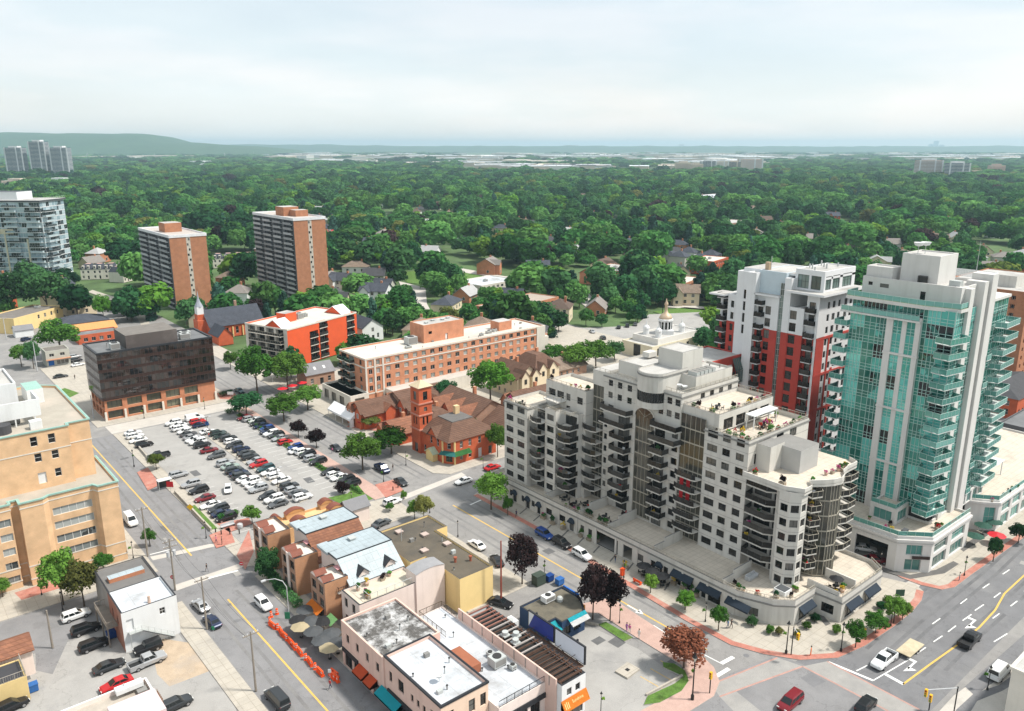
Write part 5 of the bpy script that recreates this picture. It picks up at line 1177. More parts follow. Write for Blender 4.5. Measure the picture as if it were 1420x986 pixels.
 text('Sunshine',.62,(70.0 - 57,y - .44 - 85,3.32),(tl,0,0),cr,'lettering',b.t)
 mb = MB()
 for i in range(3): mb.box(67.5 + .32 * i,67.62 + .32 * i,y - .62,y - .6,2.8,3.5 + .1 * (i % 2),cr)
 mb.v = [(x,yy + (z - 2.8) * .64 - .12,z) for x,yy,z in mb.v]; b.part('emblem',mb)
pink_shops()
def restaurant():
 b = Bld('snack_bar','low flat-roofed snack bar with stained roof and bright turquoise awnings','restaurant',(83,88)); mb = MB()
 section(b,mb,[(78.6,91.6),(78.6,85.0),(80.8,85.0),(80.8,83.4),(86.2,83.4),(88.6,86.8),(88.6,91.6)],.02,3.7,M('dark_blue_wall',(.02,.045,.10),.8),{3: [(.5,.9,1.6,1.6,'shop'),(2.8,.9,1.6,1.6,'shop')],4: [(.6,.3,2.6,2.4,'shop')]},par=.25,roof=M('stained_tar_roof',(.14,.125,.095),.95,.15,.5,c2=(.07,.065,.055),c2amt=.6),cap=black_trim,**KW); b.part('walls',mb)
 teal = MATS['turquoise_awning']
 for p0,p1,out in (((82.0,83.35),(86.1,83.35),1.4),):
  mb = MB(); d = Vector((p1[0] - p0[0],p1[1] - p0[1],0)).normalized(); n = Vector((d.y,-d.x,0))
  A,B_ = Vector((*p0,3.95)),Vector((*p1,3.95)); e = n * out + Vector((0,0,-.9)); mid = e * .45
  mb.raw([A,B_,B_ + mid,A + mid],[(0,1,2,3),(3,2,1,0)],teal); mb.raw([A + mid,B_ + mid,B_ + e,A + e],[(0,1,2,3),(3,2,1,0)],white_m); b.part('awning',mb)
 mb = MB(); mb.raw([(78.7,84.95,3.4),(80.75,84.95,3.4),(80.75,83.0,2.5),(78.7,83.0,2.5)],[(3,2,1,0),(0,1,2,3)],teal); b.part('awning',mb)
 mb = MB(); mb.box(87.0,88.9,86.0,86.4,.1,2.4,M('orange_door',(.70,.28,.04),.7)); b.part('door',mb)
 hvac(b,82.5,89.2,3.5,2.2,1.4,1.2,white_m); mb = MB(); mb.lathe(85.2,88.6,[(.55,3.5),(.6,4.0),(.4,4.3),(.05,4.4)],12,frame_a); b.part('extractor',mb)
 mb = MB(); mb.box(88.62,88.9,87.5,91.4,1.2,3.9,M('blue_panel',(.02,.12,.42),.6)); b.part('sign_panel',mb)
 hv = Bld('condenser_unit','white boxed condenser unit behind the blue billboard','machine',(75.8,91)); mb = MB(); mb.box(74.6,77,90,92,0,2.4,white_m); mb.cyl(75.8,91,2.4,2.6,.7,12,frame_a); hv.part('casing',mb)
 # billboard
 b = Bld('billboard','double billboard on posts, half dark blue and half white, above the timber roof','billboard',(74.2,79)); mb = MB()
 for y in (73.4,76.5,79.6,82.6): mb.box(74.3,74.55,y - .12,y + .12,0,8.6,black_trim); mb.tube([(74.5,y,6.2),(72.2,y,6.0)],.06,M('dark_timber',(.085,.045,.03)),4)
 b.part('post',mb)
 blue = M('billboard_blue',(.02,.035,.22),.5,.1,.3);
 mb = MB(); mb.box(74.0,74.28,78.1,84.2,5.6,8.5,black_trim); mb.face([(73.97,84.0,5.75),(73.97,78.25,5.75),(73.97,78.25,8.35),(73.97,82.7,8.35)],blue); mb.face([(73.97,84.0,5.75),(73.97,82.7,8.35),(73.97,84.0,8.35)],white_m); b.part('blue_panel',mb)
 mb = MB(); mb.box(74.0,74.28,71.4,77.9,5.4,8.5,black_trim); mb.face([(73.97,77.75,5.55),(73.97,71.6,5.55),(73.97,71.6,8.35),(73.97,77.75,8.35)],M('billboard_white',(.66,.69,.76),.5,.03)); b.part('white_panel',mb)
 mb = MB(); mb.box(72.6,74.0,71.5,84.0,5.2,5.3,M('dark_timber',(.085,.045,.03))); rail_mb(mb,[(72.6,71.5),(72.6,84)],5.3,.7,black_trim,None,2); b.part('catwalk',mb)
restaurant()
def hotel():
 b = Bld('apartment_block','long orange brick apartment block with pale stone bands, arches and white flat roof','apartment building',(157,223)); mb = MB()
 x0,x1,y0,y1 = 119.6,196,214.6,231.5; Z = 15.2; F = lambda i: 1.2 + 2.75 * i
 n = 19; op = []
 for i in range(n):
  for k in range(1,5): op.append((7.5 + 3.45 * i,F(k) + .55,1.7,1.55,'two',None,frame_w))
 br_h = BRICK('salmon_brick',(.56,.23,.125),(.51,.195,.105),(.52,.30,.19))
 west = [(1.2,F(k) + .4,3.6,1.9,'three') for k in range(1,5)] + [(6.2,F(k) + .4,3.6,1.9,'three') for k in range(1,5)] + [(13.2,F(k) + .5,1.4,1.6,'two') for k in range(1,5)]
 section(b,mb,[(x0,y1),(x0,y0),(x1,y0),(x1,y1)],0,Z,br_h,{1: [(1.2,F(k) + .4,1.3,1.7,'two',None,frame_w) for k in range(1,5)] + [(4.0,F(k) + .4,1.3,1.7,'two',None,frame_w) for k in range(1,5)] + op,0: west},par=.5,roof=M('warm_flat_roof',(.55,.51,.45),.9,.09,.2,c2=(.42,.39,.35),c2amt=.4),cap=stone,fm=frame_d,gm=GLASS('pale_curtain_glass',[(0,(.015,.016,.017)),(.25,(.03,.03,.03)),(.42,(.22,.24,.22)),(.7,(.38,.39,.36))]))
 for z in (Z - .5,12.0,3.4): mb.box(x0 - .1,x1 + .1,y0 - .12,y0 - .01,z,z + .4,stone); mb.box(x0 - .12,x0 - .01,y0,y1,z,z + .4,stone)
 mb.box(x0 - .06,x0 + 6.6,y0 - .06,y0,3.9,11.9,stone) if False else None
 for u in (0.0,3.2,6.2): mb.box(x0 + u - .1,x0 + u + .5,y0 - .2,y0 - .01,.2,14.6,stone)
 mb.box(x1 - 4.0,x1 + .15,y0 - .25,y0 - .01,.2,Z - .05,stone); mb.box(x1 + .01,x1 + 3,y0 + 1,y0 + 9,0,10.5,stone)
 b.part('walls',mb)
 mb = MB(); mb.box(x0 + 6.8,x1 - 4.2,y0 - 5.0,y0 - .02,0,4.4,stone,conc_w); b.part('ground_floor_wing',mb)
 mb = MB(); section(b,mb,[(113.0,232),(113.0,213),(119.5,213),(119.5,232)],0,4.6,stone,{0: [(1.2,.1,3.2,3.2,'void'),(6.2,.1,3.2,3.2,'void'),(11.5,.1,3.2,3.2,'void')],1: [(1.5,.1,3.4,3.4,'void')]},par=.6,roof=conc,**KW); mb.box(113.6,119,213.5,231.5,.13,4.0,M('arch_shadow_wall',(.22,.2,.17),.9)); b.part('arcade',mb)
 for k in range(1,5):
  for a in (230.4,225.4): balcony(b,[(x0,a),(x0 - 1.6,a - .2),(x0 - 1.6,a - 3.6),(x0,a - 3.9)],F(k) + .35,[(0,1,2,3)],slab=stone,rm=M('green_rail',(.05,.16,.12),.6),gm=smoke)
 mb = MB(); section(b,mb,R4(146.5,163.5,221.5,230.0),Z - .6,21.0,br_h,{1: [(9,14.8,1.0,2.1,'door',white_m),(2.0,17.6,1.4,1.0,'plain')]},par=.3,roof=roofgrey,**KW); b.part('stair_tower',mb); mb = MB(); mb.box(178,184,219.5,224.5,Z - .5,18.0,br_h,roofgrey); b.part('lift_house',mb)
 pipes(b,16,122,194,216,230,Z - .5); hvac(b,141,222.5,Z - .5,3.6,3,2.6); hvac(b,138,219,Z - .5,2,1.4,.8); hvac(b,172,218.6,Z - .5,2,1.4,1); hvac(b,175.5,219.5,Z - .5,1.6,1.2,1); hvac(b,168,217.5,Z - .5,1.4,1.0,.9); vents(b,[(150,225),(154,227),(157.5,226),(160.5,227)],20.7)
hotel()
def red_condo():
 b = Bld('apartment_block','bright orange-red five-storey apartment block with white gabled dormers on its roof','apartment building',(119.2,270.6),math.radians(18.9),True); mb = MB()
 W_,D,Z = 37.5,22.5,15; Or = M('orange_red_stucco',(.68,.10,.03),.85,.07,.3,c2=(.62,.085,.028),c2amt=.3)
 F = lambda i: .6 + 2.9 * i
 op = [(a,F(k) + .1,4.4,2.5,'void') for a in (11.2,16.4,31.6) for k in range(0,5) if not (a == 11.2 and k == 4)] + [(2,F(k) + .8,1.6,1.5,'two') for k in range(0)]
 wop = [(1.5 + 5.0 * i,F(k) + .1,4.0,2.4,'three') for i in range(4) for k in range(5)]
 section(b,mb,[(0,D),(0,0),(W_,0),(W_,D)],0,Z,Or,{1: op,0: wop},par=.5,roof=M('warm_flat_roof',(.55,.51,.45)),cap=stone,mats={0: stone},depth=1.3,**KW)
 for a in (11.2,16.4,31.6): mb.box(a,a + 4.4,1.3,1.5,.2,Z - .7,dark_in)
 mb.box(-.02,W_ + .02,-.12,-.01,Z - .5,Z + .05,stone); mb.box(-.1,.0,0,D,Z - .5,Z + .05,stone)
 b.part('walls',mb)
 for a in (11.2,16.4,31.6):
  for k in range(0,5):
   if a == 11.2 and k == 4: continue
   balcony(b,[(a + .02,1.28),(a + .02,-.25),(a + 4.38,-.25),(a + 4.38,1.28)],F(k) + .1,[(0,1,2,3)],slab=stone,rm=rail_d,gm=smoke,th=.25)
   b.put('window',window_mesh(2.6,2.1,'three',frame_w,glass_d),(a + .9,1.2,F(k) + .2))
 for k in range(1,5): balcony(b,[(0,19),(-1.7,19),(-1.7,2),(0,2)],F(k) + .05,[(0,1,2,3)],slab=stone,rm=rail_l,gm=smoke)
 for x,y in ((1.0,8),(32,7.5)):
  mb = MB(); mb.gable(x,x + 5.5,y - 4.5,y + 4.5,Z - .4,2.8,'x',M('white_metal_roof',(.66,.68,.70),.5,.05),Or,.3); b.part('roof_gable',mb)
 mb = MB(); mb.box(9.5,15.0,10.5,15.5,Z - .5,18.0,Or,roofgrey); b.part('lift_tower',mb)
 hvac(b,16.5,11,Z - .5,3,2.4,2.2); hvac(b,21,12,Z - .5,1.6,1.2,1.4)
red_condo()
def church():
 b = Bld('church','red brick church with slate roof and white and grey steeple','church',(120,350),math.radians(0),False); mb = MB()
 x0,x1,y0,y1 = 113.5,137,335.5,349;
 ops = [(2.2 + 4.4 * i,1.2,1.3,3.0,'sash',None,frame_w) for i in range(5)]
 section(b,mb,R4(x0,x1,y0,y1),0,5.6,br_red,{1: ops},par=0,**KWW); mb.gable(x0,x1,y0,y1,5.6,6.2,'x',shing_g,br_red,.5); b.part('nave',mb)
 for i in range(6): mb = MB(); x = x0 + .6 + 4.4 * i; mb.box(x,x + .5,y0 - .5,y0 - .01,0,4.4,yellow_w); b.part('buttress',mb)
 mb = MB(); mb.box(x0 - 3.6,x0 + .3,339.4,345.0,0,8.0,br_red); mb.box(x0 - 3.2,x0 - .1,340.4,344,8,10.4,br_red); mb.box(x0 - 3.0,x0 - .3,340.6,343.8,10.4,13.6,white_m)
 b.part('tower',mb); mb = MB(); mb.lathe(x0 - 1.65,342.2,[(1.9,13.6),(.9,15.6),(.45,17.0),(.08,20.5)],8,M('grey_spire',(.28,.30,.34),.7)); mb.tube([(x0 - 1.65,342.2,20.4),(x0 - 1.65,342.2,21.4)],.05,frame_d); b.part('spire',mb)
 mb = MB(); mb.box(112,118,322,333,0,4,br_red); mb.gable(112,118,322,333,4,3.4,'y',shing_g,br_red,.4); b.part('side_chapel',mb)
 mb = MB(); mb.box(128,129,344,345,9,14,br_brown); b.part('chimney',mb)
church()
def brown_towers():
 for nm,lab,x0,x1,y0,y1,Z,nf in (('apartment_tower','brown brick apartment tower with a low roof house, left and shorter of the brick pair',123.4,141.6,411,462,37.4,14),
           ('apartment_tower','brown brick tower with pale window strip, right and taller of the brick pair',176,193.6,382,433,44.8,17)):
  b = Bld(nm,lab,'tower',((x0 + x1) / 2,(y0 + y1) / 2)); mb = MB(); dz = (Z - 1.2) / nf
  wc = (x1 - x0) / 2; ops = [(wc - .9 + .25 * ((k * 7) % 3 - 1),.6 + dz * k,.8,1.3,'sash') for k in range(nf)]
  nb = 4 if nf > 15 else 3; L = y1 - y0; ow = []
  for i in range(nb):
   for k in range(nf): ow.append((L * (i + .12) / nb,.3 + dz * k,L / nb * .76,dz - .35,'void'))
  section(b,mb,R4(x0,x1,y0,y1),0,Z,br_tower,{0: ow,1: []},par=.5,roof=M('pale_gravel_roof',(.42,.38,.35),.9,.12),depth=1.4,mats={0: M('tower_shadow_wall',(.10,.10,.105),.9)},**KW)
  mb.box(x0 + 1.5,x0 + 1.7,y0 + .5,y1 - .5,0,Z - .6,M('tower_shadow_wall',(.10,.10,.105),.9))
  mb.box(x0 + wc - 1.0,x0 + wc + 1.0,y0 - .05,y0 - .005,.2,Z - .8,M('pale_strip',(.48,.44,.38),.8,.15,.8))
  b.part('walls',mb); mb = MB(); ring(mb,R4(x0,x1,y0,y1),Z - 1.3,Z + .1,.25,.3,M('white_fascia',(.68,.68,.70),.7)); b.part('fascia',mb)
  wm = window_mesh(.75,1.1,'sash',frame_d,glass_d)
  for k in range(nf): b.put('window',wm,(x0 + wc - .8 + .75 * (k * 5 % 2),y0 - .12,.8 + dz * k))
  gb = GLASS('tower_balcony_panel',[(0,(.26,.265,.28)),(1,(.46,.465,.48))],.5,.3)
  mb = MB(); w = L / nb * .76
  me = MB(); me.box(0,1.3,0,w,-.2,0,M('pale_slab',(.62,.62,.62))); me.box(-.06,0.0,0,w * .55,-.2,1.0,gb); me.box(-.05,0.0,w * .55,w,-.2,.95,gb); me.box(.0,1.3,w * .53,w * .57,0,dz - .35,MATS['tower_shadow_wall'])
  me = me.mesh('balcony')
  for i in range(nb):
   for k in range(nf): b.put('balcony',me,(x0 - .9,y1 - L * (i + .12) / nb - w,.32 + dz * k))
  mb = MB(); cx,cy = (x0 + x1) / 2,(y0 + y1) / 2; mb.box(cx - 4.5,cx + 4,cy - 5,cy + 5,Z - .5,Z + 4.2,br_tower,roofgrey)
  if nf > 15: mb.box(cx - 1,cx + 6,cy - 12,cy - 5.1,Z - .5,Z + 2.8,br_tower,roofgrey)
  b.part('roof_house',mb)
brown_towers()
def dome_church():
 b = Bld('domed_church','cream church with white drum, copper onion dome and small corner cupolas','church',(245,200)); mb = MB(); cream = M('cream_plaster',(.66,.60,.45),.85,.06,.3,streak=.2)
 section(b,mb,R4(231,268,191.5,207),0,5.6,cream,{0: [(6,.4,3.6,4.8,'three')],1: [(3 + 6 * i,1.4,1.6,3.0,'sash') for i in range(5)]},par=.5,roof=roofgrey,**KW)
 section(b,mb,R4(236,262,193,206),5.0,7.6,M('white_plaster',(.68,.66,.62),.85,.05),{},par=.4,roof=roofgrey,**KW); b.part('walls',mb)
 dz_,k_ = -3.4,.8; mb = MB(); cx,cy = 247.5,199; mb.lathe(cx,cy,[(5.4,10.6),(5.4,12.6),(3.7,12.7),(3.7,13.0)],4,white_m); mb.lathe(cx,cy,[(3.5,12.7),(3.5,17.2),(3.8,17.3),(3.8,18.0),(3.4,18.2)],12,white_m); mb.v = [(cx + (x - cx) * k_,cy + (y - cy) * k_,7.2 + (z - 10.6) * k_) for x,y,z in mb.v]; b.part('drum',mb)
 for i in range(12):
  a = math.pi * 2 * (i + .5) / 12; mb = MB(); c,s = math.cos(a),math.sin(a); t = (-s * .55,c * .55); r = 3.42
  mb.face([(cx + c * r - t[0],cy + s * r - t[1],13.2),(cx + c * r + t[0],cy + s * r + t[1],13.2),(cx + c * r + t[0],cy + s * r + t[1],16.8),(cx + c * r - t[0],cy + s * r - t[1],16.8)],glass_d); mb.v = [(cx + (x - cx) * k_,cy + (y - cy) * k_,7.2 + (z - 10.6) * k_) for x,y,z in mb.v]; b.part('window',mb)
 mb = MB(); mb.smooth = True; cop = M('pale_copper',(.52,.40,.28),.5,.12,.5,metal=.2)
 mb.lathe(cx,cy,[(3.3,18.2),(3.2,19.0),(2.4,20.2),(1.1,21.2),(.7,22.5),(.65,24.6),(1.0,25.2),(.9,26),(.3,27),(.05,28.4)],16,cop); mb.v = [(cx + (x - cx) * k_,cy + (y - cy) * k_,7.2 + (z - 10.6) * k_) for x,y,z in mb.v]; b.part('dome',mb)
 for x,y in ((240,196.2),(240.6,203),(254.5,196.2),(254.5,203)):
  mb = MB(); mb.lathe(x,y,[(1.2,10.6),(1.2,13.6),(1.4,13.7),(1.1,14.6),(.35,15.4),(.1,18)],8,white_m); mb.v = [(x,y,7.2 + (z - 10.6) * k_) for x,y,z in mb.v]; b.part('cupola',mb)
dome_church()
# ------------------------------------------------------------------ village square, far blocks and houses
def village():
 # red corner building with its clock-less brick tower
 b = Bld('corner_restaurant','bright red brick corner restaurant with brown hipped roof, tall brick tower and green awnings','restaurant',(116,164)); mb = MB()
 sw = lambda z,us: [(u,z,1.0,1.9,'sash',None,frame_w) for u in us]
 section(b,mb,[(110.2,172),(110.2,159.2),(112.0,156.4),(125.6,156.4),(125.6,172)],.1,6.6,br_red,{2: sw(4.2,(1.6,4.4,7.6,10.8)) + sw(1.0,(1.6,4.4)) + [(7.6,.2,1.2,2.6,'door',white_m),(11,.2,1.2,2.4,'door',None)],0: sw(4.2,(2,7,10)) + sw(1,(4,)),1: sw(4.2,(1.2,)) + [(.8,.7,1.8,1.8,'two',None,M('green_frame',(.05,.22,.10)))]},par=0,fm=frame_w,gm=glass_d)
 for p in ((112.0,156.4),(110.2,159.2)): mb.box(p[0] - .22,p[0] + .15,p[1] - .15,p[1] + .22,.13,6.6,yellow_w)
 b.part('walls',mb); mb = MB(); mb.hip(110.2,125.6,156.6,172,6.55,3.2,shing_b,.5,.42); mb.box(114.6,121.4,161.0,167.6,9.74,10.0,M('dark_gravel_roof',(.13,.125,.12),.95,.2,.8)); b.part('roof',mb)
 mb = MB(); mb.box(119,120.4,165.6,166.8,9.6,12.2,M('buff_chimney',(.62,.46,.26),.8)); b.part('chimney',mb)
 mb = MB(); mb.box(110.0,115,161.6,165.6,6.4,6.8,shing_b); mb.gable(109.9,115,161.4,165.8,6.5,2.4,'x',shing_b,br_red,.3); b.part('gable',mb)
 gm = M('green_canvas',(.05,.20,.055),.8,.1); mb = MB(); mb.raw([(111.9,156.3,3.7),(116.6,156.3,3.7),(116.6,155.0,2.8),(111.2,155.0,2.8)],[(3,2,1,0),(0,1,2,3)],gm); mb.raw([(109.95,159.6,3.7),(111.9,156.3,3.7),(111.2,155.0,2.8),(108.9,159.4,2.8)],[(3,2,1,0),(0,1,2,3)],M('teal_canvas',(.02,.13,.12),.8)); b.part('awning',mb)
 mb = MB(); mb.box(108.6,110.15,161.6,164.8,.13,2.3,yellow_w); mb.gable(108.6,110.6,161.4,165,2.3,1.2,'x',M('pale_green_roof',(.42,.5,.36),.8),yellow_w,.25); b.part('porch',mb)
 mb = MB(); tw = [(109.4,172.6),(109.4,168.6),(113.4,168.6),(113.4,172.6)]
 section(b,mb,tw,.1,18.4,br_red,{0: [(1.3,14.8,1.4,2.4,'sash'),(1.0,8.0,.6,2.2,'plain'),(2.2,8.0,.6,2.2,'plain'),(1.5,11.7,1.0,1.2,'plain'),(1.2,.2,1.6,2.6,'door')],1: [(1.3,14.8,1.4,2.4,'sash'),(1.0,8.0,.6,2.2,'plain'),(2.2,8.0,.6,2.2,'plain'),(1.5,11.7,1.0,1.2,'plain')]},par=0,**KW)
 for z in (6.6,10.6,13.8,18.2): ring(mb,tw,z,z + .35,.25,.1,M('pale_red_band',(.5,.22,.16),.8))
 mb.hip(109.4,113.4,168.6,172.6,18.5,1.6,M('buff_roof',(.55,.45,.3),.8),.4); b.part('tower',mb)
 # brown-roofed shops and houses of the square: (name, label, x0,x1,y0,y1,eave,ridge,axis,wall,roof)
 for nm,lab,x0,x1,y0,y1,e,h,ax,wm,rm in (
  ('village_house','red-walled house with brown gable roof and red canopies beside the white tent',107.4,119.5,194.4,204.6,4.4,2.8,'x',br_red,shing_b),
  ('village_house','long brown gabled house directly behind the brick tower',119.8,135,190,206,4.6,3.6,'x',br_brown,shing_b),
  ('village_shop','low red shop with small stepped brown gables under the trees',108.4,117,177.5,189.5,3.2,2.2,'x',br_red,shing_r),
  ('village_shop','brown hipped shop between the long house and brick tower',118,128,176,188,3.8,3.0,'y',br_brown,shing_b),
  ('village_house','brown house with three red brick gables in the middle of the square',129,144,172,192,4.4,4.2,'y',br_brown,shing_b),
  ('village_house','brown ridge-roofed house next to the pale apartment block',147,163,170.5,180.5,4.6,3.4,'x',br_brown,shing_b),
  ('village_house','cream half-timbered house with orange roof end behind the light green tree',160,170,188,202,7.0,3.6,'y',M('cream_render',(.66,.56,.40),.85,.05),shing_b),
  ('village_house','tall mansard house with cream gables at the back of the square',170,181,190.5,203.5,7.4,4.2,'x',M('cream_render',(.66,.56,.40)),shing_b),
  ('village_house','long low house with tan gable roof at the far end of the square',183,200,196,207,3.4,3.0,'x',br_brown,shing_t)):
  b = Bld(nm,lab,'house',((x0 + x1) / 2,(y0 + y1) / 2),group=None); mb = MB()
  so = [(1.2 + 2.8 * i,z,1.0,1.4,'four',None,frame_w) for i in range(int((x1 - x0 - 1.5) / 2.8)) for z in ([1.0,4.2] if e > 6 else [1.2])]
  wo = [(1.2 + 3 * i,z,1.0,1.4,'four',None,frame_w) for i in range(int((y1 - y0 - 1.5) / 3)) for z in ([1.0,4.2] if e > 6 else [1.2])]
  section(b,mb,R4(x0,x1,y0,y1),.1,e,wm,{1: so,0: wo},par=0,**KWW); b.part('walls',mb)
  mb = MB()
  if 'hipped' in lab or 'mansard' in lab: mb.hip(x0,x1,y0,y1,e,h,rm,.5,.3)
  else: mb.gable(x0,x1,y0,y1,e,h,ax,rm,wm,.5)
  b.part('roof',mb)
  if 'three red' in lab:
   for i in range(3):
    mb = MB(); y = 173.5 + i * 6; mb.gable(126.8,134,y,y + 4.2,5.2,2.4,'x',shing_r,br_red,.2); mb.box(127,130,y,y + 4.2,.1,5.2,br_red); b.part('gable',mb)
  if any(w in lab for w in ('long brown','brown hipped','ridge-roofed','red-walled')):      # cross gables with rust roofs
   for i in range(2):
    mb = MB(); w = min(4.0,(y1 - y0) * .34); y = y0 + (y1 - y0) * (.08 + .48 * i); mb.gable(x0 - .9,(x0 + x1) / 2,y,y + w,e + .5,h * .62,'x',shing_r if i else shing_b,br_or if i else br_red,.25); mb.box(x0 - .9,x0 + .5,y,y + w,.1,e + .5,br_or if i else br_red); b.part('gable',mb); b.put('window',window_mesh(1.0,1.4,'four',frame_w,glass_d),(x0 - 1.0,y + w / 2 + .5,e - 1.2),-math.pi / 2)
   mb = MB(); x = x0 + (x1 - x0) * .55; mb.gable(x,x + 3.4,y0 - .8,(y0 + y1) / 2,e + .3,h * .55,'y',shing_r,br_red,.25); mb.box(x,x + 3.4,y0 - .8,y0 + .5,.1,e + .3,br_red); b.part('gable',mb)
  if 'stepped' in lab:
   for i in range(2): mb = MB(); y = 178.5 + i * 5.2; mb.gable(106.8,112,y,y + 3.6,3.0,1.5,'x',shing_r,br_red,.2); mb.box(107,109,y,y + 3.6,.1,3.0,br_red); b.part('gable',mb)
  if 'mansard' in lab or 'half-timbered' in lab:
   for i in range(2): mb = MB(); x = x0 + 1.0 + i * 4.6; mb.box(x,x + 3.2,y0 - 1.2,y0 - .02,0.1,e + .4,M('cream_render',(.66,.56,.40))); mb.gable(x,x + 3.2,y0 - 1.2,y0 + 4,e + .4,2.0,'y',shing_b,M('cream_render',(.66,.56,.40)),.25); b.part('gable',mb); b.put('window',window_mesh(1.0,1.6,'four',frame_d,glass_d),(x + 1.1,y0 - 1.3,e - 2.0))
  mb = MB(); cx,cy = x0 + (x1 - x0) * .62,(y0 + y1) / 2 + .5; mb.box(cx,cx + .9,cy,cy + .9,e + h * .5,e + h + 1.3,br_or); b.part('chimney',mb)
  if 'canopies' in lab:
   for y in (195.2,201.2):
    mb = MB(); mb.smooth = True; mb.raw([(107.3,y,2.9),(107.3,y + 2,2.9),(106.2,y + 2,2.1),(106.2,y,2.1)],[(0,1,2,3),(3,2,1,0)],M('red_canvas',(.5,.015,.02),.8)); b.part('canopy',mb)
 b = Bld('village_hall','low hall with big cream triangular gable beside the small parked cars','building',(138,166)); mb = MB()
 section(b,mb,R4(132,145,161.5,170.4),.1,3.4,stone,{},par=0,**KWW); mb.gable(132,145,161.5,170.4,3.4,3.6,'y',shing_b,M('cream_render',(.66,.56,.40)),.5); b.part('walls',mb)
 # white tent
 b = Bld('party_tent','white open-sided tent with gable roof on the street corner','tent',(107,206)); mb = MB(); tm = M('white_canvas',(.78,.78,.78),.7,.03)
 for y in (199,203.4,207.8,212.2):
  for x in (104.9,109.6): mb.box(x - .06,x + .06,y - .06,y + .06,.13,2.6,white_m)
 b.part('pole',mb); mb = MB(); mb.gable(104.9,109.6,198.8,212.4,2.6,1.9,'y',tm,tm,.15,.05)
 for x in (104.75,109.75): mb.box(x - .02,x + .02,198.7,212.5,2.1,2.7,tm)
 mb.box(104.9,106.0,198.65,198.7,.14,2.6,tm); mb.box(108.5,109.6,198.65,198.7,.14,2.6,tm); b.part('roof',mb)
 # patio with pale sail roofs and orange hedge of flowers
 b = Bld('patio_canopy','white canvas patio canopy over red umbrellas by the street trees','canopy',(112,262)); mb = MB()
 for x0,y0 in ((107,258),(113,256)): mb.lathe(x0 + 2.5,y0 + 2.5,[(4.0,3.0),(1.4,3.9),(.1,5.0)],4,MATS['white_canvas'])
 b.part('canopy',mb); mb = MB()
 for x,y in ((107,258),(112,263),(113,256),(118,261)): mb.cyl(x,y,.1,3.0,.07,6,white_m)
 b.part('pole',mb)
 b = Bld('brick_cottage','small brown brick cottage with grey skylit roof between the two apartment blocks','house',(119,248)); mb = MB()
 section(b,mb,R4(113.4,124,244.4,252),.1,4.4,br_brown,{1: [(1.5,1,1.2,1.8,'sash'),(5,.2,1.4,2.4,'door'),(8,1,1.2,1.8,'sash')]},par=0,**KWW); mb.gable(113.4,124,244.4,252,4.4,2.8,'x',M('grey_shingle',(.20,.20,.21)),br_brown,.4); b.part('walls',mb)
 for x in (117,120.5): mb = MB(); mb.face([(x,245.6,5.5),(x + .8,245.6,5.5),(x + .8,246.6,6.24),(x,246.6,6.24)],white_m); b.part('skylight',mb)
 b = Bld('white_chapel','white gabled house with grey roof and three small attic windows beside the brick apartment block','house',(166,297)); mb = MB()
 section(b,mb,R4(160.5,170.5,289,303),0,6.0,white_m,{1: [(2,1.2,1,2,'sash'),(4.5,.2,1.2,2.4,'door'),(7,1.2,1,2,'sash'),(4.4,4.0,1.2,1.8,'three')]},par=0,**KWW); mb.gable(160.5,170.5,289,303,6,3.4,'y',shing_g,white_m,.4); b.part('walls',mb)
village()
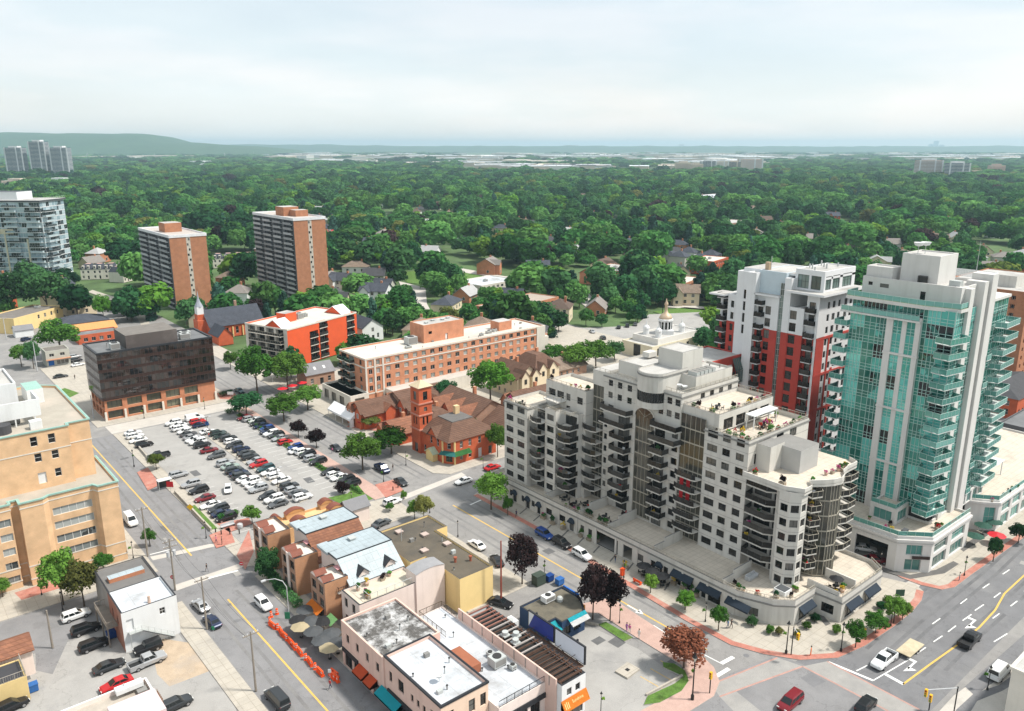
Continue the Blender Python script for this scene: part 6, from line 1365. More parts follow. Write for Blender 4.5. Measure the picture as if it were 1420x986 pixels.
def left_edge():
 b = Bld('yellow_building','long yellow two-storey building with flat grey roof at the far left','building',(62,410),math.radians(40),True); mb = MB()
 section(b,mb,[(-14,16),(-14,0),(16,0),(16,16)],0,7,yellow_w,{1: [(14 + 4 * i,4,1.2,1.8,'sash',None,frame_w) for i in range(4)]},par=.4,roof=M('dark_roof_gravel',(.17,.155,.14)),**KWW); b.part('walls',mb); hvac(b,10,8,6.6,2,2,1)
 b = Bld('gabled_house','tan house with brown roof and cream gable beside the yellow building','house',(83,433)); mb = MB()
 section(b,mb,R4(77,90,426,441),0,5.6,M('cream_render',(.66,.56,.40)),{1: [(2,1.4,1.2,1.8,'sash'),(8,1.4,1.2,1.8,'sash')]},par=0,**KWW); mb.gable(77,90,426,441,5.6,4.2,'y',shing_r,M('cream_render',(.66,.56,.40)),.5); b.part('walls',mb)
 b = Bld('low_shop','low shop with dark asphalt shingle roof in front of the tan house','building',(76,398)); mb = MB(); mb.box(66,87,390,405,0,3.6,br_brown); mb.hip(66,87,390,405,3.6,2.6,shing_g,.4); b.part('walls',mb)
 b = Bld('low_shop','small shop with orange tiled roof next to the brown red shop','building',(77,377)); mb = MB(); mb.box(69,85.5,371.5,382,0,3.4,yellow_w); mb.gable(69,85.5,371.5,382,3.4,2.2,'x',M('orange_tiles',(.55,.27,.10),.85,.1,1.5),yellow_w,.4); b.part('walls',mb)
 b = Bld('low_shop','low red brick shop with flat roof behind the office block','building',(76,366)); mb = MB(); section(b,mb,R4(68,84,361.5,370.5),0,4,br_red,{1: [(2 + 3 * i,1,1.6,1.6,'two',None,frame_w) for i in range(4)]},par=.4,roof=MATS['dark_roof'],**KWW); b.part('walls',mb)
 b = Bld('corner_store','small grey two-storey store with blue shopfront on the far corner','building',(55,334)); mb = MB(); section(b,mb,R4(50.6,58.6,331,339),0,6,M('grey_siding',(.42,.42,.37),.85,.06),{1: [(1.2,3.7,1.6,1.2,'two'),(4.8,3.7,1.6,1.2,'two'),(.6,.3,2.0,2,'door',M('blue_door',(.02,.12,.4))),(3.4,.5,4,1.6,'shop')]},par=.2,roof=M('dark_roof_gravel',(.17,.155,.14)),**KWW); mb.box(50.4,58.8,329.6,331,2.7,2.9,br_or); b.part('walls',mb)
 b = Bld('grey_shed','small grey gabled shed beside the yellow building','building',(53,396)); mb = MB(); mb.box(50,57,393,399,0,3,white_m); mb.gable(50,57,393,399,3,1.6,'x',M('grey_shingle',(.20,.20,.21)),white_m,.3); b.part('walls',mb)
 # glass tower at the left edge
 b = Bld('glass_tower','pale blue glass balcony tower cut by the left edge of the picture','tower',W(70,391),math.radians(-42),True); mb = MB()
 bl = GLASS('pale_blue_glass',[(0,(.015,.02,.025)),(.2,(.04,.06,.07)),(.4,(.26,.36,.41)),(.66,(.44,.54,.58))],.1,.7); wt = M('white_slab',(.64,.66,.67),.7,.04)
 nf,dz = 16,3.0; Wd,Dp = 62,26; mb.box(-Wd + .3,-.3,.3,Dp - .3,0,nf * dz,dark_in); mb.box(-Wd - 1,.8,-.8,Dp + .8,nf * dz,nf * dz + .9,M('dark_roof_edge',(.07,.075,.085),.7),roofgrey); mb.box(-Wd,-16,5,20,nf * dz + .9,nf * dz + 5.5,wt,M('dark_roof_edge',(.07,.075,.085))); b.part('core',mb)
 q = MB(); w = 3.1
 for i in range(2):
  q.face([(w * i / 2 + .05,0,.9),(w * (i + 1) / 2 - .05,0,.9),(w * (i + 1) / 2 - .05,0,dz - .25),(w * i / 2 + .05,0,dz - .25)],bl)
  q.face([(w * i / 2 + .05,0,.05),(w * (i + 1) / 2 - .05,0,.05),(w * (i + 1) / 2 - .05,0,.85),(w * i / 2 + .05,0,.85)],bl)
 q.box(0,w,-.12,0,dz - .42,dz,wt)
 for x in (0,w / 2,w - .05): q.box(x,x + .05,-.05,0,0,dz - .25,wt)
 me = q.mesh('window_panel'); n1 = int(Wd / w)
 for k in range(nf):
  for i in range(n1):
   if i > 5: b.put('window_panel',me,(-Wd + w * i,0,dz * k),0)
  for i in range(8): b.put('window_panel',me,(0,w * i + .4,dz * k),math.pi / 2)
  for x0 in (-8.5,-22,-34):
   balcony(b,[(x0,0),(x0,-1.8),(x0 + 7.6,-1.8),(x0 + 7.6,0)],dz * k + .1,[(0,1,2,3)],slab=wt,rm=frame_a,gm=bl)
 for k in range(nf - 1): balcony(b,[(0.02,1.5),(2.4,1.5),(2.4,11),(0.02,11)],dz * k + .1,[(0,1,2,3)],slab=wt,rm=frame_a,gm=bl)
 mb = MB()
 for x in (-10.5,-24,-36.2): mb.box(x,x + .9,-.5,-.07,0,30 if x < -12 else 26,M('buff_pier',(.60,.55,.40),.8))
 mb.box(-40,-18,-.6,-.08,29,32,M('buff_pier',(.60,.55,.40))); b.part('pier',mb)
 mb = MB(); rail_mb(mb,[(-Wd,-.6),(.6,-.6),(.6,Dp)],nf * dz + .9,1.3,wt,None,2.5,.8); b.part('roof_railing',mb)
 # brown block at the right edge
 b = Bld('apartment_block','brown brick apartment block with pale balconies at the right edge behind the glass tower','apartment building',(322,100)); mb = MB(); nf = 11; ow = [(u,.8 + 2.9 * k,4.4,2.3,'void') for u in (3,11,19) for k in range(nf)] + [(u,1.4 + 2.9 * k,1.4,1.4,'two') for u in (8.6,16.6,25) for k in range(nf)]
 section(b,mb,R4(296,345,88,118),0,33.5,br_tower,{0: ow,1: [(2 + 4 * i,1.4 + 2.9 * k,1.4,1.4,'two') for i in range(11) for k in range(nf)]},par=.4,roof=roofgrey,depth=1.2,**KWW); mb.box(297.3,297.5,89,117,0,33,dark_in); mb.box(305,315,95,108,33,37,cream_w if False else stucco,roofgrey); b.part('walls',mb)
 me = MB(); me.box(-.4,1.2,0,4.4,-.2,0,stucco); me.box(-.45,-.38,0,4.4,-.2,.95,M('buff_balcony_panel',(.46,.40,.33),.8)); me = me.mesh('balcony')
 for k in range(nf):
  for u in (3,11,19): b.put('balcony',me,(296,118 - u - 4.4,.8 + 2.9 * k))
 b = Bld('row_house','red brick row house with dark roof at the right edge beyond the glass tower','house',(268,88)); mb = MB(); section(b,mb,R4(262,292,76,90),0,6.5,br_red,{0: [(1.5 + 3 * i,1.2,1.3,1.8,'sash',None,frame_w) for i in range(4)] + [(1.5 + 3 * i,4.0,1.3,1.6,'sash',None,frame_w) for i in range(4)],1: [(1.5 + 3 * i,1.2,1.3,1.8,'sash',None,frame_w) for i in range(9)]},par=0,**KWW); mb.hip(262,292,76,90,6.5,3.2,M('charcoal_roof',(.06,.06,.065),.9,.15),.4); b.part('walls',mb)
 b = Bld('shop','dark low shop block beyond the podium of the glass tower','building',(246,60)); mb = MB(); section(b,mb,R4(236,258,52,72),0,6.5,M('dark_grey_wall',(.10,.10,.105),.8),{0: [(2 + 4 * i,3.8,2,1.6,'two') for i in range(4)]},par=.4,roof=M('dark_roof',(.15,.155,.16)),**KW); b.part('walls',mb)
 # wall at the lower right corner
 b = Bld('building_corner','pale tan stone corner of a building at the lower right edge','building',(128,26)); mb = MB()
 x,y = W(1404,925,8.6); x -= .3; y += .2; mb.box(x + .3,x + 16,y - 14,y - .2,0,8.6,stone,roofgrey); ring(mb,R4(x + .3,x + 16,y - 14,y - .2),8.3,8.7,.25,.2,stone); b.part('walls',mb)
left_edge()
def rowhouses():
 k = 0
 for lab,px,n,ang,wm,rm in (('row of pale town houses with grey mansard roofs beyond the yellow building',(113,388),6,-28,stone,shing_g),('row of pale town houses with grey mansard roofs just left of the brick pair',(172,392),7,38,stone,shing_g),('row of dark-roofed town houses between the two brick towers',(296,372),9,-22,stone,shing_g)):
  x,y = W(*px)
  b = Bld('row_houses',lab,'houses',(x,y),math.radians(ang),True)
  for i in range(n):
   mb = MB(); a = i * 6.6
   section(b,mb,[(a,10),(a,0),(a + 6.5,0),(a + 6.5,10)],0,6.2,wm,{1: [(.9,.9,1.2,1.6,'sash',None,frame_w),(3.8,.2,1.1,2.2,'door'),(.9,3.9,1.2,1.5,'sash',None,frame_w),(3.8,3.9,1.2,1.5,'sash',None,frame_w)]},par=0,**KWW)
   mb.hip(a,a + 6.5,0,10,6.2,3.0,rm,.1,.5); mb.box(a + 1.0,a + 2.4,-.1,1.5,6.4,8.6,wm); mb.box(a + 3.9,a + 5.3,-.1,1.5,6.4,8.6,wm); mb.box(a + 2,a + 5,3.5,7,9.15,9.3,M('rosy_roof',(.42,.27,.23),.9)); o = b.part('house',mb)
   for u in (1.1,4.0): b.put('window',window_mesh(1.2,1.4,'sash',frame_w,glass_d),(a + u,-.2,6.9))
rowhouses()
# ------------------------------------------------------------------ vehicles
def PAINT(name,c,metal=0.0,rough=0.28):
 if name in MATS: return MATS[name]
 m,nt,N,L,P = newmat(name); MATS[name] = m
 P.inputs['Base Color'].default_value = lin(c); P.inputs['Metallic'].default_value = metal; P.inputs['Roughness'].default_value = rough
 P.inputs['Coat Weight'].default_value = 0.22; P.inputs['Specular IOR Level'].default_value = 0.35; P.inputs['Coat Roughness'].default_value = 0.08
 return m
PC = {'white': PAINT('white_car_paint',(.70,.71,.71)),'black': PAINT('black_car_paint',(.012,.012,.014)),'grey': PAINT('grey_car_paint',(.10,.105,.11),.3),'dark grey': PAINT('dark_grey_car_paint',(.04,.044,.048),.3),
  'silver': PAINT('silver_car_paint',(.42,.43,.44),.4),'red': PAINT('red_car_paint',(.42,.012,.014)),'dark red': PAINT('dark_red_car_paint',(.16,.008,.014)),'blue': PAINT('blue_car_paint',(.012,.05,.22)),
  'dark blue': PAINT('dark_blue_car_paint',(.012,.022,.06),.2),'teal': PAINT('teal_car_paint',(.02,.07,.08),.2),'pale green': PAINT('pale_green_car_paint',(.34,.42,.38),.3),'dark green': PAINT('dark_green_car_paint',(.03,.05,.045),.3)}
car_glass = PAINT('car_glass',(.012,.016,.018),0,.05); tyre_m = M('tyre_rubber',(.02,.02,.02),.9,.1); rim_m = PAINT('wheel_rim',(.35,.35,.36),.7,.35)
lamp_w = PAINT('headlamp_glass',(.65,.66,.64),0,.1); lamp_r = PAINT('tail_lamp',(.30,.01,.01),0,.2); plastic = M('black_plastic',(.02,.02,.021),.6,.1)
CT = {  # length, width, hood z, belt z, cabin base x0 x1, roof x0 x1, roof z
 'sedan': (4.75,1.84,.80,.93,-1.85,1.05,-1.05,.15,1.46),'hatchback': (4.15,1.78,.86,.98,-1.98,.95,-1.6,.2,1.52),'SUV': (4.65,1.88,.98,1.08,-2.22,1.05,-1.9,.25,1.70),
 'minivan': (5.1,1.98,.98,1.1,-2.5,1.6,-2.25,.65,1.78),'van': (5.5,2.0,1.05,1.2,-2.72,1.75,-2.6,.95,2.1),'jeep': (4.4,1.9,1.1,1.15,-2.1,.75,-2.0,.45,1.85),'pickup': (5.75,1.98,1.08,1.2,-.75,1.45,-.6,.75,1.88)}
CM = {}
def car_meshes(kind):
 if kind in CM: return CM[kind]
 L,w,hz,bz,c0,c1,r0,r1,rz = CT[kind]; h = w / 2; pm = PC['white']; mb = MB()
 def sect(x,ww,zb,zt):
  return [(x,-ww * .80,zb),(x,-ww,zb + .18),(x,-ww,zt - .16),(x,-ww * .90,zt),(x,ww * .90,zt),(x,ww,zt - .16),(x,ww,zb + .18),(x,ww * .80,zb)]
 f = L / 2
 if kind == 'pickup':
  st = [(-.8,h,.32,bz),(c1,h,.32,bz),(f - .25,h * .96,.34,hz),(f,h * .86,.42,hz - .22)]
  mb.loft([sect(*s) for s in st],pm)
  for y0,y1 in ((-h,-h + .14),(h - .14,h)): mb.box(-f + .05,-.78,y0,y1,.38,bz - .05,pm)
  mb.box(-f,-f + .12,-h + .15,h - .15,.45,bz - .05,pm); mb.box(-f + .12,-.8,-h + .14,h - .14,.4,.72,plastic)
 else:
  rear = bz if kind in ('SUV','minivan','van','hatchback','jeep') else bz - .02
  st = [(-f,h * .86,.42,rear - .2),(-f + .16,h * .95,.32,rear - .04),(c0 + .25,h,.28,bz),(c1 - .1,h,.28,bz),(c1 + .35,h * .99,.28,hz + .02),(f - .35,h * .95,.30,hz - .06),(f,h * .80,.40,hz - .28)]
  st = sorted(st); mb.loft([sect(*s) for s in st],pm)
 cw,tw = h * .90,h * .74
 base = [(c0,-cw,bz - .03),(c1,-cw,bz - .03),(c1,cw,bz - .03),(c0,cw,bz - .03)]; top = [(r0,-tw,rz - .06),(r1,-tw,rz - .06),(r1,tw,rz - .06),(r0,tw,rz - .06)]
 cap = [(r0 + .18,-tw * .86,rz),(r1 - .15,-tw * .86,rz),(r1 - .15,tw * .86,rz),(r0 + .18,tw * .86,rz)]
 mb.loft([base,top,cap],pm)
 mb.box(-f - .02,f + .01,-h * .7,h * .7,.30,.44,plastic)
 body = mb.mesh('body')
 def quad(a,b,c,d,i0,i1,j0,j1,off):
  a,b,c,d = map(Vector,(a,b,c,d)); n = (b - a).cross(d - a).normalized() * off
  P = lambda u,v: (a + (b - a) * u) * (1 - v) + (d + (c - d) * u) * v + n
  return [P(i0,j0),P(i1,j0),P(i1,j1),P(i0,j1)]
 g = lambda q: MB().face(q,car_glass).mesh('window')
 ws = MB().face(quad(base[1],base[2],top[2],top[1],.06,.94,.10,.94,.012),car_glass).mesh('windshield')
 rw = MB().face(quad(base[3],base[0],top[0],top[3],.08,.92,.22,.9,.012),car_glass).mesh('rear_window')
 sides = []
 for s in (0,1):
  mb = MB(); a,b_,c,d = (base[0],base[1],top[1],top[0]) if s == 0 else (base[2],base[3],top[3],top[2])
  cuts = ((.03,.46),(.50,.96)) if kind not in ('SUV','minivan','van') else ((.03,.30),(.34,.64),(.68,.96))
  if kind == 'van': cuts = ((.72,.96),) if s == 0 else ((.04,.28),)
  for u0,u1 in cuts: mb.face(quad(a,b_,c,d,u0,u1,.14,.90,.012),car_glass)
  sides.append(mb.mesh('side_window'))
 mb = MB(); r = .35 if kind in ('SUV','pickup','jeep','van') else .32
 def ringy(y,rr): return [(rr * math.cos(2 * math.pi * i / 14),y,rr * math.sin(2 * math.pi * i / 14)) for i in range(14)]
 mb.loft([ringy(-.11,r),ringy(.11,r)],tyre_m); mb.loft([ringy(-.125,r * .62),ringy(.125,r * .62)],rim_m)
 wheel = mb.mesh('wheel')
 hl = MB().box(-.05,.04,-.2,.2,-.07,.07,lamp_w).mesh('headlight'); tl = MB().box(-.04,.05,-.12,.12,-.12,.12,lamp_r).mesh('taillight')
 CM[kind] = (body,ws,rw,sides,wheel,hl,tl,r); return CM[kind]
def car(x,y,kind,colour,deg,label,group=None,z=0.01):
 body,ws,rw,sides,wheel,hl,tl,r = car_meshes(kind); L,w,hz,bz,c0,c1 = CT[kind][:6]
 cat = {'pickup': 'pickup truck','van': 'van','minivan': 'minivan'}.get(kind,'car')
 t = thing('parked_car' if group else ('pickup_truck' if kind == 'pickup' else 'van' if kind == 'van' else 'car'),label,cat,(x,y,z),math.radians(deg),group)
 o = link('body',body,t); o.material_slots[0].link = 'OBJECT'; o.material_slots[0].material = PC[colour]
 link('windshield',ws,t); link('rear_window',rw,t)
 for s in sides: link('side_window',s,t)
 for sx in (-1,1):
  for sy in (-1,1): link('wheel',wheel,t,(sx * L * .295 + (.05 if sx < 0 else .02),sy * (w / 2 - .10),r))
 for sy in (-1,1):
  link('headlight',hl,t,(L / 2 - .07,sy * w * .31,hz - .20)); link('taillight',tl,t,(-L / 2 + .06,sy * w * .36,bz - .28))
 return t
z6 = lambda a,c: (150 + a * .26056,550 + c * .26056)
def carpx(p,kind,colour,deg,label,group=None,z=0.01):
 x,y = W(p[0],p[1],.75 + z); return car(x,y,kind,colour,deg,label,group,z)
ORD = 'first second third fourth fifth sixth seventh eighth ninth tenth eleventh twelfth thirteenth fourteenth fifteenth sixteenth seventeenth eighteenth nineteenth twentieth twenty-first twenty-second twenty-third twenty-fourth twenty-fifth'.split()
ROWS = {
 'row along the grass strip': (180,[(728,108,'dark red','sedan'),(757,116,'silver','SUV'),(785,124,'white','hatchback'),(797,138,'dark grey','SUV'),(815,152,'dark blue','sedan'),(845,166,'blue','hatchback'),(850,181,'dark blue','SUV'),(868,193,'white','SUV'),(895,203,'dark grey','SUV'),(915,217,'silver','sedan'),(942,238,'red','hatchback'),(997,264,'blue','hatchback'),(1005,284,'white','sedan'),(1040,290,'white','SUV'),(1060,306,'black','SUV'),(1088,324,'silver','SUV'),(1118,342,'black','SUV'),(1182,394,'black','sedan'),(1205,411,'white','hatchback'),(1232,425,'white','sedan'),(1268,441,'black','SUV'),(1296,461,'black','SUV')]),
 'row just right of the walkway': (0,[(530,183,'white','sedan'),(586,192,'dark green','SUV'),(604,207,'dark green','sedan'),(640,219,'dark grey','SUV'),(658,234,'white','hatchback'),(672,257,'dark grey','SUV'),(708,277,'dark blue','SUV'),(735,297,'dark grey','sedan'),(755,317,'dark grey','SUV'),(785,338,'silver','sedan'),(800,357,'red','SUV'),(838,380,'teal','SUV'),(862,398,'white','sedan'),(890,418,'white','hatchback'),(922,441,'white','sedan'),(963,472,'dark grey','SUV'),(985,492,'silver','hatchback'),(1012,510,'grey','sedan'),(1035,532,'white','SUV')]),
 'row just left of the walkway': (0,[(347,137,'white','SUV'),(373,150,'white','sedan'),(383,166,'white','SUV'),(408,182,'white','hatchback'),(428,195,'grey','sedan'),(445,211,'silver','sedan'),(457,225,'white','sedan'),(477,238,'white','SUV'),(500,254,'black','SUV'),(538,281,'dark red','sedan'),(577,311,'grey','SUV'),(625,350,'silver','SUV'),(650,367,'pale green','sedan'),(672,389,'dark grey','SUV'),(695,402,'dark blue','sedan'),(710,418,'dark grey','SUV'),(733,434,'white','sedan'),(760,449,'white','SUV'),(782,467,'white','sedan'),(800,487,'silver','SUV'),(848,523,'dark grey','hatchback'),(883,542,'white','SUV'),(905,566,'grey','sedan')]),
 'row along the low wall': (180,[(132,188,'white','sedan'),(143,207,'white','SUV'),(160,228,'white','sedan'),(192,252,'black','SUV'),(268,312,'dark grey','pickup'),(375,412,'silver','SUV'),(440,463,'silver','SUV'),(482,495,'black','SUV'),(515,536,'dark red','sedan'),(545,573,'white','sedan'),(588,594,'dark grey','SUV'),(605,617,'dark blue','sedan'),(628,640,'black','SUV')]),
}
for row,(deg,L_) in ROWS.items():
 for i,(a,c,colour,kind) in enumerate(L_):
  dg = deg + (0 if R.random() < .7 else 180) + R.uniform(-2.0,2.0)
  carpx(z6(a,c),kind,colour,dg,'%s %s, %s from the office end of the %s' % (colour,kind,ORD[i],row),'cars in the parking lot')
G_ = 'cars in the parking lot'
carpx(z6(460,112),'van','white',0,'white box-like van parked at the head of the parking lot',G_); carpx(z6(476,131),'SUV','red',0,'red SUV beside the white van at the head of the parking lot',G_); carpx(z6(492,147),'sedan','dark blue',0,'dark blue sedan next to the red SUV and white van',G_)
carpx(z6(637,489),'hatchback','white',-112,'white hatchback driving alone down the parking lot aisle')
for p,kind,colour,deg,lab in (
 ((105,852),'SUV','white',2,'white SUV behind the white corner shop, topmost in the lower lot'),((119,871),'SUV','black',0,'black SUV below the white one in the lower lot'),((130,893),'SUV','black',2,'black hatchback-shaped SUV between the other black one and the grey sedan'),((151,922),'sedan','dark grey',2,'dark grey sedan in the lower lot near the pickup'),
 ((161,947),'sedan','red',182,'bright red coupe at the bottom of the lower lot'),((205,897),'jeep','black',180,'boxy black off-roader against the white wall'),((204,916),'pickup','silver',2,'silver pickup truck with dark bed cover beside the sandy ground'),((244,975),'SUV','dark grey',4,'dark grey SUV beside the pink parapet at the lower left'),
 ((15,978),'SUV','black',10,'black car at the lower left corner below the yellow shed'),((278,838),'sedan','silver',94,'grey-gold sedan parked at the kerb of the left street'),((294,860),'sedan','dark blue',94,'dark blue sedan parked behind the grey-gold one'),((365,836),'SUV','white',-88,'white SUV with dark roof by the orange barriers'),
 ((384,968),'van','dark grey',92,'dark van on the left street near the bottom edge'),((181,721),'van','white',-90,'white van half hidden by the peach brick block'),((466,620),'sedan','dark grey',-90,'dark sedan on the main street passing the street trees'),((530,649),'pickup','dark blue',-94,'navy pickup truck on the main street beside the big street tree'),
 ((556,667),'sedan','dark grey',-92,'dark grey sedan behind the navy pickup at the crossing'),((643,666),'sedan','white',178,'white sedan leaving the side street at the crossing'),((683,647),'sedan','red',0,'red car on the side street beside the pale apartment block'),((544,695),'SUV','white',4,'white SUV at the crossing near the grass corner'),
 ((529,724),'sedan','grey',10,'blue-grey sedan parked by the flat brown roof'),((661,754),'sedan','white',88,'white car at the kerb beside the yellow building'),((689,776),'sedan','black',70,'black car next to the red pole and the dark tree'),((694,834),'sedan','black',-68,'black sedan in the small lot by the yellow wall'),
 ((755,740),'SUV','blue',-92,'blue SUV, first of three parked along the podium'),((779,752),'SUV','black',-92,'black SUV between the blue and white ones along the podium'),((807,768),'SUV','white',-92,'white SUV, last of three parked along the podium'),
 ((1096,972),'minivan','dark red',182,'red minivan in the crossing at the bottom edge'),((1201,976),'SUV','black',4,'black SUV at the bottom edge of the crossing'),((1226,914),'pickup','white',180,'white pickup truck towing a flat wooden trailer'),((1345,886),'pickup','black',0,'black pickup truck heading away along the avenue'),
 ((1386,930),'van','white',0,'white cargo van parked in the bay at the right edge'),((1199,759),'sedan','white',-60,'white sedan in the shade under the carport'),((1214,775),'sedan','dark red',-50,'dark red sedan under the carport beside the shop corner'),
 ((36,470),'SUV','dark blue',40,'dark car parked before the grey shed at the far left'),((52,468),'SUV','white',40,'white car parked before the yellow building at the far left'),((84,521),'sedan','dark grey',0,'dark sedan crossing the wide junction beyond the office block'),((104,494),'SUV','silver',10,'silver car beside the corner store, topmost of three'),((105,499),'SUV','black',10,'black car beside the corner store, middle of three'),((108,505),'sedan','white',10,'white car beside the corner store, lowest of three'),
 ((332,541),'sedan','teal',-88,'teal sedan parked on the main street by the office block'),((821,459),'sedan','silver',60,'silver car in the lot behind the village, in the sun'),((836,468),'SUV','dark grey',60,'dark SUV in the lot beside the domed church'),((858,453),'sedan','black',40,'black car at the tree edge of the church lot'),((870,451),'SUV','dark grey',40,'dark grey car under the trees of the church lot'),((881,449),'sedan','grey',40,'grey car beside the trees at the end of the church lot'),
 ((672,601),'sedan','white',20,'white car squeezed behind the red corner restaurant'),((680,597),'SUV','white',15,'white SUV behind the red corner restaurant by the pale block'),((688,603),'sedan','silver',10,'silver car nearest the pale block behind the corner restaurant')):
 carpx(p,kind,colour,deg,lab,z=.14 if 'carport' in lab or 'bay at' in lab or 'behind the red corner' in lab else .018)
def trailer():
 x,y = W(1262,899,.6); t = thing('flat_trailer','flat trailer with pale plywood deck hitched behind the white pickup','trailer',(x,y,.015),0)
 mb = MB(); mb.box(-2.6,2.6,-1.15,1.15,.62,.75,M('plywood',(.50,.43,.30),.85,.12,1.2,c2=(.36,.30,.20),c2amt=.4)); link('deck',mb.mesh('deck'),t)
 mb = MB(); mb.box(-2.5,2.5,-1.0,1.0,.48,.615,plastic); mb.tube([(-2.5,0,.52),(-3.9,0,.5)],.06,plastic); link('frame',mb.mesh('frame'),t)
 wm = car_meshes('sedan')[4]
 for sx in (.1,.95):
  for sy in (-1,1): link('wheel',wm,t,(sx,sy * 1.02,.33))
trailer()
# ------------------------------------------------------------------ trees
def LEAF(name,c,c2,trans=.28,var=.42):
 m = bpy.data.materials.new(name); m.use_nodes = True; nt = m.node_tree; N,L = nt.nodes,nt.links; N.clear(); MATS[name] = m
 out = N.new('ShaderNodeOutputMaterial'); d = N.new('ShaderNodeBsdfDiffuse'); t = N.new('ShaderNodeBsdfTranslucent'); mx = N.new('ShaderNodeMixShader'); mx.inputs[0].default_value = trans
 geo = N.new('ShaderNodeNewGeometry'); oi = N.new('ShaderNodeObjectInfo')
 nz = N.new('ShaderNodeTexNoise'); nz.inputs['Scale'].default_value = .9; nz.inputs['Detail'].default_value = 3; L.new(geo.outputs['Position'],nz.inputs['Vector'])
 a = N.new('ShaderNodeMix'); a.data_type = 'RGBA'; a.inputs['A'].default_value = lin(c); a.inputs['B'].default_value = lin(c2)
 mr = N.new('ShaderNodeMapRange'); mr.inputs['From Min'].default_value = .35; mr.inputs['From Max'].default_value = .65
 ad = N.new('ShaderNodeMath'); ad.operation = 'MULTIPLY_ADD'; ad.inputs[1].default_value = .45; L.new(nz.outputs['Fac'],ad.inputs[0])
 m2 = N.new('ShaderNodeMath'); m2.operation = 'MULTIPLY'; m2.inputs[1].default_value = .55; L.new(oi.outputs['Random'],m2.inputs[0]); L.new(m2.outputs[0],ad.inputs[2])
 L.new(ad.outputs[0],mr.inputs['Value']); L.new(mr.outputs[0],a.inputs['Factor'])
 hs = N.new('ShaderNodeHueSaturation'); wn = N.new('ShaderNodeTexWhiteNoise'); wn.noise_dimensions = '1D'; L.new(oi.outputs['Random'],wn.inputs['W'])
 r2 = N.new('ShaderNodeMapRange'); r2.inputs['To Min'].default_value = 1 - var; r2.inputs['To Max'].default_value = 1 + var; L.new(wn.outputs['Value'],r2.inputs['Value']); L.new(r2.outputs[0],hs.inputs['Value'])
 L.new(a.outputs['Result'],hs.inputs['Color']); L.new(hs.outputs['Color'],d.inputs['Color']); L.new(hs.outputs['Color'],t.inputs['Color'])
 L.new(d.outputs[0],mx.inputs[1]); L.new(t.outputs[0],mx.inputs[2]); L.new(mx.outputs[0],out.inputs['Surface']); return m
leaf = {'green': LEAF('green_leaves',(.042,.140,.036),(.108,.245,.062)),'dark': LEAF('dark_leaves',(.023,.084,.032),(.060,.152,.052)),'lime': LEAF('lime_leaves',(.085,.22,.030),(.16,.29,.045),.3,.2),
  'yellowish': LEAF('yellowish_leaves',(.10,.14,.03),(.16,.17,.05),.3),'purple': LEAF('purple_leaves',(.020,.013,.014),(.045,.028,.028),.15),'russet': LEAF('russet_leaves',(.14,.050,.030),(.22,.085,.05),.25),
  'blue': LEAF('bluish_needles',(.030,.080,.055),(.045,.11,.078),.1)}
leaf['street'] = LEAF('street_tree_leaves',(.045,.125,.022),(.115,.230,.040))
bark = M('tree_bark',(.10,.075,.055),.95,.25,2.0)
def crown_mesh(name,seed,mat,lobes=16,leaves=70,size=.10,shape='round',core=.70,open_=0.0):
 """crown of radius about 1 and height about 2 (z 0..2): leaf clumps spread over and inside uneven lobes"""
 r = random.Random(seed); V,Fc = [],[]
 cs = []
 for i in range(lobes):
  if shape == 'cone':
   t = r.random() ** .8; a = r.uniform(0,6.28); rad = (1 - t) * .62 * r.uniform(.6,1.1); cs.append((rad * math.cos(a),rad * math.sin(a),.1 + 1.8 * t,.42 * (1 - t) + .12))
  else:
   a = i * 2.4 + r.uniform(-.4,.4); el = math.asin(min(1,max(-.75,-0.55 + 1.55 * (i + .5) / lobes))); rr = r.uniform(.42,.72 + open_); cs.append((rr * math.cos(el) * math.cos(a),rr * math.cos(el) * math.sin(a),1.0 + rr * math.sin(el) * (1.05 if shape == 'round' else 1.25),r.uniform(.30 - open_ * .5,.46 - open_ * .35)))
 for cx,cy,cz,cr in cs:
  for k in range(leaves):
   u = r.uniform(-.65,1); a = r.uniform(0,6.283); s = math.sqrt(max(0,1 - u * u)); d = Vector((s * math.cos(a),s * math.sin(a),u)); rad = cr * r.uniform(.72,1.12)
   p = Vector((cx,cy,cz)) + d * rad
   n = (d + Vector((r.uniform(-.8,.8),r.uniform(-.8,.8),r.uniform(-.4,.8)))).normalized()
   t = n.cross(Vector((r.uniform(-1,1),r.uniform(-1,1),r.uniform(-1,1)))).normalized(); w = n.cross(t); z = size * r.uniform(.6,1.35); i = len(V)
   V += [tuple(p - t * z - w * z * .6),tuple(p + t * z * .3 - w * z),tuple(p + t * z * 1.1 + n * z * .25),tuple(p + w * z)]; Fc.append((i,i + 1,i + 2,i + 3))
  if core:
   i = len(V); q = cr * core
   for dx,dy,dz in ((1,0,0),(-1,0,0),(0,1,0),(0,-1,0),(0,0,1),(0,0,-1)): V.append((cx + dx * q,cy + dy * q,cz + dz * q))
   for f in ((0,2,4),(2,1,4),(1,3,4),(3,0,4),(2,0,5),(1,2,5),(3,1,5),(0,3,5)): Fc.append(tuple(i + a for a in f))
 me = bpy.data.meshes.new(name); me.from_pydata(V,[],Fc); me.materials.append(mat); me.update(); return me
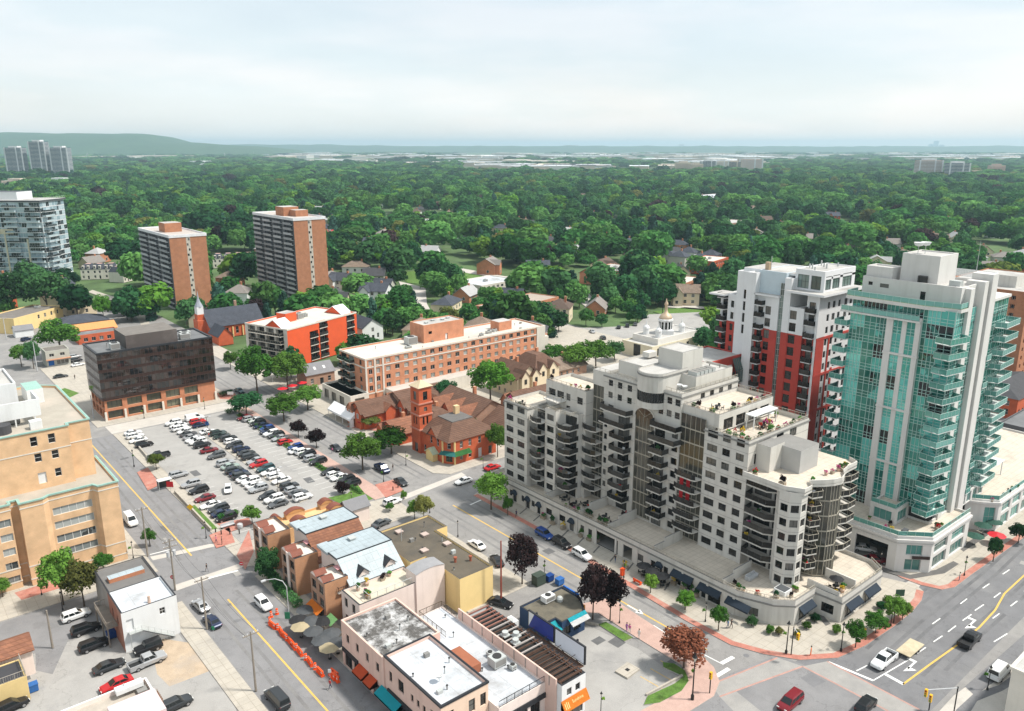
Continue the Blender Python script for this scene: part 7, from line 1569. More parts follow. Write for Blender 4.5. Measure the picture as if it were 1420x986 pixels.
def trunk_mesh(seed,h=1.0):
 r = random.Random(seed); mb = MB(); top = Vector((r.uniform(-.05,.05),r.uniform(-.05,.05),1.25))
 mb.tube([(0,0,-.05),(0,0,.3),(top.x * .5,top.y * .5,.8),top],[.075,.055,.045,.02],bark,7)
 for i in range(5):
  a = i * 1.3 + r.uniform(0,.5); z = .55 + .12 * i; mb.tube([(0,0,z),(.22 * math.cos(a),.22 * math.sin(a),z + .28),(.5 * math.cos(a),.5 * math.sin(a),z + .5)],[.035,.022,.008],bark,5)
 return mb.mesh('trunk')
TR = [trunk_mesh(s) for s in range(3)]
NEARC = {k: [crown_mesh('crown',10 + i * 7 + len(k),leaf['street' if k == 'green' else k],26,150,.056,'round',.45,.16) for i in range(2)] for k in ('green','dark','lime','yellowish','purple','russet')}
MIDC = {'green': [crown_mesh('crown',50 + i,leaf['green'],18,46,.13,'round' if i < 3 else 'tall') for i in range(4)],'dark': [crown_mesh('crown',60 + i,leaf['dark'],18,46,.13,'round' if i < 2 else 'tall') for i in range(3)],
  'blue': [crown_mesh('crown',70,leaf['blue'],26,26,.11,'cone')],'lime': [crown_mesh('crown',71,leaf['lime'],16,40,.13)],'yellowish': [crown_mesh('crown',72,leaf['yellowish'],16,40,.13)],'purple': [crown_mesh('crown',73,leaf['purple'],16,40,.13)]}
def tree(x,y,h,rad,kind,label,near=True,group=None,stem=.28,z=.1,name='tree',flat=1.0):
 t = thing(name,label,'tree',(x,y,z),R.uniform(0,6.28),group)
 ch = h * (1 - stem); c = link('crown',R.choice((NEARC if near else MIDC)[kind]),t,(0,0,h * stem - .05 * ch)); c.scale = (rad * R.uniform(.92,1.08),rad * R.uniform(.92,1.08),ch / 2 * 1.02)
 k = link('trunk',R.choice(TR),t); k.scale = (max(1.6,rad * .75),max(1.6,rad * .75),h * (stem + .25)); return t
def treepx(px,by,ty,wpx,kind,label,z=.1,stem=.28,name='tree'):
 x,y = W(px,by,z); d = PIX(x,y,0)[2]
 h = max(1.5,(by - ty) / 1100 * d / math.cos(PITCH + .1)); rad = wpx / 2200 * d / .98
 return tree(x,y,h,rad,kind,label,True,None,stem,z,name)
for a in (
 (503,651,603,54,'green','large leafy street tree at the lower end of the grass strip'),(543,629,595,50,'green','wide green tree before the brick tower of the square'),(394,584,549,46,'green','green street tree halfway along the grass strip'),(342,576,546,42,'dark','dark spreading tree at the office end of the grass strip'),(427,568,535,38,'green','green street tree in front of the arcade'),
 (357,545,484,50,'green','tall green tree beside the white patio canopy'),(399,541,489,46,'green','green tree standing over the white patio canopy'),(320,512,488,22,'green','small street tree near the chapel'),(414,606,584,25,'purple','small purple-leaved tree in the grass strip, farther one'),(439,621,596,26,'purple','small purple-leaved tree in the grass strip, nearer one'),
 (217,651,628,22,'yellowish','thin yellowish tree at the lot entrance'),(350,726,702,26,'green','small tree beside the brown brick town house'),(588,724,684,30,'yellowish','sparse yellowish tree at the crossing corner'),(575,720,694,20,'green','low bushy tree left of the sparse one at the crossing'),(541,709,697,13,'green','very small round tree by the main street kerb'),
 (681,706,655,44,'green','bright green tree at the corner of the pale apartment block'),(724,810,741,46,'purple','tall nearly black tree by the kerb'),(822,858,780,46,'purple','nearly black tree next to the snack bar, left of two'),(846,860,791,40,'purple','nearly black tree next to the snack bar, right of two'),(948,926,870,60,'russet','rust-red tree on the street corner'),
 (704,714,688,15,'green','small slender tree near the terrace with the wooden deck'),(902,822,796,24,'lime','young light green tree, first along the podium kerb'),(950,846,819,30,'lime','young light green tree under the second awning'),(996,874,838,22,'green','young green tree by the third awning'),
 (1186,898,860,30,'green','round kerb tree, nearest to the corner lamp'),(1214,878,848,32,'green','round kerb tree, second on the corner'),(1239,864,827,30,'green','round kerb tree, third on the corner'),(1251,859,833,24,'green','round kerb tree, farthest on the corner'),(1377,778,744,22,'dark','small dark tree on the shop pavement by the podium'),(1412,752,726,26,'dark','small dark tree at the right edge by the shops'),
 (88,838,762,48,'green','full green tree before the peach brick block'),(117,840,776,50,'yellowish','open yellowish tree beside the white corner shop'),(144,794,767,28,'green','low green tree against the peach brick wall'),(4,828,803,24,'green','low green bush-like tree at the left edge'),(208,757,733,18,'green','slim tree by the white van'),
 (85,494,446,52,'green','large round tree beside the corner store'),(30,508,478,26,'green','street tree left of the corner store'),(47,511,474,24,'dark','dark street tree beside the pale pole'),(145,449,411,26,'lime','narrow bright tree at the start of the curving road'),(617,567,528,34,'dark','dark bushy tree behind the brick tower'),(680,558,502,56,'lime','big yellow-green tree in the middle of the square'),
 (514,594,576,26,'yellowish','small sparse tree beside the white tent'),(800,515,477,44,'green','green tree behind the pale block roofs, left of the group'),(826,512,472,46,'green','green tree behind the pale block roofs, middle of the group'),(852,500,474,32,'dark','dark tree behind the pale block roofs, right of the group'),(636,604,573,24,'dark','dark tree between the brick tower and the three gables'),(690,634,588,30,'green','green tree between the red corner restaurant and the pale block'),(655,600,578,18,'green','small green tree behind the corner restaurant roof'),(770,508,478,34,'green','green tree at the right end of the long brick block'),(20,442,380,64,'dark','big dark tree below the pale blue glass tower'),(68,440,378,54,'dark','big tree right of the dark one under the glass tower'),(100,434,395,36,'dark','dark tree by the tan gabled house')):
 treepx(*a)
# layout of the clearings beyond the town
lawns = [('park_lawn',[(553,379),(600,372),(692,385),(690,393),(640,400),(565,392)],grass_m),('neighbourhood_street',[(757,385),(785,378),(815,404),(830,425),(812,425),(792,410)],conc_w),('neighbourhood_street',[(553,390),(590,399),(592,421),(600,436),(585,440),(572,424),(560,406)],conc_w),
   ('neighbourhood_street',[(600,368),(640,372),(700,383),(760,385),(760,389),(700,389),(640,377),(598,373)],conc_w),('garden_lawn',[(470,400),(500,392),(520,400),(500,410)],grass_m),('far_field',[(1010,262),(1062,257),(1108,266),(1100,272),(1030,270)],grass_m),
   ('curving_road',[(205,470),(190,440),(165,420),(122,405),(128,402),(172,416),(200,436),(218,466)],conc),('garden_lawn',[(92,390),(108,384),(112,388),(100,396)],grass_m),('church_lawn',[(905,432),(950,426),(1000,430),(990,440),(930,440)],grass_m),('church_parking_lot',[(760,470),(800,455),(880,452),(900,436),(990,432),(985,470),(870,486),(800,490),(770,485)],lot_m),
   ('church_lane',[(930,420),(1000,428),(1000,432),(925,426)],conc_w)]
clear = []
for nm,pts,m in lawns:
 P_ = pxs(pts); patch(nm,P_,.02 if m is not lot_m else .03,m); clear.append(P_)
def inside(x,y,poly):
 c = False; j = len(poly) - 1
 for i in range(len(poly)):
  if (poly[i][1] > y) != (poly[j][1] > y) and x < (poly[j][0] - poly[i][0]) * (y - poly[i][1]) / (poly[j][1] - poly[i][1]) + poly[i][0]: c = not c
  j = i
 return c
CITY = [(-160,-60),(460,-60),(460,30),(300,30),(300,60),(252,75),(252,214),(236,216),(203,236),(112,240),(112,300),(150,318),(112,330),(112,380),(60,425),(-70,440),(-160,300)]
foot = []
for o in [o for o in COL.objects if o.parent is None and o.type == 'EMPTY' and o.get('category') in ('building','tower','house','houses','church','apartment building','office building')]:
 mw = Matrix.LocRotScale(o.location,o.rotation_euler,None); xs,ys = [],[]
 for c in o.children:
  if c.type != 'MESH' or c.name.startswith(('window','balcony')): continue
  for v in c.bound_box:
   p = mw @ (c.matrix_basis @ Vector(v)); xs.append(p.x); ys.append(p.y)
 if xs: foot.append((min(xs),max(xs),min(ys),max(ys)))
def blocked(x,y,r=3.0):
 if inside(x,y,CITY): return True
 for a,b_,c,d in foot:
  if a - r < x < b_ + r and c - r < y < d + r: return True
 return any(inside(x,y,P_) for P_ in clear)
clear += [pxs([(104,374),(182,374),(182,410),(104,410)]),pxs([(285,352),(352,352),(352,394),(285,394)]),[(106,398),(122,398),(122,458),(106,458)],[(106,390),(150,380),(150,411),(122,411)],[(160,370),(200,362),(200,381),(175,381)],[(160,370),(175,381),(175,436),(160,436)],[(146,270),(174,262),(174,288),(150,288)]]
def in_view(x,y,m=0):
 f = ahead(x,y); s = x * .766 - y * .643
 return f > 60 and abs(s) < f * .72 + m
def zone(x,y):
 px = PIX(x,y,5)[0]
 for lim,t in ((90,'below the pale blue glass tower'),(200,'left of the two brick towers'),(350,'around the shorter brick tower'),(460,'around the taller brick tower'),(530,'behind the orange-red apartment block'),(600,'left of the park lawn'),(680,'behind the long brick block'),(760,'right of the park lawn'),(850,'beyond the church parking lot'),(980,'behind the domed church'),(1180,'behind the red and white tower')):
  if px < lim: return t
 return 'behind the turquoise glass tower'
def tsize(h): return 'very tall ' if h > 16 else 'tall ' if h > 13 else 'mid-sized ' if h > 10 else 'small '
# ---- houses and low blocks among the trees
house_roofs = [shing_g,M('warm_grey_roof',(.21,.19,.175),.9,.1,.8),M('dark_brown_roof',(.10,.07,.055),.9,.15,.8),shing_t,M('charcoal_roof',(.06,.06,.065),.9,.15),M('pale_grey_roof',(.36,.36,.36),.9,.1)]
rn = ['slate grey','warm grey','dark brown','tan','charcoal','pale grey']; hw = [(white_m,'white'),(MATS['cream_render'],'cream'),(br_red,'red brick'),(MATS['grey_siding'],'grey'),(br_or,'orange brick')]
HM = {}
def house_meshes(v,ri,wi):
 if (v,ri,wi) in HM: return HM[(v,ri,wi)]
 w,d,e,h = ((11,8,3.2,3.2),(9,10,5.6,3.0),(14,9,3.4,2.8),(12,10,5.6,2.8))[v]; wall = MB(); wall.box(-w / 2,w / 2,-d / 2,d / 2,0,e,hw[wi][0]); roof = MB()
 if v in (1,2): roof.hip(-w / 2,w / 2,-d / 2,d / 2,e,h,house_roofs[ri],.5)
 else: roof.gable(-w / 2,w / 2,-d / 2,d / 2,e,h,'x',house_roofs[ri],hw[wi][0],.5);
 if v == 3: wall.box(-w / 2 + 1,-w / 2 + 5,-d / 2 - 2.5,-d / 2 - .01,0,e,hw[wi][0]); roof.gable(-w / 2 + 1,-w / 2 + 5,-d / 2 - 2.5,0,e,2.2,'y',house_roofs[ri],hw[wi][0],.35)
 ch = MB(); ch.box(w * .2,w * .2 + .8,-.4,.4,e + h * .3,e + h + 1.0,br_or)
 HM[(v,ri,wi)] = (wall.mesh('walls'),roof.mesh('roof'),ch.mesh('chimney'),w,d,e); return HM[(v,ri,wi)]
HOUSES = []
def house(x,y,deg,v,ri,wi,label,group):
 a,b_,c,w,d,e = house_meshes(v,ri,wi); t = thing('house',label,'house',(x,y,0),math.radians(deg),group); t.scale = (1.2,1.2,1.2); link('walls',a,t); r = link('roof',b_,t); link('chimney',c,r)
 wm = window_mesh(1.3,1.4,'sash',frame_w,glass_d)
 for u in (-.34,-.05,.22): link('window',wm,t,(u * w,-d / 2 - .1 - (2.5 if v == 3 and u < -.2 else 0),1.0));
 if e > 5:
  for u in (-.05,.22): link('window',wm,t,(u * w,-d / 2 - .1,3.7))
 link('window',wm,t,(-w / 2 - .1,-.6,1.0),-math.pi / 2); link('window',wm,t,(w / 2 + .1,-.6,1.0),math.pi / 2)
 HOUSES.append((x,y,max(w,d) * .62))
def flatblock(name,label,px,w,d,h,ang,wm_,rm_,cat='building',wins=True,fl=2):
 x,y = W(*px); b = Bld(name,label,cat,(x,y),math.radians(ang),True); mb = MB(); n = max(1,int((w - 2) / 3.6)); dz = (h - .6) / fl
 ops = [(1.4 + 3.6 * i,.7 + dz * k,1.9,min(1.5,dz - .9),'two',None,frame_w) for i in range(n) for k in range(fl)] if wins else []
 ow = [(1.4 + 3.6 * i,.7 + dz * k,1.9,min(1.5,dz - .9),'two',None,frame_w) for i in range(max(1,int((d - 2) / 3.6))) for k in range(fl)] if wins else []
 section(b,mb,[(0,d),(0,0),(w,0),(w,d)],0,h,wm_,{1: ops,0: ow},par=.35,roof=rm_,**KWW); b.part('walls',mb); hvac(b,w * .4,d * .4,h - .35,2.2,1.8,1.3)
 c,s = math.cos(math.radians(ang)),math.sin(math.radians(ang)); P_ = [(x + c * u - s * v,y + s * u + c * v) for u,v in ((-4,-10),(w + 4,-10),(w + 4,d + 2),(-4,d + 2))]; clear.append(P_)
 return b
flatblock('school','low pale school with white flat roofs beyond the brick apartment block',(668,411),30,22,6,8,stone,flat_p); flatblock('low_block','low brown block with tan roof and orange end beyond the brick apartment block',(700,449),44,18,6.5,12,br_or,M('tan_flat_roof',(.36,.30,.25),.9,.1)); flatblock('flats','orange brick flats with grey flat roof and balconies among trees',(858,397),26,20,9,14,br_or,roofgrey,'apartment building',fl=3)
flatblock('flats','red brick flats with grey flat roof near the blue-roofed houses',(988,382),26,16,9,14,br_red,M('warm_flat_roof',(.55,.51,.45)),'apartment building',fl=3); flatblock('flats','orange brick flats half hidden by trees beside the white tower',(944,412),30,18,7,16,br_or,M('warm_flat_roof',(.55,.51,.45)),'apartment building'); flatblock('flats','brown brick flats deep in the trees with pale roof',(1010,325),44,20,10,8,br_brown,roofgrey,'apartment building',fl=3)
flatblock('school','long low school with wide white roof at the edge of the far field',(985,283),110,60,8,4,br_brown,flat_p); flatblock('arena','pale arena roof among the far trees',(1180,277),50,40,9,6,white_m,flat_p,wins=False); flatblock('flats','brick school block with tall chimney-like tower in the middle distance',(586,318),46,26,8,-10,br_brown,flat_p); flatblock('low_block','red-roofed low block beside the right brick tower',(455,331),20,14,6,20,br_red,M('red_roof',(.38,.04,.05),.8))
hx,hy = W(823,392); house(hx,hy,20,3,2,4,'large brown-roofed house at the end of the neighbourhood street','houses among the trees'); hx,hy = W(836,380); house(hx,hy,20,3,2,1,'brown-roofed house behind the large one by the neighbourhood street','houses among the trees')
for i,(px,py) in enumerate(((926,365),(942,368),(955,362),(970,372),(985,366))):
 hx,hy = W(px,py); house(hx,hy,15,1,0,(0,3)[i % 2],'%s house with slate blue roof, %s of the row behind the red flats' % (hw[(0,3)[i % 2]][1],ORD[i]),'slate-roofed houses')
rh = random.Random(5); cand = []
for i in range(6000):
 f = 270 * math.exp(rh.random() * 1.75); s = rh.uniform(-.66,.66) * f; x,y = f * .643 + s * .766,f * .766 - s * .643
 if blocked(x,y,12) or any((x - a) ** 2 + (y - b_) ** 2 < (r + 15) ** 2 for a,b_,r in HOUSES): continue
 v,ri,wi = rh.randrange(4),rh.randrange(6),rh.randrange(5)
 house(x,y,rh.choice((40,40,-50,128)) + rh.uniform(-12,12),v,ri,wi,'%s house with %s roof %s ' % (hw[wi][1],rn[ri],'among far trees' if f > 700 else 'among trees') + zone(x,y),'houses among the trees')
 if len(HOUSES) > 320: break
SUNK = [(x - .643 * r * k_,y - .766 * r * k_,r * 1.5) for x,y,r in HOUSES for k_ in ((1.3,2.6) if ahead(x,y) < 480 else (1.4,2.9,4.4))] + [(x,y,r) for x,y,r in HOUSES]
# ---- the wooded neighbourhood: nearest 250 trees as objects, the rest as one mass
rt = random.Random(21); pts = []; seen = {}
def free(x,y): return not blocked(x,y,4.0) and not any((x - a) ** 2 + (y - b_) ** 2 < r * r for a,b_,r in SUNK)
def industrial(x,y,f):
 if f < 2450: return False
 px = PIX(x,y,0)[0]; g = noise.noise(Vector((x * .0019,y * .0019,5.5)))
 if px > 1060: return f > 4200 and g > -.22
 if px > 640: return g > -.25
 if px > 420: return f > 3400 and g > -.12
 return g > .2
def band(f0,f1,step,s0,s1,wide=.74):
 f = f0
 while f < f1:
  st = step * (1 + .25 * (f - f0) / max(1,f1 - f0)); s = -wide * f
  while s < wide * f:
   a,c = f + rt.uniform(-.45,.45) * st,s + rt.uniform(-.45,.45) * st
   x,y = a * .643 + c * .766,a * .766 - c * .643
   g = noise.noise(Vector((x * .012,y * .012,3.3)))
   if not (g < -.34 and f < 2200) and not (f < 1250 and not free(x,y)) and not industrial(x,y,f):
    h = rt.uniform(s0,s1) * (1 + .5 * noise.noise(Vector((x * .02,y * .02,.7)))); pts.append((a,x,y,h))
   s += st
  f += st
band(205,420,9.4,8,16.5); band(420,900,11.4,9.5,20); band(900,1800,15,11,21); band(1800,3600,25,13,21,.7); band(3600,9000,55,15,24,.7)
extra = []
for x0,x1,y0,y1,n in ((112,150,300,332,10),(140,180,262,288,12),(174,250,240,275,22),(150,262,275,330,60),(255,300,80,260,60),(90,124,385,425,16)):
 for i in range(n):
  x,y = rt.uniform(x0,x1),rt.uniform(y0,y1)
  if free(x,y): extra.append((ahead(x,y),x,y,rt.uniform(7,12)))
pts = [p for p in pts + extra if not (p[0] < 420 and not free(p[1],p[2]))]
pts.sort()
def kind_of(x,y):
 u = rt.random(); g = noise.noise(Vector((x * .008,y * .008,9.1)))
 if u < .07: return 'lime'
 if u < .095: return 'yellowish'
 if u < .108: return 'purple'
 if u < .21: return 'blue'
 return 'dark' if g + rt.uniform(-.35,.35) > .05 else 'green'
KL = {'lime': 'bright yellow-green tree in the wooded neighbourhood beyond the town centre','yellowish': 'pale yellowish tree in the wooded neighbourhood beyond the town centre','purple': 'dark purple-leaved tree in the wooded neighbourhood beyond the town centre','blue': 'bluish conifer in the wooded neighbourhood beyond the town centre','dark': 'dark green leafy tree in the wooded neighbourhood beyond the town centre','green': 'mid green leafy tree in the wooded neighbourhood beyond the town centre'}
N_IND = 245
for f,x,y,h in pts[:N_IND]:
 k = kind_of(x,y); tree(x,y,h,h * rt.uniform(.40,.56) * (.7 if k == 'blue' else 1),k,tsize(h) + KL[k].split(' in the wooded')[0] + (" at the woods' edge " if f < 300 else ' in the woods ') + zone(x,y),False,{'blue': 'conifers of the wooded neighbourhood'}.get(k,k + ' trees of the wooded neighbourhood'),.14 if k != 'blue' else .05,0)
protos = []
pc = bpy.data.collections.new('tree_kinds')
for k in ('green','dark','lime','yellowish','purple','blue'):
 for j,me in enumerate(MIDC[k]):
  o = bpy.data.objects.new('forest_tree_%02d' % len(protos),me); pc.objects.link(o); protos.append(k)
idx_of = {}
for i,k in enumerate(protos): idx_of.setdefault(k,[]).append(i)
rest = pts[N_IND:]
me = bpy.data.meshes.new('forest'); me.from_pydata([(x,y,h * .10) for f,x,y,h in rest],[],[])
a_i = me.attributes.new('kind_index','INT','POINT'); a_s = me.attributes.new('size','FLOAT_VECTOR','POINT'); a_r = me.attributes.new('turn','FLOAT_VECTOR','POINT')
ii,ss,rr = [],[],[]
for f,x,y,h in rest:
 k = kind_of(x,y); ii.append(rt.choice(idx_of[k])); w = h * rt.uniform(.42,.62) * (.7 if k == 'blue' else 1)
 if f > 1800: w *= 1.7
 if f > 3600: w *= 1.6
 ss += [w,w * rt.uniform(.9,1.1),h * .45]; rr += [0,0,rt.uniform(0,6.28)]
a_i.data.foreach_set('value',ii); a_s.data.foreach_set('vector',ss); a_r.data.foreach_set('vector',rr)
fo = bpy.data.objects.new('forest',me); COL.objects.link(fo); fo['kind'] = 'stuff'; fo['label'] = 'dense leafy tree canopy stretching from the town to the horizon'; fo['category'] = 'trees'
ng = bpy.data.node_groups.new('plant_trees','GeometryNodeTree'); ng.interface.new_socket('Geometry',in_out='INPUT',socket_type='NodeSocketGeometry'); ng.interface.new_socket('Geometry',in_out='OUTPUT',socket_type='NodeSocketGeometry')
N,L = ng.nodes,ng.links; gi,go = N.new('NodeGroupInput'),N.new('NodeGroupOutput'); ip = N.new('GeometryNodeInstanceOnPoints'); ci = N.new('GeometryNodeCollectionInfo'); ci.inputs['Collection'].default_value = pc; ci.inputs['Separate Children'].default_value = True; ci.inputs['Reset Children'].default_value = True
def attr(nm,t):
 n = N.new('GeometryNodeInputNamedAttribute'); n.data_type = t; n.inputs['Name'].default_value = nm; return n.outputs['Attribute']
L.new(gi.outputs[0],ip.inputs['Points']); L.new(ci.outputs[0],ip.inputs['Instance']); ip.inputs['Pick Instance'].default_value = True
L.new(attr('kind_index','INT'),ip.inputs['Instance Index']); L.new(attr('size','FLOAT_VECTOR'),ip.inputs['Scale']); L.new(attr('turn','FLOAT_VECTOR'),ip.inputs['Rotation']); L.new(ip.outputs[0],go.inputs[0])
md = fo.modifiers.new('plant_trees','NODES'); md.node_group = ng
print('TREES',len(pts),'HOUSES',len(HOUSES))
# ------------------------------------------------------------------ distance: escarpment, far towers, warehouses, pylons
def far_block(name,label,px,by,wpx,ty,wallm,slabm,cat='tower',deg=None,depth=24,group=None,z0=0):
 x,y = W(px,by); d = PIX(x,y,0)[2]; w = wpx / 1100 * d; h = (by - ty) / 1100 * d
 b = Bld(name,label,cat,(x,y),math.radians(-40 if deg is None else deg),True,group=group); mb = MB(); nf = max(2,int(h / 3.2)); dz = h / nf
 mb.box(-w / 2 + .4,w / 2 - .4,.4,depth,0,h - .1,wallm,roofgrey); b.part('core',mb)
 mb = MB(); mb.box(-w / 4,w / 4,3,depth - 3,h,h + 4,slabm); b.part('roof_house',mb)
 me = MB()
 for u0,u1 in ((-w / 2,-w / 6 - .6),(-w / 6 + .6,w / 6 - .6),(w / 6 + .6,w / 2)): me.box(u0,u1,-.9,.39,0,dz * .28,slabm)
 me.box(-w / 2 - .2,-w / 2 + .39,.4,depth,0,dz * .3,slabm); me.box(w / 2 - .39,w / 2 + .2,.4,depth,0,dz * .28,slabm)
 me = me.mesh('balcony_row')
 for k in range(nf): b.put('balcony_row',me,(0,0,dz * k))
 mb = MB()
 for u in (-w / 2 + .3,w / 6 - .3,w / 2 - .9): mb.box(u,u + .6 + w * .05,-.5,.39,0,h + .3,slabm)
 b.part('pier',mb); return b
fd = GLASS('far_glass',[(0,(.02,.035,.055)),(1,(.05,.075,.10))],.3); fw = M('far_white_panel',(.62,.63,.64),.8); fb = M('far_beige_panel',(.55,.47,.38),.8); fp = M('far_pink_panel',(.50,.36,.30),.8); fbr = M('far_brown_panel',(.34,.26,.22),.8)
for a in ((23,247,24,206,fd,fw,'distant white and glass tower, left of the three on the horizon side'),(56,247,22,198,fd,fw,'tallest distant white tower, middle of the three'),(85,247,24,206,fd,fw,'distant white and glass tower, right of the three')): far_block('tower',a[6],*a[:4],a[4],a[5])
for a in ((20,264,34,251,fb,fb,'beige slab block below the three distant towers'),(80,261,34,250,fd,fw,'low white block below the right distant tower'),(1288,251,32,223,fbr,fw,'brown and white banded tower far right'),(1328,252,28,227,fd,fw,'white slab tower right of the banded one'),(1383,246,17,230,fp,fp,'small pink tower at the far right'),(1358,247,26,239,fp,fp,'low pink block between the white slab and pink tower'),
   (948,241,22,226,fb,fb,'beige slab in the distant cluster, first from its left end'),(966,242,16,228,fb,fb,'beige slab in the distant cluster, second from its left end'),(982,241,20,224,fd,fw,'white-striped slab in the distant cluster, third from its left end'),(1000,240,18,224,fb,fw,'white and beige slab in the distant cluster, fourth from its left end'),(1018,239,18,225,fd,fb,'dark-striped slab in the distant cluster, fifth from its left end'),(1040,238,32,221,fp,fw,'wide pinkish slab at the right end of the distant cluster'),(985,246,60,239,fp,fbr,'long low brown block before the distant cluster')):
 far_block('apartment_slab',a[6],*a[:4],a[4],a[5],'apartment building',z0=0)
for a in ((792,208,20,201.5,fp,fp,'faint pink towers on the horizon near the middle'),(945,208,6,200.5,fb,fw,'faint slim tower on the horizon'),(955,208,14,203,fb,fw,'faint wide block beside the slim horizon tower'),(1298,207,5,196,fd,fd,'faint tallest tower on the right horizon'),(1291,207,5,200,fd,fd,'faint second tower on the right horizon'),(1306,207,5,201,fd,fd,'faint third tower on the right horizon')):
 far_block('tower',a[6],*a[:4],a[4],a[5],depth=80)
wr = random.Random(77); WM = {}
wroof = [M('white_shed_roof',(.72,.74,.76),.8),M('grey_shed_roof',(.42,.43,.44),.8),M('beige_shed_roof',(.60,.54,.46),.8)]; wwall = [M('shed_wall_pale',(.55,.54,.52),.8),M('shed_wall_tan',(.46,.38,.31),.8)]
made = 0
for i in range(1500):
 px = wr.uniform(440,1420) if wr.random() < .86 else wr.uniform(90,440); py = 208 + 28 * wr.random() ** 1.3
 x,y = W(px,py); f = ahead(x,y)
 if f > 8800 or f < 2450 or not industrial(x,y,f): continue
 k = (wr.randrange(4),wr.randrange(3),wr.randrange(2))
 if k not in WM:
  w,d,h = ((150,90,13),(100,70,11),(220,120,14),(70,50,16))[k[0]]; mb = MB(); mb.box(-w / 2,w / 2,-d / 2,d / 2,0,h,wwall[k[2]]); r_ = MB(); r_.box(-w / 2 - .6,w / 2 + .6,-d / 2 - .6,d / 2 + .6,h,h + 1.2,wroof[k[1]])
  for j in range(4): r_.box(-w / 2 + w * (j + .5) / 4 - 2,-w / 2 + w * (j + .5) / 4 + 2,-2,2,h + 1.2,h + 3,wroof[1])
  WM[k] = (mb.mesh('walls'),r_.mesh('roof'))
 t = thing('warehouse','%s %s flat-roofed warehouse in the industrial belt %s' % (('long','small','huge','squat')[k[0]],('white','grey','beige')[k[1]],'beyond the brick towers' if px < 560 else 'above the park lawn' if px < 760 else 'above the domed church' if px < 960 else 'around the slab cluster' if px < 1120 else 'beyond the glass tower'),'warehouse',(x,y,-.2),math.radians(-40 + wr.choice((0,90)) + wr.uniform(-12,12)),'%s warehouses of the industrial belt' % ('white','grey','beige')[k[1]])
 sc_ = 1.0 if f < 5000 else 1.6; t.scale = (sc_,sc_,1.0 if f < 5000 else 1.4)
 link('walls',WM[k][0],t); link('roof',WM[k][1],t); made += 1
 if made >= 290: break
# escarpment and low hills closing the horizon
def ridge(name,f,prof,depth,m,bump,seed):
 b = MB(); rows_ = []; n = 160; px0,px1 = prof[0][0],prof[-1][0]
 for j in range(7):
  row = []
  for i in range(n + 1):
   px = px0 + (px1 - px0) * i / n
   for (a,ya),(c,yc) in zip(prof,prof[1:]):
    if a <= px <= c: yy = ya + (yc - ya) * (px - a) / (c - a); break
   ff = f + depth * (j / 6.0 - .45); s = (px - 710) / 1100 * f * 1.0; x,y = ff * .643 + s * .766,ff * .766 - s * .643
   top = EYE + (203 - yy) / 1100 * f; k = math.sin(math.pi * min(1,max(0,j / 6.0))) ** .55 if j < 6 else 0
   z = -1 + (top + 1) * k; z += bump * k * noise.noise(Vector((x * .004,y * .004,seed)))
   row.append((x,y,z))
  rows_.append(row)
 V = [p for r_ in rows_ for p in r_]; Fc = [(j * (n + 1) + i,j * (n + 1) + i + 1,(j + 1) * (n + 1) + i + 1,(j + 1) * (n + 1) + i) for j in range(6) for i in range(n)]
 b.raw(V,Fc,m); b.smooth = True; return structure(name,b)
fm_ = M('forested_slope',(.030,.075,.026),.95,.3,.012,c2=(.05,.10,.035),c2amt=.5,fine=.2)
ridge('hills',7200,[(-420,186),(-60,184),(40,184.5),(130,186),(205,187),(222,188),(230,193),(248,196.5),(300,200),(350,203),(385,206),(400,212)],2600,fm_,12,1.0)
ridge('hills',11800,[(-500,200),(100,200),(420,201),(560,202.4),(760,202.8),(950,202.6),(1150,203),(1300,202.7),(1500,202.2),(1950,202)],2400,fm_,22,4.0)
# lattice pylons
mb = MB(); pm_ = M('galvanised_steel',(.45,.46,.47),.6)
for h0,h1,w0,w1 in ((0,22,4.5,2.0),(22,40,2.0,.6)):
 for sx in (-1,1):
  for sy in (-1,1): mb.tube([(sx * w0,sy * w0,h0),(sx * w1,sy * w1,h1)],.3,pm_,4)
for z,w in ((26,8),(32,7),(38,5)): mb.tube([(-w,0,z),(0,0,z + 1.5),(w,0,z)],.3,pm_,4)
for i in range(5):
 z0,z1 = i * 4.4,i * 4.4 + 4.4; a,c = 4.5 - i * .5,4 - i * .5; mb.tube([(-a,-a,z0),(c,-c,z1)],.18,pm_,4); mb.tube([(a,-a,z0),(-c,-c,z1)],.18,pm_,4)
pyl = mb.mesh('pylon')
for i,px in enumerate((122,153,185,215,247,288,312,352,372,415)):
 x,y = W(px,221 - (i % 3) * 3); o = link('power_pylon',pyl,None,(x,y,-.2),R.uniform(0,1.5)); tag(o,'steel power pylon standing in the wooded plain before the escarpment','pylon','pylons of the power line')
# the air: one even haze
hz = MB(); hz.box(-19900,19900,-19900,19900,-1.6,216,fm_); ho = link('haze',hz.mesh('haze')); ho['kind'] = 'stuff'; ho['label'] = 'thin bluish summer haze over the plain'; ho.data.materials.clear()
hm = bpy.data.materials.new('haze_air'); hm.use_nodes = True; nt = hm.node_tree; nt.nodes.clear(); o_ = nt.nodes.new('ShaderNodeOutputMaterial'); pv_ = nt.nodes.new('ShaderNodeVolumePrincipled')
pv_.inputs['Density'].default_value = 0.95e-4; pv_.inputs['Color'].default_value = (.60,.84,.965,1); pv_.inputs['Anisotropy'].default_value = .2
nt.links.new(pv_.outputs[0],o_.inputs['Volume']); ho.data.materials.append(hm)
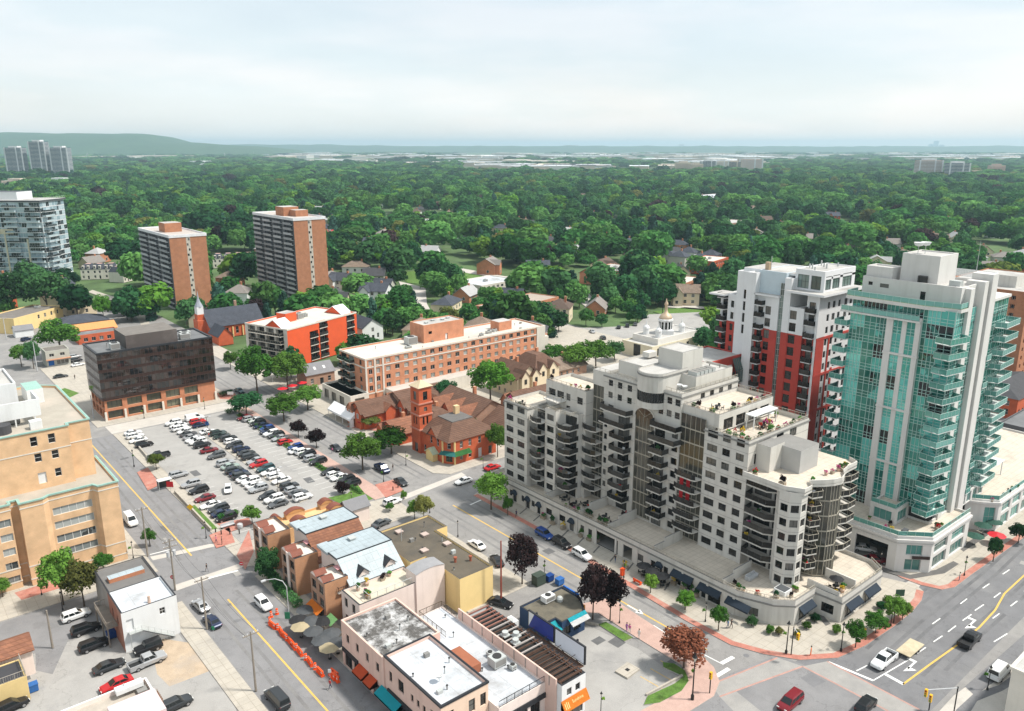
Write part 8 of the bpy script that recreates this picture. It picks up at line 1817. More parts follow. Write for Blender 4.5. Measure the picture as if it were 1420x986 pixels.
# ------------------------------------------------------------------ street furniture, planting, people
iron = M('black_iron',(.018,.018,.018),.5,.1); lampglass = M('frosted_lamp_glass',(.55,.52,.45),.3); wood_p = M('grey_pole_wood',(.25,.22,.185),.95,.15,2.0); galv = M('galvanised_steel',(.45,.46,.47),.6)
flag_g = M('banner_green',(.16,.34,.05),.8,.1)
def lamp_parts():
 p = MB(); p.lathe(0,0,[(.20,0),(.20,.5),(.09,.7),(.065,4.4),(.10,4.5)],8,iron)
 h = MB(); h.lathe(0,0,[(.08,4.5),(.24,4.95),(.25,5.0)],8,lampglass); r = MB(); r.lathe(0,0,[(.30,5.0),(.12,5.25),(.05,5.5)],8,iron)
 return p.mesh('post'),h.mesh('lantern'),r.mesh('lantern_cap')
LP_,LH,LC = lamp_parts(); LB = MB().box(-.55,-.1,-.02,.02,3.0,4.0,flag_g).mesh('flower_basket')
hb = crown_mesh('flower_basket',301,leaf['lime'],6,26,.22)
def lamp(px,by,ty,label,basket=True):
 x,y = W(px,by,.13); d = PIX(x,y,0)[2]; h = (by - ty) / 1100 * d / .97; s = max(.7,min(2.0,h / 5.5)); t = thing('street_lamp',label,'street lamp',(x,y,.1),R.uniform(0,3));
 for me,n in ((LP_,'post'),(LH,'lantern'),(LC,'lantern_cap')): o = link(n,me,t); o.scale = (min(s,1.3),) * 2 + (s,)
 if basket: o = link('flower_basket',hb,t,(.45,0,3.0 * s)); o.scale = (.32,.32,.28)
for a in ((960,970,898,'tall black lamp with hanging baskets beside the rust-red tree'),(755,802,774,'black lamp by the dark blue bins'),(865,801,774,'black lamp on the podium pavement by the arch'),(978,862,837,'black lamp between the second and third awning'),(1090,906,856,'black lamp before the corner awning of the podium'),(1166,903,858,'black lamp left of the round corner trees'),
   (1235,868,842,'black lamp among the round corner trees'),(58,825,797,'black lamp beside the red paving at the left'),(87,846,820,'black lamp above the white SUV'),(185,774,757,'black lamp at the corner of the peach block'),(286,746,721,'black lamp at the plaza corner below the parking lot'),(200,580,566,'lamp with red baskets, left one before the office block'),
   (284,567,555,'lamp with red baskets, right one before the office block'),(186,647,622,'lamp by the lot entrance'),(532,668,652,'black lamp beside the navy pickup'),(563,645,632,'lamp before the porch of the corner restaurant'),(670,649,635,'lamp beside the red car on the side street'),(488,703,685,'lamp on the grass corner of the parking lot'),
   (596,711,688,'lamp beside the sparse tree at the crossing'),(635,744,734,'lamp behind the flat brown roof'),(859,864,835,'black lamp on the pink pavement near the snack bar'),(1337,798,768,'lamp at the outer corner of the tower podium'),(1220,789,775,'short lamp beside the carport'),(1369,957,918,'black lamp beside the white cargo van'),(833,990,964,'black lamp at the bottom edge right of the orange sign'),(694,690,672,'lamp at the corner of the long podium')):
 lamp(*a,basket=a[0] not in (488,596,635,1220,58,87))
def lotlamp(px,by,ty,label):
 x,y = W(px,by); d = PIX(x,y,0)[2]; h = (by - ty) / 1100 * d / .97; t = thing('lot_lamp',label,'lamp post',(x,y,.02))
 mb = MB(); mb.cyl(0,0,0,.8,.3,10,kerb_m); link('footing',mb.mesh('footing'),t); mb = MB(); mb.cyl(0,0,.8,h,.09,8,iron,.06); mb.box(-.9,.9,-.04,.04,h - .1,h,iron); link('pole',mb.mesh('pole'),t)
 for s in (-1,1): mb = MB(); mb.box(s * .9 - .35,s * .9 + .35,-.2,.2,h - .08,h + .08,galv); link('lamp_head',mb.mesh('lamp_head'),t)
lotlamp(288,598,578,'twin-headed lot lamp at the office end of the walkway'); lotlamp(329,637,610,'twin-headed lot lamp halfway along the walkway'); lotlamp(386,682,648,'twin-headed lot lamp at the lower end of the walkway')
# utility poles and wires
POLES = []
def pole(px,by,ty,label,arms=1,tank=False,m=None,arm=True):
 x,y = W(px,by,.1); d = PIX(x,y,0)[2]; h = (by - ty) / 1100 * d / .96; t = thing('utility_pole',label,'utility pole',(x,y,.1))
 mb = MB(); mb.cyl(0,0,0,h,.19,8,m or wood_p,.12); link('pole',mb.mesh('pole'),t)
 if arm:
  for i in range(arms): mb = MB(); mb.box(-1.2,1.2,-.07,.07,h - .6 - i * 1.1,h - .45 - i * 1.1,wood_p); [mb.cyl(u,0,h - .45 - i * 1.1,h - .2 - i * 1.1,.06,6,white_m) for u in (-1.1,-.5,.5,1.1)]; link('cross_arm',mb.mesh('cross_arm'),t)
 if tank:
  for u in (-.55,.55): mb = MB(); mb.cyl(u,-.2,h - 3.4,h - 2.4,.3,10,galv); link('transformer',mb.mesh('transformer'),t)
 POLES.append((x,y,h)); return t
pole(243,818,743,'wooden pole with transformers at the left street crossing',2,True); pole(287,872,795,'wooden pole beside the parked grey-gold sedan'); pole(355,958,868,'wooden pole by the left street near the bottom edge'); pole(73,898,842,'old wooden pole in the lower parking lot',arm=False); pole(205,771,700,'wooden pole by the white van')
pole(695,838,745,'thin rust-red pole beside the yellow wall',m=M('rust_pole',(.26,.06,.04),.8),arm=False); pole(9,470,441,'pale pole at the far left edge',m=galv); pole(52,515,475,'pale pole by the corner store',m=galv,arm=False); pole(130,580,548,'pale pole at the corner of the office block',m=galv,arm=False); pole(918,445,398,'tall dark mast near the domed church',m=iron,arm=False)
wm_ = M('cable',(.03,.03,.03),.7)
def wire(a,c,dz=0,off=0):
 A,C = POLES[a],POLES[c]; mb = MB(); n = 10
 mb.tube([(A[0] + (C[0] - A[0]) * i / n + off,A[1] + (C[1] - A[1]) * i / n,A[2] + (C[2] - A[2]) * i / n - .25 - dz - 4 * .9 * (i / n) * (1 - i / n)) for i in range(n + 1)],.018,wm_,3)
 o = link('overhead_wire',mb.mesh('overhead_wire')); tag(o,'overhead wire between the %s poles of the left street' % ('upper' if (a,c) == (4,0) else 'middle' if (a,c) == (0,1) else 'lower'),'wire','wires along the left street')
for a,c in ((4,0),(0,1),(1,2)):
 for off,dz in ((-.9,0),(.9,0),(0,1.3)): wire(a,c,dz,off)
# traffic signals
yel = M('signal_yellow',(.72,.40,.02),.5,.05)
def signal(px,by,ty,label,arm=None):
 x,y = W(px,by,.13); d = PIX(x,y,0)[2]; h = (by - ty) / 1100 * d / .95; t = thing('traffic_signal',label,'traffic light',(x,y,.13)); mb = MB(); mb.cyl(0,0,0,h,.09,8,iron)
 hx,hy = (0,0)
 if arm: mb.tube([(0,0,h - .2),(arm[0],arm[1],h)],.07,galv); hx,hy = arm
 link('pole',mb.mesh('pole'),t); mb = MB(); mb.box(hx - .2,hx + .2,hy - .18,hy + .18,h - 1.1,h + .1,yel); link('signal_head',mb.mesh('signal_head'),t)
 for i,c in enumerate(((.3,.01,.01),(.3,.16,.01),(.01,.2,.08))): mb = MB(); mb.box(hx - .24,hx - .19,hy - .11,hy + .11,h - .25 - .37 * i,h - .03 - .37 * i,M('signal_lens_%s' % 'red amber green'.split()[i],c,.3)); link('lens',mb.mesh('lens'),t)
signal(984,961,930,'yellow traffic light on the corner under the rust-red tree'); signal(1322,992,948,'traffic light on a long arm at the bottom right corner',(-4.2,2.6)); signal(1097,908,866,'traffic light at the corner of the long podium',(-1.2,-1.5)); signal(1288,985,962,'low yellow pedestrian signal at the bottom right')
# orange barrels and barriers
org = M('safety_orange',(.80,.09,.015),.5,.08); wst = M('reflective_white',(.7,.68,.64),.5)
def barrel_mesh():
 b = MB(); b.lathe(0,0,[(.36,0),(.36,.08),(.28,.1),(.26,.45)],10,org); b.lathe(0,0,[(.262,.45),(.258,.58)],10,wst); b.lathe(0,0,[(.255,.58),(.235,.8)],10,org); b.lathe(0,0,[(.237,.8),(.23,.9)],10,wst); b.lathe(0,0,[(.228,.9),(.2,1.1)],10,org); return b.mesh('traffic_barrel')
def barrier_mesh():
 b = MB(); b.prism([(-.95,-.28),(.95,-.28),(.95,.28),(-.95,.28)],0,.25,org); b.prism([(-.93,-.13),(.93,-.13),(.93,.13),(-.93,.13)],.25,.95,org); b.prism([(-.9,-.16),(-.5,-.16),(-.5,.16),(-.9,.16)],.6,.8,wst); return b.mesh('road_barrier')
bm1,bm2 = barrel_mesh(),barrier_mesh()
for i,(px,py) in enumerate(((376,853),(384,849),(374,861),(385,870),(398,885),(411,898),(424,912),(437,925))):
 x,y = W(px,py,.4); o = link('traffic_barrel',bm1,None,(x,y,.02)); tag(o,'orange traffic barrel closing the kerb lane, %s from the white SUV' % ORD[i],'traffic barrel','orange barrels along the town houses')
for i,(px,py) in enumerate(((378,867),(390,876),(394,881),(403,890),(407,895),(416,904),(430,918),(444,932),(464,934),(466,940),(461,937))):
 x,y = W(px,py,.4); o = link('road_barrier',bm2,None,(x,y,.02),math.radians(90 + R.uniform(-8,8))); tag(o,'orange plastic road barrier along the kerb, %s from the white SUV' % ORD[i],'barrier','orange barriers along the town houses')
# signs, bins, boxes, bollards, benches
def signpost(px,py,h,w,hh,m,label,shape='box',z=.13,name='road_sign'):
 x,y = W(px,py,z); t = thing(name,label,'sign',(x,y,z),math.radians(-40)); mb = MB(); mb.cyl(0,0,0,h,.035,6,galv); link('pole',mb.mesh('pole'),t); mb = MB()
 if shape == 'diamond': mb.face([(0,-.05,h - w),(w * .7,-.05,h - w * .3 + .0),(0,-.05,h + w * .4),(-w * .7,-.05,h - w * .3)],m); mb.face([(0,-.02,h - w),(-w * .7,-.02,h - w * .3),(0,-.02,h + w * .4),(w * .7,-.02,h - w * .3)],galv)
 elif shape == 'disc': mb.face([(w / 2 * math.cos(6.283 * i / 14),-.05,h + w / 2 * math.sin(6.283 * i / 14)) for i in range(14)],m); mb.box(-w * .32,w * .32,-.07,-.055,h - .06,h + .06,white_m)
 else: mb.box(-w / 2,w / 2,-.05,-.01,h - hh,h,m)
 link('sign_plate',mb.mesh('sign_plate'),t)
sred = M('sign_red',(.55,.02,.03),.5); sblue = M('sign_blue',(.03,.12,.35),.5)
signpost(265,716,2.6,1.1,1,M('sign_yellow',(.80,.50,.02),.5),'yellow diamond warning sign by the low lot wall','diamond'); signpost(241,816,2.4,.8,.8,sred,'red round no-entry sign on the crossing corner by the pole','disc'); signpost(336,797,2.4,.8,.8,sred,'red round no-entry sign before the town houses','disc'); signpost(297,885,2.3,.5,.7,M('sign_green',(.02,.2,.1),.5),'small green parking sign on the left pavement')
signpost(237,684,3.0,1.6,1.4,sred,'red and white parking sign by the lot booth'); signpost(288,596,2.6,.9,1.2,sblue,'blue parking sign on the walkway'); signpost(458,945,2.2,.5,.6,white_m,'small white sign before the pink shops'); signpost(1246,838,3.0,1.6,1.3,M('sign_dark_green',(.04,.09,.06),.5),'dark green sign at the end of the long podium',z=.13); signpost(399,860,1.6,.9,1.3,M('sign_green',(.02,.2,.1),.5),'green and white board under the curved lamp'); signpost(320,552,2.2,2.0,1.0,white_m,'white low sign at the corner of the office lawn')
def solid(name,label,cat,px,py,build,z=.13,deg=0,group=None):
 x,y = W(px,py,z); mb = MB(); build(mb); o = link(name,mb.mesh(name),None,(x,y,z),math.radians(deg)); tag(o,label,cat,group); return o
blue_b = M('bin_blue',(.012,.05,.20),.5,.1); grn_b = M('utility_green',(.05,.07,.055),.6,.1)
def binb(m): return lambda b: (b.prism([(-.7,-.55),(.7,-.55),(.7,.55),(-.7,.55)],.12,1.15,m),b.prism([(-.75,-.6),(.75,-.6),(.75,.62),(-.75,.62)],1.15,1.27,m),[b.cyl(u,v,0,.14,.09,8,plastic) for u in (-.5,.5) for v in (-.4,.4)])
solid('waste_bin','dark blue wheeled bin beside the lamp near the snack bar','bin',762,805,binb(blue_b)); solid('waste_bin','lighter blue bin at the corner of the snack bar roof','bin',776,810,binb(sblue)); solid('utility_box','dark green electrical cabinet by the small parking lot','cabinet',747,809,lambda b: (b.box(-1.1,1.1,-.8,.8,0,1.9,grn_b),b.box(-1.16,1.16,-.86,.86,1.9,2.0,grn_b)))
solid('waste_bin','bright blue bin beside the yellow shed','bin',46,958,binb(sblue),.02); solid('waste_bin','dark blue bin under the wooden gallery','bin',155,884,binb(blue_b),.02); solid('newspaper_box','orange-yellow newspaper box among the corner trees','box',1197,882,lambda b: (b.box(-.3,.3,-.25,.25,.1,1.3,yel),b.box(-.35,.35,-.3,.3,1.3,1.4,yel)))
solid('newspaper_box','red box on the podium pavement by the lamp','box',863,798,lambda b: (b.box(-.35,.35,-.3,.3,.1,1.4,org),b.box(-.4,.4,-.35,.35,1.4,1.5,org))); solid('bench','red bench on the podium pavement','bench',884,809,lambda b: (b.box(-.9,.9,-.3,.3,.42,.5,org),b.box(-.9,.9,.25,.33,.5,.95,org),b.box(-.8,-.7,-.3,.3,0,.42,org),b.box(.7,.8,-.3,.3,0,.42,org)),deg=90)
solid('bench','wooden bench on the plaza below the parking lot','bench',316,731,lambda b: (b.box(-1.5,1.5,-.3,.3,.42,.52,galv),b.box(-1.5,1.5,.28,.36,.52,1.0,galv),b.box(-1.4,-1.25,-.3,.3,0,.42,iron),b.box(1.25,1.4,-.3,.3,0,.42,iron))); solid('litter_bin','round grey litter bin on the plaza below the parking lot','bin',333,732,lambda b: b.lathe(0,0,[(.55,0),(.65,.5),(.6,.95),(.3,1.1)],12,galv))
for i,(px,py) in enumerate(((299,738),(307,741),(319,741),(332,740),(545,680),(552,676))): solid('bollard','black bollard on the plaza, %s from the left' % ORD[i] if i < 4 else 'black bollard by the grass corner, %s one' % ('left' if i == 4 else 'right'),'bollard',px,py,lambda b: b.lathe(0,0,[(.13,0),(.13,.85),(.16,.9),(.06,1.0)],8,iron),group='bollards')
solid('manhole_block','concrete manhole block with dark lid in the corner parking lot','block',870,931,lambda b: (b.box(-1.6,1.6,-1.2,1.2,0,.3,conc),b.box(-.3,.3,-.3,.3,.3,.34,plastic)),.012,5); solid('parking_booth','small glass shelter by the lot entrance wall','shelter',229,678,lambda b: (b.box(-1.6,1.6,-.8,.8,2.4,2.55,white_m),[b.box(u - .05,u + .05,v - .05,v + .05,0,2.4,frame_a) for u in (-1.5,1.5) for v in (-.7,.7)],b.box(-1.5,1.5,.68,.72,.2,2.3,car_glass)))
def long_wall(name,label,line,z0,h,t,m,cat='wall'):
 mb = MB(); P_ = [Vector(p) for p in line]
 for p,q in zip(P_,P_[1:]):
  d = (q - p).normalized(); n = Vector((-d.y,d.x)) * t / 2; mb.prism([tuple(p + n),tuple(p - n),tuple(q - n),tuple(q + n)],z0,z0 + h,m)
 o = link(name,mb.mesh(name)); tag(o,label,cat); return o
long_wall('retaining_wall','low concrete wall between the parking lot and the left pavement, upper stretch',pxs([(180,607),(210,642)]),.0,.8,.35,conc); long_wall('retaining_wall','low concrete wall between the parking lot and the left pavement, lower stretch',pxs([(243,684),(293,737)]),.0,.8,.35,conc); long_wall('kerb_wall','low kerb wall along the grass bed of the corner lot',pxs([(946,938),(896,965)]),0,.35,.3,conc); long_wall('kerb_wall','low kerb wall between snack bar and corner lot',pxs([(801,862),(830,868)]),0,.4,.3,conc)
# hedges and planting
def hedge(name,label,line,w,h,mat,n_per=46,cat='hedge',z=.13,size=.16,group=None):
 V,Fc = [],[]; r = random.Random(len(label))
 for p,q in zip(line,line[1:]):
  Ln = math.hypot(q[0] - p[0],q[1] - p[1]); dx,dy = (q[0] - p[0]) / Ln,(q[1] - p[1]) / Ln
  for k in range(int(Ln * n_per)):
   u,v,e = r.uniform(0,Ln),r.uniform(-.5,.5) * w,h * r.random() ** .5; c = Vector((p[0] + dx * u - dy * v,p[1] + dy * u + dx * v,z + e)); n = Vector((r.uniform(-1,1),r.uniform(-1,1),r.uniform(0,1.4))).normalized(); t = n.cross(Vector((r.uniform(-1,1),r.uniform(-1,1),r.uniform(-1,1)))).normalized(); b_ = n.cross(t); s = size * r.uniform(.6,1.4); i = len(V)
   V += [tuple(c - t * s),tuple(c + b_ * s * .7),tuple(c + t * s),tuple(c - b_ * s * .7)]; Fc.append((i,i + 1,i + 2,i + 3))
 me = bpy.data.meshes.new(name); me.from_pydata(V,[],Fc); me.materials.append(mat); o = link(name,me); tag(o,label,cat,group); return o
hedge('hedge','long low hedge on the grass strip beside the parking lot',[(84.3,156),(84.3,231)],.9,.8,leaf['green'],60); hedge('hedge','clipped hedge behind the plaza bench',pxs([(303,724),(322,719)]),1.6,1.5,leaf['green'],190); hedge('hedge','short hedge block before the white van parking row',pxs([(324,718),(330,715)]),1.5,1.4,leaf['green'],190); hedge('hedge','dark hedge at the office corner',pxs([(305,551),(322,546)]),1.8,1.4,leaf['dark'],150)
hedge('hedge','low hedge in the planter beside the parking lot entrance',pxs([(313,575),(330,571)]),2.4,1.2,leaf['dark'],160); hedge('shrubbery','dense shrubs along the front of the town houses',pxs([(375,800),(392,822),(415,845)]),1.8,1.4,leaf['dark'],170,'shrubs'); treepx(372,803,758,34,'dark','tall ivy-like green shrub between two town houses',name='large_shrub',stem=.05)
for px,py,ty,w,k,lab in ((388,818,806,18,'dark','round dark shrub before the middle town house'),(478,834,816,20,'green','bright shrub in the gap beside the nearest town house'),(1042,868,853,16,'dark','round bush left of the corner patio'),(1067,878,866,14,'green','leafy bush before the corner awning'),(1080,880,868,12,'yellowish','yellowish bush under the corner lamp'),(1130,862,850,14,'dark','bush in the niche of the podium corner'),(1118,872,862,12,'green','low bush on the corner patio'),(1160,878,866,14,'green','bush at the end of the corner patio'),(1105,884,874,10,'yellowish','small pale bush on the patio edge'),(1222,845,834,16,'dark','bush between the two end awnings'),(1232,836,826,14,'green','bush by the dark green sign'),(560,692,680,10,'green','small bush by the grass corner bench'),(475,684,668,20,'purple','purple shrub at the lower lot corner')):
 treepx(px,py,ty,w,k,lab,name='bush',stem=.04)
shrub = {k: crown_mesh('shrub',400 + i,leaf[k],7,30,.2) for i,k in enumerate(('green','dark','lime','purple','russet'))}
fl_m = {n: LEAF(n + '_blossom',c,c2,.2,.1) for n,c,c2 in (('red',(.45,.02,.02),(.5,.06,.03)),('pink',(.5,.12,.25),(.45,.05,.2)),('yellow',(.55,.38,.03),(.6,.45,.08)))}
for n,m in fl_m.items(): shrub[n] = crown_mesh('flowers',410,m,5,22,.16)
pot_m = M('planter_box',(.30,.25,.19),.85,.12); potb = MB().box(-.45,.45,-.3,.3,0,.5,pot_m).mesh('pot'); potr = MB().lathe(0,0,[(.25,0),(.38,.5),(.32,.5)],10,M('clay_pot',(.5,.36,.28),.8)).mesh('pot')
def planter(x,y,z,k,label,group,s=1.0,box=True):
 t = thing('planter',label,'planter',(x,y,z),R.choice((0,math.pi / 2)),group); link('pot',potb if box else potr,t).scale = (s,s,s); o = link('plant',shrub[k],t,(0,0,.42 * s)); o.scale = (.5 * s,.42 * s,.42 * s * R.uniform(.8,1.5))
 if k in ('green','dark') and R.random() < .4: o = link('flowers',shrub[R.choice(('red','pink','yellow'))],t,(.1,0,.8 * s)); o.scale = (.3 * s,.3 * s,.2 * s)
kn = {'green': 'green shrub','dark': 'dark shrub','lime': 'light green grass','purple': 'purple foliage','russet': 'russet foliage','red': 'red flowers','pink': 'pink flowers','yellow': 'yellow flowers'}
def scatter(n,area,z,where,seed):
 r = random.Random(seed)
 for i in range(n):
  x0,x1,y0,y1 = r.choice(area); k = r.choice(('green','green','dark','lime','yellow','red','pink','purple','green')); planter(r.uniform(x0,x1),r.uniform(y0,y1),z,k,'planter of %s on the %s' % (kn[k],where),'planters on the ' + where,r.uniform(.7,1.25),r.random() < .6)
scatter(30,[(119.7,120.4,76,84.5),(120,138.4,75.8,76.6),(121,137,78,82)],27.76,'large planted roof terrace',1); scatter(16,[(120.2,121,83.2,90),(121,136.8,83,83.8)],30.92,'upper planted roof terrace',2); scatter(9,[(118.4,119,66,74),(123,137,64.6,65.4)],22.77,'curved roof terrace',3); scatter(10,[(117.6,118.2,115.2,127),(118,124,115.2,116)],28.27,'roof terrace at the left of the block',4); scatter(5,[(111.6,112.2,127.5,134.5)],22.77,'lowest left roof terrace',5)
scatter(12,[(110.4,112,101,108),(113,117.5,101.4,102.2)],4.17,'podium terrace with yellow shrubs',6); scatter(10,[(110.4,112,109,118),(113,116,109.2,110)],4.17,'podium terrace with round tables',7); scatter(12,[(110.6,112,66,72),(113,119,62,66),(122.5,126,57.4,58.4)],4.17,'corner podium terrace',8); scatter(7,[(147,150,58.8,66),(151,166,54.6,55.6)],7.12,'podium roof of the glass tower',9); scatter(6,[(177,180,53.4,56),(182,200,52.4,53)],6.72,'second podium roof of the glass tower',10); scatter(9,[(57.9,58.4,105.8,110.8),(59,65.5,110.2,111)],6.12,'town house roof terrace',11)
chm = MB(); chm.box(-.24,.24,-.24,.24,.42,.47,iron); chm.box(-.24,.24,.2,.24,.47,.9,iron); [chm.box(u - .02,u + .02,v - .02,v + .02,0,.42,iron) for u in (-.2,.2) for v in (-.2,.2)]; chm = chm.mesh('patio_chair')
chm0 = chm
r = random.Random(8)
for i in range(1,8):      # pots and chairs left out on the balconies
 for xa,xb,ya,yb,w in ((111.6,112.6,123.6,126.4,'left stack'),(112.9,114.4,115.8,119,'second stack'),(117.3,118.5,103.8,107.4,'stack left of the arch'),(117.3,118.5,93.8,96.6,'stack right of the arch'),(118.8,120.4,70.2,74.6,'stack beside the corner bay'),(122.4,124.4,64.2,65.4,'stack right of the corner bay')):
  if i > 6 or r.random() < .3: continue
  z = 4.2 + 2.75 * i
  if r.random() < .5: k = r.choice(('green','dark','pink','yellow','lime')); planter(r.uniform(xa,xb),r.uniform(ya,yb),z,k,'potted %s on a balcony in the %s' % (kn[k],w),'pots on the balconies',r.uniform(.8,1.1),False)
  for j in range(r.randrange(3)): o = link('patio_chair',chm0,None,(r.uniform(xa,xb),r.uniform(ya,yb),z),r.uniform(0,6)); o.scale = (1.15,1.15,1.1); o.material_slots[0].link = 'OBJECT'; cn = r.choice(('white','grey','tan','red')); o.material_slots[0].material = {'white': white_m,'grey': galv,'tan': pot_m,'red': sred}[cn]; tag(o,'%s chair on floor %d of the balconies in the %s' % (cn,i,w),'chair','chairs on the balconies')
for i,(a,c) in enumerate(((325,258),(382,292),(447,322),(560,368),(608,392),(655,400),(1130,660),(1190,690),(1245,715),(1270,735),(830,560))): x,y = W(680 + a * .2254,660 + c * .2254,.3); planter(x,y,.13,('green','dark','yellow','green')[i % 4],'planter of %s against the podium wall, %s from the upper end' % (kn[('green','dark','yellow','green')[i % 4]],ORD[i]),'planters along the podium wall',1.3)
# umbrellas, tables
def umbrella(x,y,z,m,label,group,rad=1.5,h=2.5):
 t = thing('patio_umbrella',label,'umbrella',(x,y,z),R.uniform(0,1),group); mb = MB(); mb.cyl(0,0,0,h,.03,6,frame_a); mb.cyl(0,0,0,.08,.3,10,iron); link('pole',mb.mesh('pole'),t)
 mb = MB(); n = 8; pts_ = [(rad * math.cos(6.283 * i / n),rad * math.sin(6.283 * i / n),h - .45) for i in range(n)]
 for i in range(n): mb.face([pts_[i],pts_[(i + 1) % n],(0,0,h + .1)],m); mb.face([pts_[(i + 1) % n],pts_[i],(0,0,h - .02)],m)
 link('canopy',mb.mesh('canopy'),t)
def table(x,y,z,label,group,chairs=4):
 t = thing('patio_table',label,'table',(x,y,z),R.uniform(0,1.5),group); mb = MB(); mb.cyl(0,0,.70,.75,.6,12,iron); link('table_top',mb.mesh('table_top'),t); mb = MB(); mb.cyl(0,0,0,.70,.06,6,iron); mb.cyl(0,0,0,.04,.35,10,iron); link('pedestal',mb.mesh('pedestal'),t)
def chairs(x,y,z,n,where):
 for i in range(n): a = 6.283 * i / n + .4; o = link('patio_chair',chm,None,(x + .95 * math.cos(a),y + .95 * math.sin(a),z),a - math.pi / 2); tag(o,'black metal chair at a round table on the ' + where,'chair','chairs on the ' + where)
cb,ct,cg,ck = M('canvas_black',(.02,.02,.022),.8,.1),M('canvas_tan',(.36,.30,.19),.8,.08),M('canvas_charcoal',(.07,.075,.08),.8,.1),M('canvas_dark_green',(.02,.07,.05),.8)
for i,(px,py) in enumerate(((893,783),(905,790),(919,797))): x,y = W(px,py,2.4); umbrella(x,y,.13,cb,'black umbrella by the podium entrance, %s of three' % ORD[i],'black umbrellas by the podium'); table(x + .2,y,.13,'round black table under the %s black podium umbrella' % ORD[i],'tables by the podium'); chairs(x + .2,y,.13,4,'podium pavement')
zB = lambda a,c: (340 + a * .14194,760 + c * .14194)
for i,(a,c,m,n) in enumerate(((590,590,cg,'dark green'),(520,690,cb,'black'),(640,700,cg,'charcoal'),(540,755,ct,'tan'),(665,800,cg,'charcoal'),(745,890,cg,'charcoal'),(820,960,ct,'tan'),(840,820,cg,'charcoal'),(900,910,cg,'charcoal'),(760,700,cb,'black'))): x,y = W(*zB(a,c),2.4); umbrella(x,y,.13,m,'%s patio umbrella before the nearest town house, %s from its upper end' % (n,ORD[i]),'umbrellas before the town houses',1.7)
z6b = lambda a,c: (1140 + a * .3244,500 + c * .3244)
for i,(a,c,m,n) in enumerate(((690,700,ck,'dark green'),(735,685,ck,'dark green'),(655,745,ck,'dark green'),(748,742,fl_m and sred,'red'))): x,y = W(*z6b(a,c),2.4); umbrella(x,y,.13,m,'%s cafe umbrella between the two tower podiums, %s one' % (n,ORD[i]),'umbrellas between the podiums',1.8)
for i,(a,c,m,n) in enumerate(((470,600,sred,'red'),(480,575,sred,'red'),(1140,575,sred,'red'),(1190,560,sred,'red'),(1090,590,sred,'red'))):
 if i > 1: x,y = W(100 + a * .2676,380 + c * .2676,2.4); umbrella(x,y,.13,m,'red umbrella at the street edge of the canopy patio, %s one' % ORD[i - 2],'red umbrellas at the patio',1.8)
for i,(x,y,z,w) in enumerate(((112.5,113,4.17,'podium terrace with round tables'),(114.5,111.5,4.17,'podium terrace with round tables'),(113,116.5,4.17,'podium terrace with round tables'),(124.5,59.2,4.17,'corner podium terrace'),(129,79,27.76,'large planted roof terrace'),(124,86,30.92,'upper planted roof terrace'),(112.4,131,22.77,'lowest left roof terrace'),(113,104.5,4.17,'podium terrace with yellow shrubs'))):
 table(x,y,z,'round black table on the ' + w,'tables on the ' + w); chairs(x,y,z,4,w)
umbrella(124.5,59.2,4.17,cb,'closed-looking black umbrella over the corner terrace table','terrace umbrellas',1.3); umbrella(133,80.5,27.76,white_m,'white umbrella on the large roof terrace','terrace umbrellas',1.2)
solid('hot_tub','white hot tub with dark cover on the corner terrace','hot tub',1085,822,lambda b: (b.box(-1.1,1.1,-1.1,1.1,0,.9,white_m),b.box(-.95,.95,-.95,.95,.9,.96,cg)),4.17); solid('garden_sofa','pale wicker sofa wrapped in covers on the corner terrace','sofa',1042,802,lambda b: (b.box(-1.4,1.4,-.5,.5,.05,.5,galv),b.box(-1.4,1.4,.3,.5,.5,1.0,galv),b.box(-1.4,-1.15,-.5,.3,.5,.8,galv),b.box(1.15,1.4,-.5,.3,.5,.8,galv)),4.17); solid('grill','covered barbecue on the podium roof of the glass tower','barbecue',1254,742,lambda b: (b.box(-.7,.7,-.4,.4,.1,1.0,cb),b.prism([(-.75,-.45),(.75,-.45),(.75,.45),(-.75,.45)],1.0,1.2,cg)),7.12)
# red curtains on two balconies of the pale block
for k in (3,4):
 for y in (88.6,90.2): mb = MB(); n = 8; [mb.face([(119.05 - .06 * (i % 2),y - .9 * i / n,4.2 + 2.75 * k + .1),(119.05 - .06 * ((i + 1) % 2),y - .9 * (i + 1) / n,4.2 + 2.75 * k + .1),(119.05 - .06 * ((i + 1) % 2),y - .9 * (i + 1) / n,4.2 + 2.75 * k + 2.3),(119.05 - .06 * (i % 2),y - .9 * i / n,4.2 + 2.75 * k + 2.3)],sred) for i in range(n)]; o = link('curtain',mb.mesh('curtain')); tag(o,'red curtain hanging on the %s curtained balcony of the pale block, %s one' % ('lower' if k == 3 else 'upper','right' if y < 89 else 'left'),'curtain','red curtains')
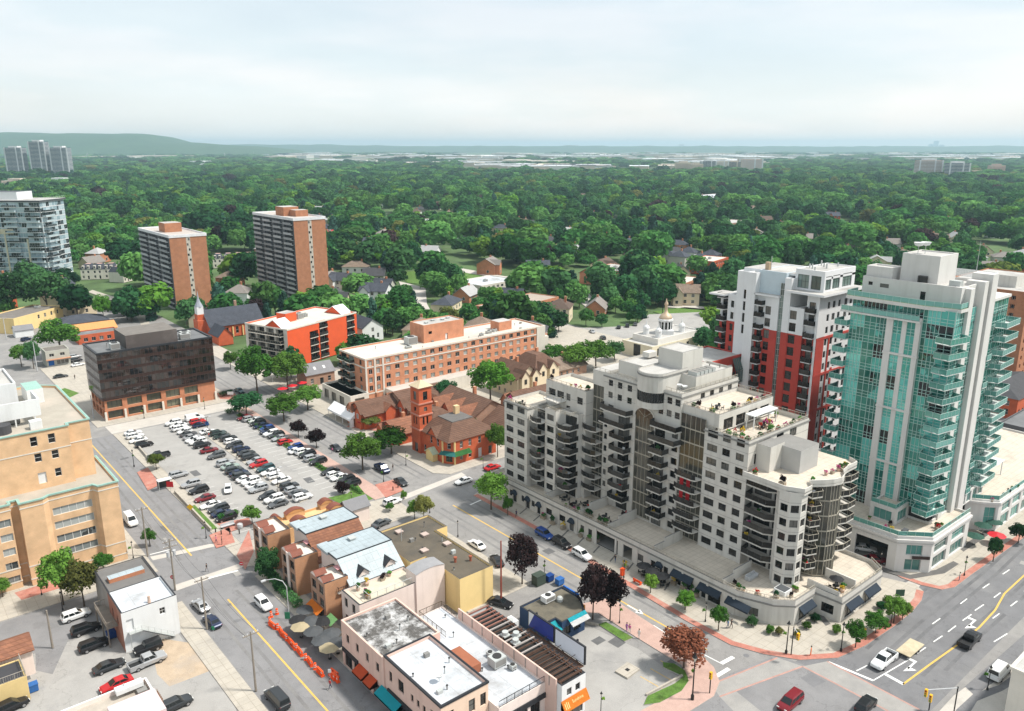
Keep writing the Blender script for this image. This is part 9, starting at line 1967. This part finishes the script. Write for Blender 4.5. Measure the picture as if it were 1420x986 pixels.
# people: one continuous skinned body each, coloured as skin, shirt, trousers and shoes
def body_mesh(pose):
 sw = .17 * pose
 vs = [((0,0,.93),.125),((0,0,1.15),.12),((0,0,1.36),.145),((0,0,1.50),.055),((0,.015,1.62),.095),((0,.01,1.71),.075),
   ((.17,0,1.40),.055),((.215,sw * .5,1.14),.045),((.225,sw * 1.1 + .05,.90),.034),((.225,sw * 1.2 + .08,.80),.03),((-.17,0,1.40),.055),((-.215,-sw * .5,1.14),.045),((-.225,-sw * .7 + .05,.90),.034),((-.225,-sw * .7 + .08,.80),.03),
   ((.09,0,.88),.09),((.10,-sw * .9,.48),.06),((.10,-sw * 1.9,.09),.042),((.10,-sw * 1.9 + .15,.04),.035),((-.09,0,.88),.09),((-.10,sw * 1.0,.48),.06),((-.10,sw * 1.5,.09),.042),((-.10,sw * 1.5 + .15,.04),.035)]
 es = [(0,1),(1,2),(2,3),(3,4),(4,5),(2,6),(6,7),(7,8),(8,9),(2,10),(10,11),(11,12),(12,13),(0,14),(14,15),(15,16),(16,17),(0,18),(18,19),(19,20),(20,21)]
 me = bpy.data.meshes.new('body'); me.from_pydata([v for v,r_ in vs],es,[]); ob = bpy.data.objects.new('body_source',me); COL.objects.link(ob); md_ = ob.modifiers.new('skin','SKIN')
 for i,(v,r_) in enumerate(vs): me.skin_vertices[0].data[i].radius = (r_,r_ * (.75 if i in (1,2) else 1)); me.skin_vertices[0].data[i].use_root = (i == 0)
 ob.modifiers.new('smooth','SUBSURF').levels = 1
 out = bpy.data.meshes.new_from_object(ob.evaluated_get(bpy.context.evaluated_depsgraph_get())); bpy.data.objects.remove(ob); out.materials.clear()
 for m in (skin_m,PC['white'],PC['black'],iron): out.materials.append(m)
 for p in out.polygons:
  z,x = p.center.z,abs(p.center.x); p.material_index = 3 if z < .10 else 2 if z < .95 and x < .185 else 0 if z > 1.46 or (x > .185 and z < 1.18) else 1; p.use_smooth = True
 return out
skin_m = M('skin',(.48,.29,.21),.6,.05); hair_m = M('dark_hair',(.03,.02,.015),.7); PB = [body_mesh(1.0),body_mesh(-.7),body_mesh(.15)]
hm_ = MB(); hm_.smooth = True; hm_.lathe(0,-.015,[(.098,1.63),(.112,1.70),(.095,1.78),(.03,1.81)],10,hair_m); hm_ = hm_.mesh('hair')
cl = {n: M('cloth_' + n.replace(' ','_'),c,.9,.1) for n,c in (('blue',(.10,.22,.45)),('black',(.02,.02,.022)),('orange',(.80,.16,.02)),('pink',(.55,.10,.30)),('purple',(.34,.10,.38)),('white',(.66,.65,.63)),('grey',(.20,.20,.21)),('navy',(.02,.03,.08)),('red',(.45,.03,.03)),('denim',(.07,.11,.2)))}
for i,(px,py,top,leg,deg,lab) in enumerate(((1009,871,'blue','denim',60,'person in a blue top walking under the third awning'),(1014,871,'black','black',60,'person in black walking beside the one in blue'),(1124,909,'orange','orange',20,'person in bright orange work clothes on the podium corner'),(869,876,'purple','purple',-60,'person in purple on the pink pavement by the grass strip'),(873,878,'pink','white',-60,'person in pink walking beside the one in purple'),(886,885,'white','white',120,'person in white on the pink pavement'),
  (287,792,'black','grey',30,'person in black crossing the left street'),(300,753,'pink','navy',80,'person in pink on the red paving of the plaza'),(308,755,'black','black',80,'person in black beside the one in pink on the plaza'),(545,652,'black','grey',0,'person standing in the road beside the navy pickup'),(104,526,'black','black',0,'person in black by the wide junction beyond the office'),(290,607,'red','denim',40,'person in red on the parking lot walkway'),(287,603,'white','black',40,'person in white on the parking lot walkway'),
  (461,628,'pink','navy',120,'person in pink under the street trees'),(500,612,'grey','navy',-60,'person in grey by the white tent'),(853,780,'black','denim',-70,'person in dark clothes by the podium arch'),(716,717,'navy','black',-60,'person in navy on the podium pavement'),(1330,805,'white','denim',30,'person in white on the shop corner of the tower'),(458,955,'red','navy',90,'person in red before the pink shops'))):
 x,y = W(px,py,.13); z_ = .02 if 'street' in lab or 'road' in lab or 'walkway' in lab else .14; t = thing('person',lab,'person',(x,y,z_),math.radians(deg)); o = link('body',PB[i % 3],t)
 for s,m in ((1,cl[top]),(2,cl[leg])): o.material_slots[s].link = 'OBJECT'; o.material_slots[s].material = m
 link('hair',hm_,t)
# curved lamp over the left pavement, cooling box beside billboard
def curved_lamp():
 x,y = W(401,858,.13); t = thing('street_lamp','pale curved street lamp leaning over the road by the town houses','street lamp',(x,y,.13)); mb = MB(); mb.tube([(0,0,0),(0,0,6.2),(-.5,.3,7.4),(-1.6,.9,8.0),(-3.0,1.7,7.9)],[.11,.09,.08,.07,.06],galv,8); link('pole',mb.mesh('pole'),t); mb = MB(); mb.box(-3.7,-2.9,1.55,1.95,7.75,7.95,galv); link('lamp_head',mb.mesh('lamp_head'),t)
curved_lamp()
